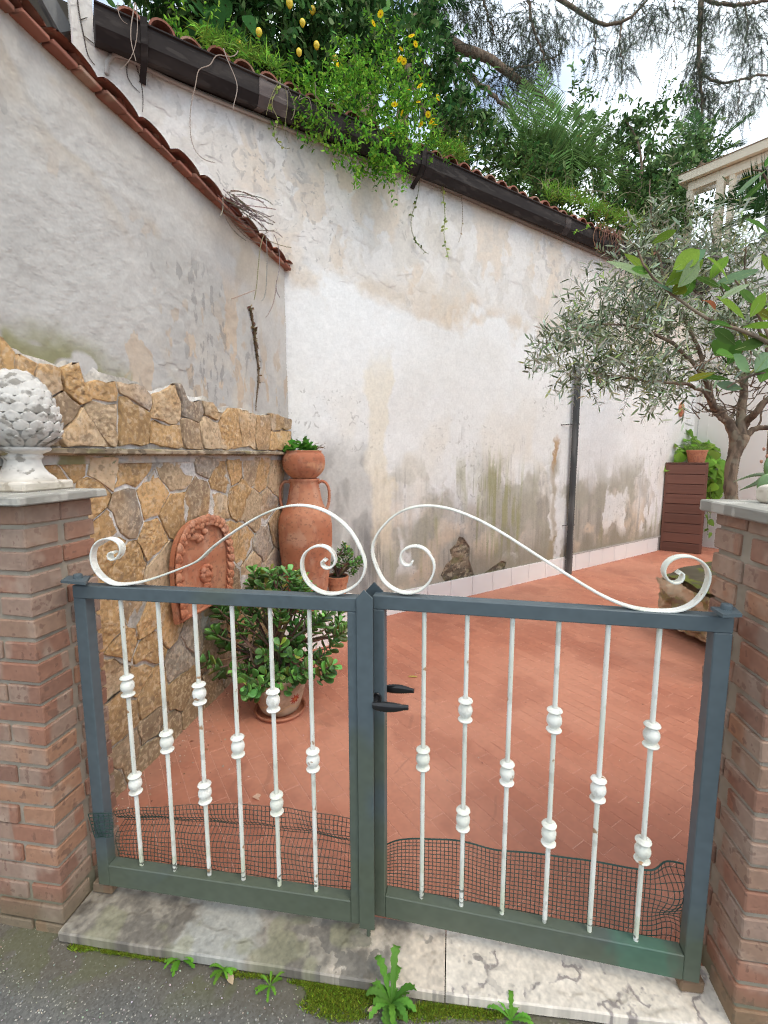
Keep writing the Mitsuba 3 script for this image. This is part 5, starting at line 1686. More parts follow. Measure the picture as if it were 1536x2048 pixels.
for k in range(nP):
    z = ZF + hh * (k + .5)
    V, F = cbox((pw - .036 + rs.normal(0, .001), .018, hh - .009), .004); m = MB(); m.add(V @ Rq + b0 + pu * (pw / 2) + pv * (-.003 + rs.normal(0, .0012)) + np.array([0, 0, z - ZF]), F, tone=rs.random()); part(ped, "plank", m.ply("m_plank", uv=True))
    V, F = cbox((.018, dpt - .036, hh - .009), .004); m = MB(); m.add(V @ Rq + b0 + pu * (pw + .003) + pv * dpt / 2 + np.array([0, 0, z - ZF]), F, tone=rs.random()); part(ped, "side_plank", m.ply("m_plank", uv=True))
for uu_ in (.010, pw - .010):
    V, F = cbox((.030, .030, ztop - ZF - .01), .003); m = MB(); m.add(V @ Rq + b0 + pu * uu_ + pv * .006 + np.array([0, 0, (ztop - ZF) / 2]), F, tone=.35); part(ped, "corner_post", m.ply("m_plank", uv=True))
V, F = cbox((pw + .02, dpt + .02, .022), .004); m = MB(); m.add(V @ Rq + b0 + pu * pw / 2 + pv * dpt / 2 + np.array([0, 0, ztop - ZF - .004]), F, tone=.6); part(ped, "top", m.ply("m_plank", uv=True))
dpp = (b0 - CAM) @ FW + .15; mp3 = dpp / FOC
pot_c = b0 + pu * pw * .72 + pv * .16 + np.array([0, 0, ztop - ZF + .008])
pth = thing("potted_pothos", "trailing pothos with light green leaves in a plain pot on the wooden pedestal", "potted plant")
m = MB(); m.add(*lathe([(.0, 0), (.105, 0), (.135, .16), (.142, .165), (.142, .19), (.132, .19), (.128, .17)], 36, pot_c), tone=.1); part(pth, "pot", m.ply("m_terracotta", False, uv=True))
m = MB(); m.add(*lathe([(.128, .172), (.0, .176)], 20, pot_c)); part(pth, "soil", m.ply("m_soil"))
rs = np.random.default_rng(23); stemm = MB()


def pothos_leaf(p, d, n, L):
    mb = MB(); c = tint(rs, 1, (.20, .37, .06), .3, .08)[0]
    leaves(mb, p, d, n, L, L * .40, "heart", c, .18, .22); part(pth, "leaf", mb.ply("m_leaf", True))


cl = [(1350, 890), (1362, 882), (1375, 880), (1385, 878), (1395, 885), (1405, 890), (1415, 893), (1430, 892), (1345, 905), (1358, 900), (1372, 897), (1388, 897), (1400, 902), (1412, 905), (1340, 912), (1382, 908), (1395, 912), (1420, 910), (1355, 915), (1368, 905),
      (1405, 920), (1415, 928), (1425, 925), (1435, 932), (1410, 940), (1420, 945), (1430, 950), (1440, 945), (1408, 955), (1422, 960), (1435, 962), (1412, 970), (1426, 975), (1438, 978), (1410, 985), (1420, 990), (1433, 992), (1415, 1000), (1425, 1008), (1418, 1020), (1414, 1035), (1422, 1045), (1412, 1060), (1420, 1070), (1443, 930), (1432, 915), (1405, 965), (1440, 960)]
for x, y in cl + [(x_ + rs.normal(0, 9), y_ + rs.normal(0, 8)) for x_, y_ in cl if y_ < 1000]:
    dpx = dpp - .02 - (.22 if y > 912 else rs.uniform(-.12, .14)) + rs.uniform(-.08, .06)
    p = atd(x, y, dpx)
    d = np.array([rs.normal(0, .6), rs.normal(-.2, .4), -.7 if y > 905 else rs.uniform(-.6, .2)])
    L = (.20 if y < 1000 else .11) * rs.uniform(.75, 1.15)
    pothos_leaf(p - nrm(d) * L * .4, d, -FW + np.array([0, 0, .9]) + rs.normal(0, .35, 3), L)
    if y < 912:
        root = pot_c + np.array([rs.normal(0, .05), rs.normal(0, .05), .17]); stemm.add(*tube(spline([root, (root + p) / 2 + [0, 0, .05], p], 8), .004, 5), col=(.14, .22, .05))
for k in range(3):
    P = spline([pot_c + [0.05, -.05, .17], atd(1408 + 8 * k, 925, dpp - .25), atd(1412 + 9 * k, 980, dpp - .28), atd(1416 + 3 * k, 1070 - 25 * k, dpp - .28)], 20); stemm.add(*tube(P, .004, 5), col=(.14, .22, .05))
part(pth, "stem", stemm.ply("m_twig", True))

# ------------------------------------------------------------------ stone planter of the olive tree
e0_ = np.array([2.983, 2.943, ZF]); e1_ = np.array([3.110, 2.30, ZF]); pu2 = nrm(e1_ - e0_); pn2 = np.array([pu2[1], -pu2[0], 0]);
if pn2 @ (CAM - e0_) < 0: pn2 = -pn2
ztl = onp(1320, 1152, pn2, e0_ @ pn2)[2]
plant = thing("stone_planter", "raised rubble stone planter with mossy soil behind the right pillar", "planter")
Lp = 1.15
m = MB(); n1_, n2_ = 70, 44
A, B = np.meshgrid(np.linspace(0, Lp, n1_), np.linspace(.07, ztl - ZF, n2_), indexing="ij")
dsp = .085 * (meshkit.fbm(np.stack([A * 9, B * 9, A * 0], -1), 5, 3) - .5) + .03 * (meshkit.noise(np.stack([A * 5, B * 6, A * 0 + 3], -1), 3) > .5) - .03 * np.clip((.12 - B) / .05, 0, 1)
bot = .03 * (meshkit.fbm(np.stack([A * 7, A * 0, A * 0], -1), 3, 8) - .3) * np.clip((.3 - B) / .3, 0, 1)
V = e0_ + A[..., None] * pu2 + dsp[..., None] * pn2 + (B + bot)[..., None] * np.array([0, 0, 1]); m.add(V.reshape(-1, 3), grid(n1_, n2_)[:, ::-1])
side = -pn2
A, B = np.meshgrid(np.linspace(0, 1.6, 30), np.linspace(.0, ztl - ZF, n2_), indexing="ij")
dsp = .04 * (meshkit.fbm(np.stack([A * 9 + 4, B * 9, A * 0], -1), 4, 3) - .5)
V = e0_ + A[..., None] * side - dsp[..., None] * pu2 + B[..., None] * np.array([0, 0, 1]); m.add(V.reshape(-1, 3), grid(30, n2_))
diffuse_like("m_sandstone", proc(lambda p, n, uv: mix(mix(C(.60, .49, .35), C(.44, .35, .24), smoothstep(.4, .62, fbm(p.x * 8 + p.y * 8, p.z * 9, 2, 4))), mix(C(.20, .19, .07), C(.15, .11, .07), smoothstep(.4, .6, fbm(p.x * 31, p.y * 31, p.z * 31, 3))), .75 * smoothstep(.50, .60, fbm(p.x * 7 + 3, p.y * 7, p.z * 8, 5)))), .92, .2, rough_bump, 1.5, 2e-3)
part(plant, "wall", m.ply("m_sandstone", True))
V = np.array([e0_ + pu2 * a + side * b + np.array([0, 0, .11]) for a, b in ((.02, .06), (Lp, .06), (Lp, 1.5), (.02, 1.5))]); m = MB(); m.add(V, [(0, 3, 2, 1)]); part(plant, "base", m.ply("m_soil"))
m = MB(); A, B = np.meshgrid(np.linspace(-.02, Lp, 40), np.linspace(.02, 1.6, 40), indexing="ij")
Zs = ztl + .02 + .10 * np.clip(B / .5, 0, 1) + .08 * (meshkit.fbm(np.stack([A * 5, B * 5, A * 0], -1), 4, 6) - .5)
V = e0_ + A[..., None] * pu2 + B[..., None] * side; V[..., 2] = Zs; m.add(V.reshape(-1, 3), grid(40, 40))
diffuse_like("m_moss_soil", proc(lambda p, n, uv: mix(C(.10, .085, .06), C(.13, .14, .035), smoothstep(.45, .6, fbm(p.x * 11, p.y * 11, 1, 4)))), .95, .1, rough_bump, 2.0, 2e-3)
part(plant, "soil", m.ply("m_moss_soil", True), "mossy soil heaped in the planter")
# ------------------------------------------------------------------ vegetation tools
def depth_of(p): return (np.asarray(p) - CAM) @ FW


def ell(px, py, rx, ry, d, rd):
    """An ellipsoid of crown: centre, the half axes across, up and in depth (metres)."""
    return atd(px, py, d), np.array([rx * d / FOC, ry * d / FOC, rd])


AX = np.stack([RT, UP, FW])


def twigs(rs, ells, n, tl, nl, lL, lW, shape, pal, leaf, twig, bias=(0, 0, .2), out=.7, rnd=.6, droop=0.0, spread=.9, fold=.2, curl=.15, tw_r=.0016, tw_col=(.12, .10, .07), weights=None, pair=True, sp=.3, flip=.5, shell=.75):
    """Leafy twigs spread through ellipsoids. pal: list of (weight, colour)."""
    vol = np.array([np.prod(e[1]) ** (2 / 3) for e in ells]) if weights is None else np.asarray(weights, float)
    which = rs.choice(len(ells), n, p=vol / vol.sum())
    pw = np.array([p[0] for p in pal]); pc = np.array([p[1] for p in pal])
    P, D, N, L, Cc = [], [], [], [], []
    for k in which:
        c, r = ells[k]
        u = rand_dirs(rs, 1)[0]; q = u * rs.uniform(.0, 1) ** (1 - shell)
        base = c + (q * r) @ AX
        d = nrm(out * nrm((u * r) @ AX) + rnd * rs.normal(size=3) + np.asarray(bias))
        ln = tl * rs.uniform(.6, 1.3)
        m_ = max(3, int(nl * ln / tl))
        t = np.linspace(0, 1, m_)
        pts = base + d * (t * ln)[:, None] + np.array([0, 0, -droop * ln]) * (t ** 2)[:, None]
        twig.add(*tube(pts[:: max(1, m_ // 4)] if m_ > 5 else pts, np.linspace(tw_r, tw_r * .5, len(pts[:: max(1, m_ // 4)] if m_ > 5 else pts)), 3, False), col=tw_col)
        tg = nrm(np.gradient(pts, axis=0))
        a, b, _ = frame(tg[0]); ph = rs.uniform(0, 6.3)
        for i in range(m_):
            for w in (0, 1) if pair else (i % 2,):
                an = ph + i * 1.57 + w * math.pi + rs.normal(0, .4)
                rad = a * math.cos(an) + b * math.sin(an)
                ld = tg[i] * (1 - spread * .5) + rad * spread + rs.normal(0, .12, 3)
                P.append(pts[i]); D.append(ld); N.append(tg[i] * .8 - rad * .3 + np.array([0, 0, .8]) + rs.normal(0, flip, 3)); L.append(lL * rs.uniform(.65, 1.2))
                Cc.append(pc[rs.choice(len(pal), p=pw / pw.sum())])
    n_ = len(P); Cc = np.array(Cc) * np.exp(rs.normal(0, sp, (n_, 1))) * np.exp(rs.normal(0, .08, (n_, 3)))
    L = np.array(L)
    leaves(leaf, np.array(P), np.array(D), np.array(N), L, L * lW / lL, shape, np.clip(Cc, .004, .85), fold, curl)
    return n_


def limb(pts, r0, r1, n=24, k=8, tone=0.5, wob=0.0, rs=None):
    P = spline(np.array(pts), n)
    if rs is not None and wob: P[1:-1] += rs.normal(0, wob, (n - 2, 3))
    return tube(P, np.linspace(r0, r1, n), k)


# ------------------------------------------------------------------ olive tree
ro = np.random.default_rng(101)
DO = 3.35
olive = thing("olive_tree", "small grey green olive tree with a bare brown trunk, in the stone planter", "tree")
o = lambda x, y, d=0.0: atd(x, y, DO + d)
m = MB()
tr = [o(1478, 1120), o(1470, 1050), o(1463, 1000), o(1461, 960), o(1466, 920), o(1474, 893), o(1480, 872)]
P = spline(np.array(tr), 30); rr = np.interp(np.linspace(0, 1, 30), [0, .35, .7, .88, 1], [.056, .046, .040, .044, .060]); rr = rr * (1 + .05 * ro.normal(size=30))
m.add(*tube(P, rr, 16))
for pts, a, b in (([o(1474, 885), o(1458, 850), o(1443, 828), o(1426, 810, -.05), o(1418, 780, -.1), o(1405, 740, -.15)], .050, .022),
                  ([o(1478, 880), o(1480, 850), o(1483, 820, .05), o(1488, 780, .08), o(1480, 720, .1), o(1470, 650, .1)], .048, .02),
                  ([o(1482, 878), o(1492, 845), o(1510, 825, -.1), o(1530, 805, -.15), o(1560, 770, -.2)], .046, .02),
                  ([o(1484, 885), o(1496, 868), o(1512, 858), o(1536, 856, -.05), o(1580, 845, -.1)], .036, .014),
                  ([o(1506, 860), o(1520, 845, .05), o(1524, 815, .05), o(1532, 790, .05)], .012, .006),
                  ([o(1450, 845), o(1430, 828), o(1410, 815, .1), o(1395, 806, .12)], .018, .007),
                  ([o(1462, 850), o(1468, 820, .1), o(1480, 800, .15), o(1490, 790, .2)], .014, .007),
                  ([o(1420, 800, -.1), o(1380, 770, -.2), o(1320, 765, -.3), o(1250, 755, -.35), o(1180, 745, -.35)], .018, .005),
                  ([o(1412, 760, -.1), o(1360, 700, -.2), o(1290, 660, -.25), o(1200, 650, -.3), o(1140, 660, -.3)], .020, .005),
                  ([o(1405, 740, -.1), o(1380, 660, -.1), o(1340, 580, -.1), o(1310, 480, -.1), o(1300, 360, -.1)], .020, .004),
                  ([o(1475, 690, .1), o(1450, 600, .1), o(1430, 500, .1), o(1420, 420, .1)], .02, .004),
                  ([o(1560, 770, -.2), o(1530, 690, -.2), o(1500, 600, -.2), o(1490, 480, -.2)], .02, .004),
                  ([o(1440, 640, .1), o(1360, 560, .2), o(1290, 520, .25)], .012, .004),
                  ([o(1470, 700, -.1), o(1420, 720, -.35), o(1370, 740, -.45)], .012, .004)):
    m.add(*limb(pts, a * .74, b * .8, 18, 9, rs=ro, wob=.004))
for k in range(90):                                     # fine bare twigs inside the crown
    x, y = ro.uniform(1390, 1540), ro.uniform(690, 850)
    a = o(x, y, ro.uniform(-.2, .3)); e = a + np.array([ro.normal(0, .10), ro.normal(0, .10), ro.uniform(.0, .16)])
    m.add(*tube(spline([a, (a + e) / 2 + ro.normal(0, .02, 3), e], 6), np.linspace(.005, .002, 6), 4, False))
part(olive, "trunk", m.ply("m_bark", True))
le, tw = MB(), MB()
E = [ell(1175, 690, 85, 45, DO - .3, .22), ell(1130, 675, 45, 45, DO - .3, .15), ell(1235, 610, 90, 60, DO - .2, .3), ell(1310, 560, 100, 80, DO - .1, .35), ell(1410, 540, 110, 90, DO, .45), ell(1500, 570, 80, 120, DO, .45), ell(1235, 735, 105, 38, DO - .3, .22),
     ell(1370, 690, 120, 75, DO - .1, .35), ell(1480, 680, 100, 85, DO, .4), ell(1320, 772, 55, 26, DO - .3, .2), ell(1420, 440, 90, 50, DO, .35), ell(1330, 470, 60, 50, DO, .3), ell(1500, 500, 70, 40, DO, .3), ell(1165, 750, 55, 24, DO - .3, .15), ell(1290, 650, 110, 50, DO - .2, .3), ell(1300, 800, 24, 26, DO - .35, .1)]
wts = [1.1, .6, 1.5, 1.9, 2.1, 1.6, 1.3, 1.9, 1.7, .45, .5, .5, .4, .4, 1.5, .10]
OP = [(1.3, (.31, .36, .25)), (1.0, (.18, .23, .135)), (1.2, (.48, .52, .41)), (.45, (.08, .105, .05)), (.35, (.36, .42, .17))]
twigs(ro, E, 640, .17, 7, .074, .0070, "olive", OP, le, tw, bias=(0, 0, .12), out=.5, rnd=.75, droop=.12, spread=.85, fold=.25, curl=.1, weights=wts, sp=.28, shell=.6)
for x, y, h, d in ((1300, 360, 130, -.1), (1322, 400, 100, 0), (1372, 470, 90, .0), (1430, 440, 100, .1), (1407, 450, 120, -.1), (1490, 430, 95, 0), (1262, 470, 60, 0), (1340, 420, 90, .1), (1455, 470, 90, -.2), (1520, 430, 120, -.1), (1285, 440, 90, .1)):
    twigs(ro, [ell(x, y + h, 6, 6, DO + d, .03)], 2, h * DO / FOC * 1.25, 13, .055, .0058, "olive", [(1, (.33, .36, .24)), (1, (.20, .24, .14))], le, tw, bias=(ro.normal(0, .12), 0, 2.2), out=.1, rnd=.12, spread=.85, weights=[1])
for x, y in ((1145, 610), (1085, 690), (1112, 725), (1180, 780), (1160, 770), (1300, 815), (1325, 790), (1290, 780), (1255, 790), (1200, 540), (1345, 780)):
    twigs(ro, [ell(x, y, 8, 8, DO - .3, .05)], 3, .11, 5, .052, .0056, "olive", OP, le, tw, bias=(-.4, 0, .0), out=.4, rnd=.5, spread=.8, weights=[1])
part(olive, "crown", le.ply("m_leaf_matt", True), None, "stuff"); part(olive, "twigs", tw.ply("m_twig", True), None, "stuff")

# ------------------------------------------------------------------ laurel bough close to the camera, upper right
rl = np.random.default_rng(55); DLr = 1.55
lau = thing("laurel_bush", "laurel branch with large pointed green leaves reaching in before the olive tree", "bush")
l_ = lambda x, y, d=0.0: atd(x, y, DLr + d)
m = MB()
st1 = [l_(1275, 500), l_(1310, 560), l_(1360, 600), l_(1420, 640, -.02), l_(1480, 660, -.04), l_(1545, 690, -.05), l_(1640, 760, -.05), l_(1720, 900, 0), l_(1760, 1150, .1), l_(1770, 1500, .1)]
m.add(*limb(st1, .0035, .016, 40, 7))
st2 = [l_(1500, 660, .05), l_(1490, 740, .03), l_(1430, 790, .02), l_(1390, 770, .0)]
m.add(*limb([l_(1640, 760, 0), l_(1560, 745, .02), l_(1500, 752, .02), l_(1455, 775, .02)], .007, .003, 16, 6))
m.add(*limb([l_(1640, 760, 0), l_(1570, 600, .05), l_(1545, 450, .05), l_(1530, 350, .02), l_(1505, 340, .0)], .008, .003, 20, 6))
m.add(*limb([l_(1545, 690, 0), l_(1510, 620, .05), l_(1470, 560, .05)], .006, .003, 12, 6))
part(lau, "branch", m.ply("m_bark", True))
# each leaf: root pixel, tip pixel, half width as share of length, tone
LV = [((1305, 552), (1250, 505), .16, 0), ((1300, 545), (1262, 538), .2, 1), ((1303, 488), (1353, 460), .22, 0), ((1325, 565), (1215, 515), .10, 2), ((1330, 572), (1405, 520), .22, 0), ((1346, 540), (1396, 503), .27, 0), ((1345, 588), (1370, 575), .5, 3),
      ((1352, 545), (1410, 500), .20, 2), ((1360, 590), (1300, 568), .13, 2), ((1365, 595), (1395, 540), .2, 1), ((1355, 575), (1410, 512), .22, 2), ((1420, 560), (1455, 508), .22, 0), ((1455, 560), (1422, 508), .24, 0), ((1440, 575), (1395, 550), .18, 1),
      ((1425, 575), (1520, 535), .14, 2), ((1440, 565), (1460, 590), .3, 1), ((1490, 640), (1435, 590), .26, 0), ((1500, 635), (1530, 585), .24, 0), ((1465, 655), (1420, 640), .3, 1), ((1515, 640), (1560, 612), .26, 0), ((1485, 655), (1560, 655), .22, 0),
      ((1470, 690), (1430, 655), .25, 1), ((1500, 700), (1485, 655), .25, 3), ((1470, 700), (1530, 680), .2, 1), ((1430, 712), (1455, 685), .5, 1), ((1470, 715), (1432, 705), .45, 1), ((1455, 730), (1480, 680), .25, 1), ((1500, 745), (1460, 710), .24, 2), ((1520, 720), (1500, 690), .4, 2),
      ((1510, 745), (1545, 700), .25, 2), ((1430, 745), (1375, 760), .22, 3), ((1460, 760), (1400, 750), .2, 1), ((1485, 778), (1430, 770), .26, 2), ((1520, 765), (1540, 720), .35, 1), ((1520, 345), (1472, 365), .16, 3), ((1530, 342), (1470, 385), .13, 2), ((1540, 350), (1490, 400), .12, 1),
      ((1530, 335), (1560, 300), .2, 1), ((1540, 470), (1500, 430), .2, 1), ((1550, 560), (1520, 510), .22, 0), ((1510, 610), (1480, 575), .25, 1), ((1440, 600), (1500, 560), .16, 2), ((1545, 640), (1500, 610), .2, 3), ((1560, 720), (1520, 660), .25, 0)]
LC = [(.15, .26, .035), (.08, .17, .035), (.20, .30, .17), (.12, .14, .02)]
for (a, b), (c, d), w, tone in LV:
    dd = rl.uniform(-.06, .08)
    p, q = l_(a, b, dd), l_(c, d, dd + rl.uniform(-.03, .03)); L = np.linalg.norm(q - p)
    mb = MB(); leaves(mb, p, q - p, -FW + np.array([0, 0, .55]) + rl.normal(0, .35, 3), L, L * w * .9, "laurel", tint(rl, 1, LC[tone], .18, .06), .22, rl.uniform(-.12, .2), .006, rl)
    leaves(mb, p - FW * .002, q - p, -FW + np.array([0, 0, .55]), L * .94, .0022, "needle", tint(rl, 1, (.24, .33, .12), .15, .05), .1, .03)
    part(lau, "leaf", mb.ply("m_leaf", True))
mb = MB(); p = l_(1405, 602, -.02); leaves(mb, p, l_(1440, 600, -.02) - p, (0, -.3, 1), .05, .018, "laurel", (.42, .17, .09), .3, .6); part(lau, "withered_leaf", mb.ply("m_leaf", True), "withered pinkish brown leaf")

# ------------------------------------------------------------------ flowering shrub spilling over the gutter
rf = np.random.default_rng(61)
def wd(px, py, off): return depth_of(onw(px, py, off))
fl = thing("flowering_shrub", "bright green shrub with yellow daisy flowers spilling over the gutter of the long wall", "shrub")
def we(px, py, rx, ry, off, rd): return ell(px, py, rx, ry, wd(px, py, off), rd)
E = [we(560, 175, 50, 28, .02, .12), we(610, 205, 50, 35, .0, .15), we(670, 215, 55, 50, -.05, .2), we(730, 210, 60, 60, -.02, .2), we(785, 250, 60, 60, -.08, .2), we(830, 250, 45, 60, 0, .2), we(730, 290, 55, 32, -.20, .1), we(790, 315, 50, 30, -.22, .1), we(760, 120, 32, 60, .15, .2), we(700, 150, 40, 40, .2, .2),
     we(815, 150, 35, 50, .15, .2), we(860, 290, 36, 24, -.1, .12), we(650, 262, 30, 24, -.2, .08), we(770, 345, 16, 22, -.22, .05), we(705, 320, 14, 18, -.22, .05), we(500, 130, 32, 18, .05, .1), we(440, 95, 40, 16, .1, .1), we(380, 50, 50, 22, .15, .12), we(590, 235, 26, 16, -.1, .06)]
le, tw = MB(), MB()
FP = [(1.3, (.17, .38, .04)), (1.0, (.11, .30, .035)), (.8, (.26, .45, .06)), (.5, (.06, .18, .03))]
twigs(rf, E, 620, .14, 7, .036, .0088, "oval", FP, le, tw, bias=(0, -.1, .35), out=.6, rnd=.7, droop=.15, tw_col=(.12, .16, .05), sp=.25,
      weights=[.8, 1.2, 1.9, 2.3, 2.3, 1.6, 1.2, 1.0, 1.0, 1.0, .9, .5, .5, .2, .2, .4, .35, .5, .25])
part(fl, "foliage", le.ply("m_leaf", True), None, "stuff"); part(fl, "stems", tw.ply("m_twig", True), None, "stuff")
FLW = [(747, 47), (802, 98), (823, 72), (831, 88), (808, 123), (839, 154), (789, 209), (804, 226), (818, 180), (876, 195), (836, 204), (841, 249), (784, 270), (804, 284), (864, 243), (870, 250), (856, 229), (761, 28), (678, 130), (840, 172), (800, 118)]
for x, y in FLW:
    c = atd(x, y, wd(x, y, -.16 if y > 110 else .0))
    n = nrm(-FW * rf.uniform(.4, 1) + np.array([rf.normal(0, .5), rf.normal(0, .3), rf.normal(.2, .4)]))
    a, b, _ = frame(n); r = rf.uniform(.019, .027) * wd(x, y, 0) / 3.6
    mb = MB(); k = 11; an = np.arange(k) / k * 2 * math.pi
    dirs = np.cos(an)[:, None] * a + np.sin(an)[:, None] * b
    leaves(mb, c + dirs * r * .2, dirs + n * .12, np.tile(n, (k, 1)), r * .9, r * .26, "oval", tint(rf, k, (.82, .58, .02), .08, .03), .1, .05)
    kf = part(fl, "flower", mb.ply("m_leaf_matt", True))
    mb = MB(); V, F = lathe([(.0, .3), (.25, .22), (.33, 0)][::-1], 10); R_ = np.stack([a, b, n]); mb.add(V * r @ R_ + c, F, col=(.62, .28, .01)); part(kf, "disc", mb.ply("m_twig", True))

# ------------------------------------------------------------------ lemon trees behind the wall
def fruit_tree(label, E, n, wts, rs, L, fruits, base, trunk_px, d, fr_col, pal):
    key = thing("citrus_tree", label, "tree", None)
    le, tw, tk = MB(), MB(), MB()
    twigs(rs, E, n, .34, 8, L, L * .23, "oval", pal, le, tw, bias=(0, 0, .1), out=.5, rnd=.7, droop=.3, weights=wts, sp=.35, curl=.2, tw_r=.004, tw_col=(.05, .06, .03))
    top = atd(*trunk_px, d)
    tk.add(*limb([base, (base + top) / 2 + [0.1, 0, 0], top], .07, .045, 14, 9))
    for c, r in E: tk.add(*limb([top, (top + c) / 2 + rs.normal(0, .1, 3), c], .03, .010, 10, 6))
    part(key, "trunk", tk.ply("m_bark", True)); part(key, "crown", le.ply("m_leaf", True), None, "stuff"); part(key, "twigs", tw.ply("m_twig", True), None, "stuff")
    for x, y, dd, r in fruits:
        t = trimesh.creation.icosphere(2, 1.0); V = np.array(t.vertices); V = V * [1, 1, 1.18]; V[:, 2] += .22 * np.clip(-V[:, 2] - .8, 0, 1) * -4
        mb = MB(); mb.add(V * r * .85 + atd(x, y, dd), t.faces, col=fr_col); part(key, "fruit", mb.ply("m_succulent", True))
    return key


rt_ = np.random.default_rng(71)
DG = [(1.3, (.055, .135, .038)), (1.0, (.032, .082, .026)), (.9, (.11, .21, .065)), (.45, (.20, .30, .13))]
e = lambda x, y, rx, ry, d, rd: ell(x, y, rx, ry, d, rd)
E = [e(380, -10, 80, 60, 4.3, .4), e(470, 30, 80, 70, 4.4, .45), e(560, 60, 80, 80, 4.6, .45), e(640, 70, 80, 80, 4.8, .5), e(700, 40, 70, 80, 5.0, .5), e(520, 120, 70, 40, 4.5, .35), e(640, 150, 80, 40, 4.8, .4), e(330, 10, 50, 30, 4.1, .3), e(420, 60, 50, 40, 4.2, .3), e(760, 90, 50, 60, 5.1, .4), e(580, -20, 90, 50, 4.7, .5)]
fruit_tree("dark lemon tree with yellow fruit above the left end of the gutter", E, 760, [1, 1.3, 1.4, 1.4, 1.1, .9, 1.1, .6, .7, .8, 1.2], rt_, .088,
           [(579, 6, 4.05, .036), (625, 20, 4.3, .034), (605, 45, 4.1, .030), (518, 64, 3.9, .032), (478, 86, 3.8, .028), (598, 104, 4.1, .030), (633, 90, 4.2, .032), (670, 116, 4.2, .030)], wall_pt(2.0, 2.2, 1.6), (560, 150), 4.8, (.80, .56, .04), DG)
rt2 = np.random.default_rng(72)
E = [e(1240, 310, 50, 45, 8.9, .6), e(1170, 250, 40, 36, 9.0, .5), e(1290, 330, 60, 55, 8.6, .6), e(1350, 340, 55, 60, 8.9, .6), e(1290, 385, 60, 50, 8.8, .6), e(1340, 400, 70, 50, 8.6, .6), e(1145, 200, 30, 30, 9.2, .4), e(1250, 240, 30, 34, 8.6, .4), e(1330, 225, 24, 34, 9, .3), e(1180, 330, 40, 40, 9.0, .5), e(1400, 300, 34, 40, 9, .4)]
fruit_tree("leafy citrus tree with a single orange behind the palm, middle of the skyline", E, 430, [1.3, .35, 1.3, 1.2, 1.4, 1.2, .15, .3, .3, .2, .5], rt2, .10,
           [(1157, 277, 7.2, .055), (1122, 263, 7.3, .045), (1107, 330, 7.0, .045)], wall_pt(6.5, 2.3, 2.6), (1270, 420), 8.3, (.75, .30, .03), [(1.2, (.11, .19, .07)), (1, (.065, .12, .045)), (.9, (.19, .29, .12))])
rt3 = np.random.default_rng(73)
E = [e(900, 250, 40, 40, 6.3, .4), e(880, 190, 40, 40, 6.5, .4), e(940, 270, 40, 35, 6.6, .4), e(850, 120, 44, 44, 6.4, .5), e(830, 40, 50, 50, 6.4, .5), e(760, 10, 50, 50, 6.0, .5), e(920, 215, 30, 30, 6.4, .4)]
fruit_tree("dark leafy tree with drooping twigs to the right of the yellow flowers", E, 230, None, rt3, .10, [], wall_pt(4.1, 2.2, 1.9), (890, 300), 6.5, (.6, .4, .03), DG)

# big leaves of a climber above the gutter on the left
rc = np.random.default_rng(81)
cl_ = thing("large_leaved_climber", "dark climber with broad shiny leaves above the left end of the gutter", "climber"); mst = MB()
for x, y, L, dr_ in ((432, 40, .26, (-.3, 0, -.7)), (405, 20, .2, (.5, 0, -.5)), (470, 70, .18, (-.5, 0, -.3)), (415, 60, .17, (.2, 0, -.8)), (500, 45, .16, (.3, 0, -.6)), (450, 8, .2, (.2, 0, -.5)), (455, 62, .15, (.6, 0, .2)), (385, 55, .14, (0, 0, -.6)), (540, 110, .17, (.7, 0, -.2)), (530, 85, .16, (.4, 0, .3))):
    p = atd(x, y, 3.75 + rc.uniform(-.1, .2)); mb = MB()
    leaves(mb, p - nrm(dr_) * L * .4, dr_, -FW * .6 + np.array([rc.normal(0, .3), 0, .9]), L, L * .38, "heart", tint(rc, 1, (.035, .10, .03), .2, .08), .12, .2); part(cl_, "leaf", mb.ply("m_leaf", True))
    mst.add(*tube(spline([p, p + [0.05, .15, -.1], p + [.1, .3, -.3]], 8), .005, 5), col=(.06, .09, .03))
part(cl_, "stem", mst.ply("m_twig", True))


# ------------------------------------------------------------------ palms
def frond(base, mid, tip, L, rs, col, nle=46, wid=.011, sag=.12):
    P = spline([base, mid, tip], 40); tg = nrm(np.gradient(P, axis=0))
    mb = MB(); mb.add(*tube(P, np.linspace(.014, .003, 40), 5), col=np.array(col) * 1.3)
    side = nrm(np.cross(tg, np.array([0, 0, 1.0]) + rs.normal(0, .12, 3))); upv = np.cross(side, tg)
    Pp, Dd, Nn, Ll = [], [], [], []
    for i in np.linspace(4, 39, nle):
        j = int(i); t = i / 39
        ln = L * (math.sin(math.pi * min(1, .12 + t * .9)) ** .7) * rs.uniform(.85, 1.1)
        for s in (-1, 1):
            Pp.append(P[j]); Dd.append(side[j] * s * .80 + tg[j] * (.45 + .5 * t) + upv[j] * rs.uniform(.05, .4) + rs.normal(0, .05, 3) - np.array([0, 0, sag * .3])); Nn.append(upv[j] + side[j] * s * .3); Ll.append(ln)
    Ll = np.array(Ll)
    leaves(mb, np.array(Pp), np.array(Dd), np.array(Nn), Ll, wid, "blade", tint(rs, len(Ll), col, .22, .06), .5, sag)
    return mb


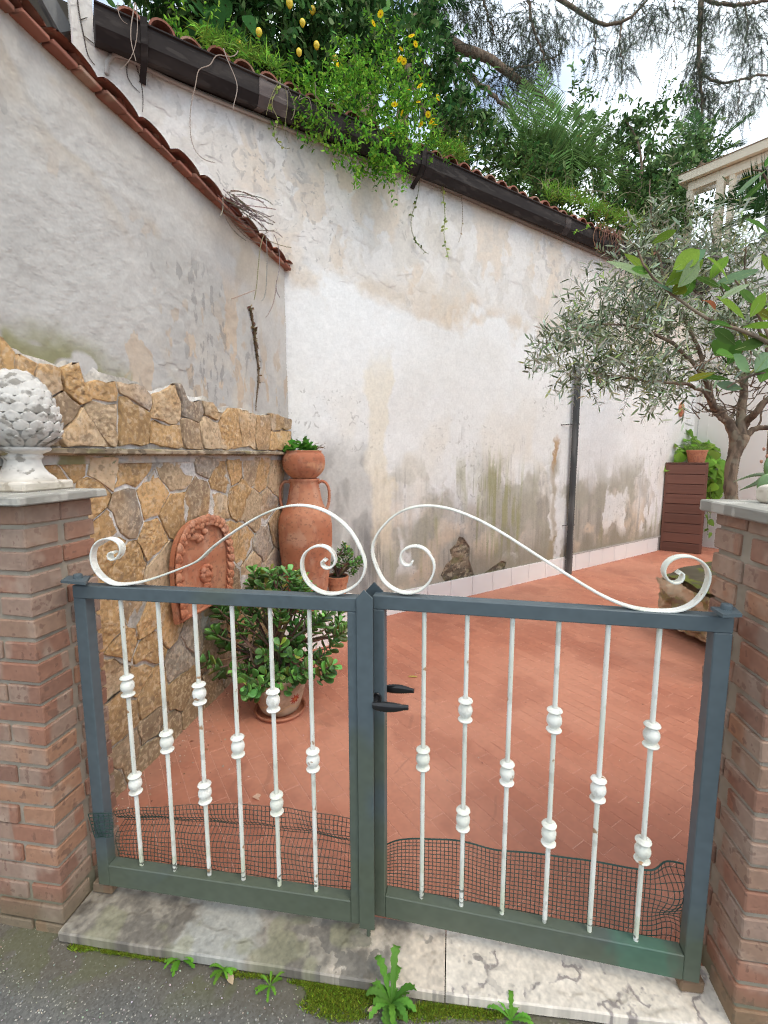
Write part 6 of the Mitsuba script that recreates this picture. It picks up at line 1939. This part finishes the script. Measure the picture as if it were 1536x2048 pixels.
def palm(label, base, fr, L, seed, trunk_base, col=(.135, .235, .075), nle=54, wid=.0135, group=None):
    rs = np.random.default_rng(seed); key = thing("palm_tree", label, "palm", group)
    m = MB(); m.add(*limb([trunk_base, (trunk_base + base) / 2 + [.05, 0, 0], base + [0, 0, .02]], .13, .10, 14, 12)); part(key, "trunk", m.ply("m_bark", True))
    for (x, y, dd), (mx, my) in fr:
        d0 = depth_of(base); tip = atd(x, y, d0 + dd); mid = atd(mx, my, d0 + dd * .5)
        part(key, "frond", frond(base, mid, tip, L * rs.uniform(.85, 1.1), rs, np.array(col) * rs.uniform(.75, 1.35), nle, wid).ply("m_leaf", True))
    return key


b = atd(1105, 425, 7.0)
palm("feathery green palm fanning its fronds above the tiles right of the middle", b,
     [((1082, 118, .3), (1092, 250)), ((1010, 165, .4), (1045, 270)), ((958, 262, .2), (1010, 290)), ((928, 330, 0), (1000, 310)), ((1010, 215, -.2), (1055, 280)), ((1150, 200, .4), (1135, 280)), ((1205, 262, .3), (1165, 300)), ((1240, 330, .2), (1180, 320)), ((985, 385, -.3), (1030, 320)), ((1060, 395, -.5), (1070, 290)),
      ((1140, 390, -.5), (1140, 290)), ((1270, 405, -.1), (1200, 345)), ((1045, 150, .6), (1070, 270)), ((1190, 395, -.4), (1165, 310)), ((950, 225, .6), (1020, 265)), ((1110, 180, .1), (1108, 280)), ((1220, 215, .8), (1170, 290)), ((960, 350, -.2), (1030, 330)), ((1010, 330, .1), (1050, 330)), ((1080, 350, -.6), (1085, 330)), ((1030, 400, -.4), (1050, 340)), ((920, 290, .3), (990, 290)), ((1165, 340, -.4), (1140, 330)), ((1130, 250, -.2), (1120, 310)), ((1060, 220, -.1), (1085, 310)), ((975, 300, -.2), (1040, 310)), ((1240, 250, -.1), (1170, 290)), ((1265, 300, .1), (1190, 320)), ((1225, 385, -.5), (1175, 330)), ((1185, 215, .1), (1145, 300)), ((1090, 260, -.5), (1100, 330)), ((1040, 250, -.4), (1075, 320))], .46, 91, wall_pt(5.3, 2.3, 1.2))
b = atd(830, 40, 7.6)
palm("dark palm whose frond hangs against the sky right of the yellow flowers", b, [((882, 88, -.2), (862, 30)), ((905, 130, -.1), (880, 50)), ((780, 150, -.1), (790, 50)), ((740, 110, 0), (770, 20)), ((860, -60, 0), (850, -20)), ((940, 20, .2), (890, 0)), ((700, 60, .1), (760, 0)), ((840, 150, -.2), (846, 60)), ((720, 150, -.3), (765, 60))], .34, 92, wall_pt(4.2, 2.3, 3.6), (.03, .07, .03), 36)
b = atd(1405, 330, 9.6)
palm("palm in front of the bright sky beside the glass veranda", b, [((1512, 225, 0), (1460, 265)), ((1490, 290, .2), (1450, 300)), ((1440, 215, .3), (1418, 265)), ((1350, 240, 0), (1375, 280)), ((1330, 320, 0), (1365, 320)), ((1300, 370, -.4), (1350, 345)), ((1385, 210, .5), (1395, 270)), ((1470, 340, -.4), (1440, 325)), ((1290, 300, .2), (1345, 310))], .42, 93, wall_pt(8.3, 2.3, 2.2), (.05, .11, .035), 40)
b = atd(1575, 425, 4.6)
palm("near palm frond fanning across the glass of the veranda, right edge", b, [((1430, 400, 0), (1510, 405)), ((1450, 455, -.1), (1520, 430)), ((1480, 360, .1), (1530, 385)), ((1600, 300, 0), (1590, 360)), ((1700, 400, 0), (1640, 390))], .34, 94, np.array([atd(1590, 700, 4.6)[0], atd(1590, 700, 4.6)[1], ZF]), (.035, .085, .03), 40, .009)

# ------------------------------------------------------------------ cedar boughs overhead
rk = np.random.default_rng(111); DC = 10.5
ced = thing("cedar_tree", "tall cedar with dark drooping boughs hanging against the sky at the top", "tree")
c_ = lambda x, y, d=0.0: atd(x, y, DC + d)
wood = MB(); LB = [
    ([c_(735, -160), c_(845, -30), c_(872, 45), c_(890, 75), c_(950, 105), c_(1005, 135), c_(1060, 175), c_(1110, 215)], .20, .05),
    ([c_(890, 75), c_(920, 130), c_(945, 155), c_(985, 190), c_(1040, 240)], .08, .03),
    ([c_(900, 90), c_(905, 150), c_(925, 190), c_(950, 250)], .06, .02),
    ([c_(735, -160), c_(940, -60), c_(1080, -20), c_(1140, 11), c_(1170, 33), c_(1200, 46), c_(1245, 43), c_(1282, 15), c_(1310, -30)], .10, .02),
    ([c_(1500, -260), c_(1430, -90), c_(1402, -5), c_(1400, 60), c_(1398, 130), c_(1404, 200), c_(1396, 262)], .10, .02),
    ([c_(1402, -5), c_(1440, 8), c_(1490, 8), c_(1560, -5)], .04, .03), ([c_(1400, 120), c_(1425, 162), c_(1480, 160), c_(1550, 146)], .03, .02),
    ([c_(1060, -20), c_(1060, 30), c_(1075, 80), c_(1090, 125)], .04, .015), ([c_(1187, 40), c_(1190, 90), c_(1186, 150)], .02, .008), ([c_(1245, 43), c_(1240, 90), c_(1245, 140), c_(1240, 175)], .02, .008),
    ([c_(960, -40), c_(975, 30), c_(990, 70)], .04, .015), ([c_(1010, 140), c_(1060, 130), c_(1120, 110)], .03, .012), ([c_(1490, 8), c_(1495, 60), c_(1480, 110)], .02, .008), ([c_(1480, 160), c_(1478, 200), c_(1470, 240)], .015, .006), ([c_(1282, 15), c_(1310, 60)], .015, .006), ([c_(1340, -40), c_(1350, 20)], .02, .01)]
trunkb = wall_pt(4.0, 2.3, 7.0)
wood.add(*limb([trunkb, c_(735, 100), c_(735, -160), c_(740, -700)], .42, .25, 18, 12))
for pts, a, b_ in LB: wood.add(*limb(pts, a, b_, 26, 8, rs=rk, wob=.015))
part(ced, "trunk", wood.ply("m_bark", True))
le, tw = MB(), MB()
CE = [(1040, 55, 45, 45, 1.6), (1090, 40, 34, 40, 1.2), (1020, 110, 40, 26, 1.1), (1085, 105, 36, 26, 1.3), (1055, 135, 44, 22, 1.2), (920, 35, 44, 40, 1.5), (970, 25, 40, 34, 1.2), (985, 70, 30, 28, .7), (895, 10, 40, 26, 1.0), (935, 160, 26, 30, .7), (965, 205, 30, 26, .7), (1010, 165, 40, 26, 1.0), (1065, 190, 34, 24, .9), (900, 130, 24, 34, .6),
      (1240, 65, 18, 40, .7), (1250, 115, 14, 45, .6), (1187, 95, 10, 55, .35), (1215, 130, 26, 40, .35), (1300, 50, 26, 34, .6), (1320, 20, 36, 24, .7), (1175, 20, 40, 18, .6), (1130, 60, 24, 30, .5), (1265, 30, 40, 18, .6), (1400, 40, 14, 34, .8), (1398, 110, 18, 44, 1.3), (1402, 175, 24, 40, 1.5), (1397, 235, 20, 34, 1.0), (1375, 170, 24, 34, .5), (1425, 200, 14, 30, .4),
      (1480, 40, 34, 26, .7), (1510, 25, 30, 26, .6), (1495, 80, 26, 40, .7), (1520, 110, 22, 30, .5), (1465, 190, 22, 30, .5), (1485, 205, 22, 34, .5), (1515, 180, 22, 26, .4), (1345, 90, 14, 44, .3), (1360, 30, 26, 20, .5), (1440, 10, 34, 16, .6), (1070, 230, 26, 18, .5), (1000, 235, 24, 16, .4), (870, 90, 16, 30, .5), (880, 200, 12, 30, .3)]
E = [ell(x, y, rx, ry, DC + rk.uniform(-.5, .5), .4) for x, y, rx, ry, w in CE]
twigs(rk, E, 2300, .32, 15, .058, .0105, "needle", [(1.2, (.095, .125, .080)), (1, (.058, .078, .053)), (.9, (.16, .19, .12)), (.3, (.11, .095, .08))], le, tw, bias=(0, 0, -.55), out=.35, rnd=.45, droop=.5, spread=.75, tw_r=.006, tw_col=(.06, .055, .05), weights=[c[4] for c in CE], sp=.3, flip=.8, shell=.55)
part(ced, "needles", le.ply("m_leaf_matt", True), None, "stuff"); part(ced, "twigs", tw.ply("m_twig", True), None, "stuff")

rh = np.random.default_rng(115)
hed = thing("shrub", "low dark shrubbery filling the gap between the roof edge and the palm", "shrub"); le, tw = MB(), MB()
E = [ell(x, y, rx, ry, wd(x, y, .8), .35) for x, y, rx, ry in ((930, 300, 40, 22), (985, 335, 44, 26), (1045, 362, 44, 26), (1105, 388, 44, 26), (1165, 412, 44, 26), (1225, 435, 44, 26), (1280, 452, 40, 30), (1250, 410, 50, 30), (1320, 440, 50, 40))]
twigs(rh, E, 330, .26, 8, .075, .019, "oval", [(1.2, (.06, .13, .035)), (1, (.035, .08, .025)), (.7, (.13, .22, .07))], le, tw, bias=(0, 0, .4), tw_r=.004, sp=.35)
part(hed, "foliage", le.ply("m_leaf", True), None, "stuff"); part(hed, "stems", tw.ply("m_twig", True), None, "stuff")

# ------------------------------------------------------------------ grass and herbs growing on the roof edge
rg2 = np.random.default_rng(121)
mb, tw = MB(), MB(); P, D, N, L = [], [], [], []
for i in range(1900):
    x = rg2.choice([rg2.uniform(1085, 1285), rg2.uniform(1130, 1285), rg2.uniform(390, 560), rg2.uniform(880, 930)])
    y = np.interp(x, [190, 520, 860, 1135, 1290], [-5, 120, 290, 405, 465]) + rg2.normal(0, 7) - (4 if x < 1100 else 12)
    off = rg2.uniform(-.15, .25); P.append(atd(x, y, wd(x, y, off))); D.append((rg2.normal(0, .7), rg2.normal(-.3, .5), rg2.uniform(.1, 1.1))); N.append((rg2.normal(), -1, .3)); L.append(rg2.uniform(.04, .12))
leaves(mb, np.array(P), np.array(D), np.array(N), np.array(L), .0045, "blade", tint(rg2, len(P), (.13, .24, .035), .4, .15), .3, .6)
twigs(rg2, [we(1180, 432, 40, 10, 0, .08), we(1240, 455, 40, 12, 0, .1), we(1130, 395, 40, 8, .1, .08), we(1270, 470, 24, 14, -.05, .08), we(900, 300, 26, 8, -.05, .06)], 120, .10, 6, .026, .008, "oval", [(1, (.14, .27, .04)), (.6, (.24, .33, .06)), (.3, (.25, .17, .06))], mb, tw, bias=(0, -.2, .4), weights=[1.2, 1.3, .8, .9, .5])
k = single("roof_grass", mb.ply("m_leaf", True), "tufts of grass and small herbs growing along the tiled roof edge", "grass"); labels[k]["kind"] = "stuff"
mb = MB()
for x0 in range(1085, 1330, 12):                        # pale dry stalks by the gutter's right end
    for _ in range(2):
        x = x0 + rg2.uniform(-8, 8); y = np.interp(x, [860, 1135, 1290], [290, 405, 470]) - 6
        p = atd(x, y, wd(x, y, rg2.uniform(.0, .3))); q = p + np.array([rg2.normal(0, .2), rg2.normal(0, .1), rg2.uniform(.05, .28)])
        mb.add(*tube(spline([p, (p + q) / 2 + rg2.normal(0, .05, 3) + [0, 0, .06], q], 9), .0028, 4), col=(.30, .26, .17))
k = single("dry_stalks", mb.ply("m_twig", True), "pale dry stalks sticking up from the right end of the roof", "dry grass"); labels[k]["kind"] = "stuff"


# ------------------------------------------------------------------ hanging vines and dry twigs on the long wall
def vine(label, px, off, r, col, lf=0, lL=.03, lcol=(.2, .33, .05), seed=1, side=(), base="hanging_vine", cat="vine", on=None):
    rs = np.random.default_rng(seed); key = thing(base, label, cat)
    g = (lambda x, y: onw(x, y, off)) if on is None else on
    P = spline([g(x, y) for x, y in px], max(12, 4 * len(px))); m = MB(); m.add(*tube(P, np.linspace(r, r * .6, len(P)), 5), col=col)
    for sp_px in side: m.add(*tube(spline([g(x, y) for x, y in sp_px], 12), np.linspace(r * .8, r * .4, 12), 4), col=np.array(col) * rs.uniform(.8, 1.1))
    part(key, "stem", m.ply("m_twig", True))
    for i in range(lf):
        j = int(rs.uniform(.05, 1) * (len(P) - 1)); mb = MB()
        leaves(mb, P[j], rs.normal(0, 1, 3) * [1, .5, .6] + [0, -.4, -.2], -FW + rs.normal(0, .5, 3), lL * rs.uniform(.6, 1.2), lL * .30, "oval", tint(rs, 1, lcol, .25, .12), .15, .2); part(key, "leaf", mb.ply("m_leaf", True))
    return key


vine("thin green vine trailing over the wall, its lower end bent to the right", [(840, 335), (838, 370), (832, 405), (822, 440), (826, 470), (838, 492), (857, 508)], -.03, .0035, (.16, .17, .07), 18, .030, (.11, .16, .04), 1)
vine("pale leafy vine hanging straight down below the gutter bend", [(887, 310), (890, 340), (886, 385), (890, 430), (888, 470), (893, 500), (898, 520)], -.05, .004, (.28, .30, .10), 34, .034, (.32, .40, .10), 2)
vine("bare reddish stem hanging right of the pale leafy vine", [(922, 325), (922, 380), (925, 420), (917, 485)], -.04, .003, (.24, .16, .09), 4, .02, (.25, .18, .08), 3)
vine("leafy vine looping below the pale gutter joint", [(560, 155), (552, 185), (545, 215), (556, 240), (548, 268), (560, 290), (580, 296)], -.17, .003, (.26, .24, .12), 18, .034, (.26, .38, .08), 4, [((560, 160), (540, 200), (533, 230)), ((565, 165), (575, 210), (570, 255), (578, 285)), ((580, 185), (590, 215), (582, 240))])
vine("short vine with broad pale leaves below the shrub", [(648, 185), (655, 220), (650, 262), (640, 280), (622, 275)], -.18, .003, (.20, .28, .08), 18, .045, (.20, .36, .06), 5)
vine("bare brown stem hanging in a hook from the gutter", [(600, 190), (598, 200), (615, 195), (622, 210), (612, 236)], -.20, .0032, (.26, .21, .17), 0, seed=6, side=[((630, 165), (632, 200), (634, 228)), ((576, 178), (588, 210), (583, 240))])
vine("forked dry stem crossing the dark gutter on the left", [(270, 5), (264, 40), (262, 80), (268, 108), (272, 122)], -.20, .0035, (.36, .29, .24), 0, seed=7, side=[((272, 8), (275, 50), (268, 100), (240, 140)), ((236, 5), (244, 40), (255, 48))])
vine("long bent dry stem hanging across the gutter", [(476, 102), (450, 112), (432, 112), (420, 130), (400, 138), (392, 165), (384, 200), (380, 250), (390, 300), (430, 325)], -.175, .0034, (.33, .26, .21), 0, seed=8)
vine("kinked dry stem hanging in front of the gutter", [(447, 97), (455, 120), (466, 145), (474, 170), (470, 200), (466, 222)], -.185, .0036, (.40, .33, .28), 0, seed=9)
vine("thin dark creeper stuck to the whitewashed wall, upper left", [(155, 0), (162, 45), (170, 85), (176, 110), (190, 130)], -.006, .004, (.10, .085, .075), 0, seed=10, side=[((166, 70), (185, 85), (200, 95)), ((160, 40), (168, 37), (175, 35)), ((270, 125), (283, 170), (285, 225)), ((256, 125), (258, 160), (280, 185))])
rr_ = np.random.default_rng(131); m = MB()
for i in range(46):
    x0 = rr_.uniform(1185, 1250); y0 = np.interp(x0, [1135, 1290], [425, 478]); x1 = x0 + rr_.normal(0, 12); y1 = y0 + rr_.uniform(20, 62)
    m.add(*tube(spline([onw(x0, y0, -.19), onw((x0 + x1) / 2 + rr_.normal(0, 6), (y0 + y1) / 2, -.17), onw(x1, y1, -.12)], 8), .0035, 4), col=tint(rr_, 1, (.26, .16, .11), .2)[0])
k = single("dry_roots", m.ply("m_twig", True), "bundle of brown dry roots hanging from the right end of the gutter", "roots"); labels[k]["kind"] = "stuff"
vine("small sprig of round green leaves in front of the dark gutter, right half", [(1180, 450), (1170, 458), (1152, 463), (1143, 462)], -.2, .0025, (.16, .24, .06), 12, .03, (.24, .45, .06), 12)

# dry twigs caught on the tiled eave of the left wall
rt4 = np.random.default_rng(141); tw4 = MB()
EP = lambda x, y: atx(x, y, -.02)
for i in range(34):
    a = EP(rt4.uniform(425, 470), rt4.uniform(378, 410)); bq = EP(rt4.uniform(500, 575), rt4.uniform(415, 490))
    mid = (a + bq) / 2 + rt4.normal(0, .035, 3)
    q0, q1 = sorted(rt4.uniform(0, 1, 2)); P = spline([a, mid, bq], 24); P = P[int(q0 * 10): 14 + int(q1 * 9)]
    tw4.add(*tube(P, .0022, 4), col=tint(rt4, 1, (.15, .115, .09), .2)[0])
for px in ([(528, 470), (520, 500), (516, 540), (512, 580), (508, 600)], [(532, 470), (534, 510), (533, 560), (530, 590), (522, 602)], [(548, 470), (556, 490), (558, 540), (552, 575), (560, 595)], [(553, 560), (548, 600), (532, 634)], [(510, 580), (490, 588), (463, 598)], [(445, 395), (446, 415), (440, 432)], [(528, 470), (545, 462), (565, 475)], [(530, 478), (560, 490), (582, 495)]):
    tw4.add(*tube(spline([EP(x, y) for x, y in px], 16), .0028, 4), col=tint(rt4, 1, (.33, .27, .21), .15)[0])
single("dry_twigs", tw4.ply("m_twig", True), "tangle of dry twigs caught on the tiled eave of the left wall", "twigs")
# dead creeper on the left wall
dv = thing("dead_creeper", "short dead creeper clinging to the grey plaster of the left wall", "creeper")
P = spline([onl(x, y, .008) for x, y in ((500, 612), (505, 640), (509, 670), (514, 710), (517, 750), (514, 790), (512, 822))], 40); m = MB(); m.add(*tube(P, np.interp(np.arange(40), [0, 8, 26, 39], [.006, .008, .006, .002]), 6), col=(.16, .11, .07)); part(dv, "stem", m.ply("m_twig", True))
mb = MB(); n = 130; j = (rt4.beta(1.2, 1.8, n) * 32).astype(int)
leaves(mb, P[j] + rt4.normal(0, .006, (n, 3)), rand_dirs(rt4, n), rand_dirs(rt4, n), rt4.uniform(.012, .026, n), .007, "oval", tint(rt4, n, (.17, .115, .065), .3), .4, .5); part(dv, "withered_leaves", mb.ply("m_leaf_matt", True), None, "stuff")

# ------------------------------------------------------------------ weeds, moss, litter by the threshold
rw = np.random.default_rng(151)


def toothed(mb, p, d, L, W, rise, col, rs, teeth=5):
    """A dandelion leaf: lobed blade on a pale midrib, arching out and down."""
    d = nrm(np.array([d[0], d[1], 0])); s = np.array([-d[1], d[0], 0]); n = teeth * 2 + 3
    t = np.linspace(0, 1, n); z = rise * np.sin(t * 2.4) * L
    w = W * (np.sin(np.clip(t * .95 + .04, 0, 1) * math.pi) ** .8) * (.35 + .75 * t)
    w = w * np.where(np.arange(n) % 2 == 0, .62, 1.0); w[-2:] = [W * .6, .001]
    V = []
    for i in range(n):
        c = p + d * t[i] * L + np.array([0, 0, z[i]]); e_ = rs.uniform(.85, 1.15)
        V += [c - s * w[i] * e_ + [0, 0, .25 * w[i]], c, c + s * w[i] * e_ + [0, 0, .25 * w[i]]]
    mb.add(np.array(V), grid(n, 3), col=col)


def weed(label, px, py, n, L, seed, W=.012, col=(.12, .30, .035), rise=.35, up=()):
    rs = np.random.default_rng(seed); key = thing("weed", label, "weed", None); c = atz(px, py, -.088)
    for i in range(n):
        a = i * 2.4 + rs.normal(0, .25); ll = L * rs.uniform(.6, 1.1)
        mb = MB(); toothed(mb, c, (math.cos(a), math.sin(a)), ll, W * rs.uniform(.8, 1.2), rise * rs.uniform(.5, 1.3), tint(rs, 1, col, .18, .06)[0], rs); part(key, "leaf", mb.ply("m_leaf", True))
    for a, ll, rz in up:
        mb = MB(); toothed(mb, c, (math.cos(a), math.sin(a)), ll, W * 1.2, rz, tint(rs, 1, col, .12, .05)[0], rs); part(key, "leaf", mb.ply("m_leaf", True))
    return key


weed("dandelion rosette with narrow toothed leaves at the foot of the threshold, leftmost", 362, 1918, 16, .060, 1, .009)
weed("small dandelion beside a pale fallen leaf, in front of the threshold", 447, 1940, 12, .056, 2, .009)
weed("tiny weed with a few narrow leaves left of the mossy patch", 540, 1972, 8, .050, 3, .007)
weed("largest dandelion, broad bright leaves, right of the mossy patch", 782, 2008, 28, .074, 4, .015, (.125, .29, .05), .5, ((1.45, .085, 1.35), (2.3, .09, .9), (1.2, .06, 1.2)))
weed("weed at the bottom edge near the right slab", 1022, 2042, 8, .06, 5, .010, (.14, .34, .05), .5, ((1.5, .05, .9),))
mb = MB(); P, L = [], []
for cx, cy, rx, ry, n in ((165, 1896, 26, 7, 260), (230, 1896, 22, 7, 220), (690, 1985, 75, 34, 2600), (640, 1962, 60, 14, 700), (640, 2010, 40, 20, 400), (900, 2015, 70, 14, 900), (300, 1908, 60, 6, 260), (960, 2030, 60, 12, 500), (500, 1950, 60, 7, 260), (850, 2030, 60, 14, 500), (690, 2030, 50, 14, 400)):
    for _ in range(int(n * 2.2)):
        r = math.sqrt(rw.uniform()); a = rw.uniform(0, 6.3); q = atz(cx + rx * r * math.cos(a) + rw.normal(0, 4), cy + ry * r * math.sin(a) + rw.normal(0, 2), -.092)
        P.append(q); L.append(rw.uniform(.005, .014))
P = np.array(P); n = len(P); P[:, 1] = np.minimum(P[:, 1], np.interp(P[:, 0], [-.05, 1.175, 1.94], [-.124, -.110, -.08]))
leaves(mb, P, np.stack([rw.normal(0, .6, n), rw.normal(0, .6, n), rw.uniform(.4, 1.2, n)], 1), rand_dirs(rw, n), np.array(L), .0011, "blade", tint(rw, n, (.19, .26, .03), .4, .14), .3, .3)
k = single("moss", mb.ply("m_leaf_matt", True), "green moss and short grass along the foot of the marble threshold", "moss"); labels[k]["kind"] = "stuff"
rp = np.random.default_rng(161); m = MB(); t = trimesh.creation.icosphere(1, 1.0)
for i in range(800):
    x, y = rp.uniform(0, 1100), rp.uniform(1880, 2060)
    q = atz(x, y, -.094)
    if q[1] > -.128 or q[1] < -.7: continue
    m.add(np.array(t.vertices) * rp.uniform(.0008, .0022) * rp.uniform(.6, 1.2, 3) + q, t.faces, col=tint(rp, 1, (.34, .32, .28), .3)[0])
k = single("grit", m.ply("m_twig", True), "pale grit scattered on the asphalt", "grit"); labels[k]["kind"] = "stuff"


mb = MB(); t = trimesh.creation.icosphere(1, 1.0)
for i in range(260):                                    # crumbs of stone and leaf on the tiles, thickest along the stone foot
    y = rp.uniform(.12, 2.0); x = lw_base(y) + abs(rp.normal(0, .16)) + .02 if i < 190 else rp.uniform(-.1, 2.6)
    if i >= 190: y = rp.uniform(.1, 3.4)
    c_ = (.55, .48, .40) if rp.random() < .6 else (.16, .09, .05)
    mb.add(np.array(t.vertices) * rp.uniform(.0010, .0032) * np.array([rp.uniform(.7, 1.8), rp.uniform(.7, 1.8), .6]) + [x, y, ZF + .002], t.faces, col=tint(rp, 1, c_, .25)[0])
k = single("crumbs", mb.ply("m_twig", True), "pale crumbs of mortar and leaf scattered on the terracotta tiles", "debris"); labels[k]["kind"] = "stuff"


def fallen(label, px, py, z, ang, L, W, col, seed, curl=.4):
    rs = np.random.default_rng(seed); p = atz(px, py, z + .006); mb = MB(); leaves(mb, p, (math.cos(ang), math.sin(ang), .05), (0, 0, 1), L, W, "laurel", col, .35, curl); single("fallen_leaf", mb.ply("m_leaf_matt", True), label, "leaf")


fallen("yellow green fallen leaf on the tiles right of the door handle", 815, 1353, ZF, .1, .07, .008, (.55, .50, .12), 1, .1)
fallen("pale curled leaf on the tiles behind the left gate leaf", 505, 1594, ZF, .2, .05, .018, (.72, .50, .36), 2, .5)
fallen("small tan leaf on the asphalt beside the dandelion", 455, 1947, -.088, -.6, .030, .010, (.55, .42, .28), 3)
fallen("brown curled leaf on the tiles near the stone foot of the wall", 405, 1499, ZF, .5, .035, .006, (.40, .22, .12), 4)
fallen("brown speck of leaf on the tiles, close to the wall", 380, 1484, ZF, 1.2, .025, .007, (.28, .12, .07), 5)
fallen("pale leaf on the bottom edge by the largest dandelion", 735, 2022, -.088, .3, .03, .010, (.62, .48, .30), 6)
# a succulent and strappy leaves at the right edge, behind the right pillar
pc_ = thing("prickly_pear", "prickly pear pads and toothed strap leaves at the right edge, behind the pillar slab", "cactus")
dc = 2.7
for x, y, rx, ry, an in ((1536, 975, 20, 28, .2), (1548, 930, 18, 26, -.2), (1560, 890, 16, 24, .1)):
    t = trimesh.creation.icosphere(3, 1.0); V = np.array(t.vertices) * [rx * dc / FOC, .018, ry * dc / FOC]
    ca, sa = math.cos(an), math.sin(an); V = np.stack([V[:, 0] * ca - V[:, 2] * sa, V[:, 1], V[:, 0] * sa + V[:, 2] * ca], 1); mb = MB(); mb.add(V + atd(x, y, dc), t.faces, col=(.14, .24, .09)); part(pc_, "pad", mb.ply("m_succulent", True))
for x, y in ((1528, 898), (1523, 923), (1534, 912)):
    t = trimesh.creation.icosphere(2, 1.0); mb = MB(); mb.add(np.array(t.vertices) * [.008, .007, .011] + atd(x, y, dc), t.faces, col=(.40, .20, .13)); part(pc_, "fruit", mb.ply("m_succulent", True))
for pts in ([(1545, 952), (1510, 950), (1485, 957), (1466, 964)], [(1520, 962), (1505, 970), (1490, 976), (1479, 981)], [(1550, 960), (1530, 955), (1515, 957)]):
    P = spline([atd(x, y, dc + .1) for x, y in pts], 14); mb = MB(); mb.add(*sweep(P, circ(6) * [.3, 1.0], True, True, None, np.linspace(.018, .002, 14)), col=(.15, .20, .10)); part(pc_, "strap_leaf", mb.ply("m_succulent", True))
q = atd(1560, 1010, dc); m = MB(); m.add(*tube([q, [q[0], q[1], .32]], [.05, .07], 10), col=(.14, .20, .09)); part(pc_, "stem", m.ply("m_succulent", True))
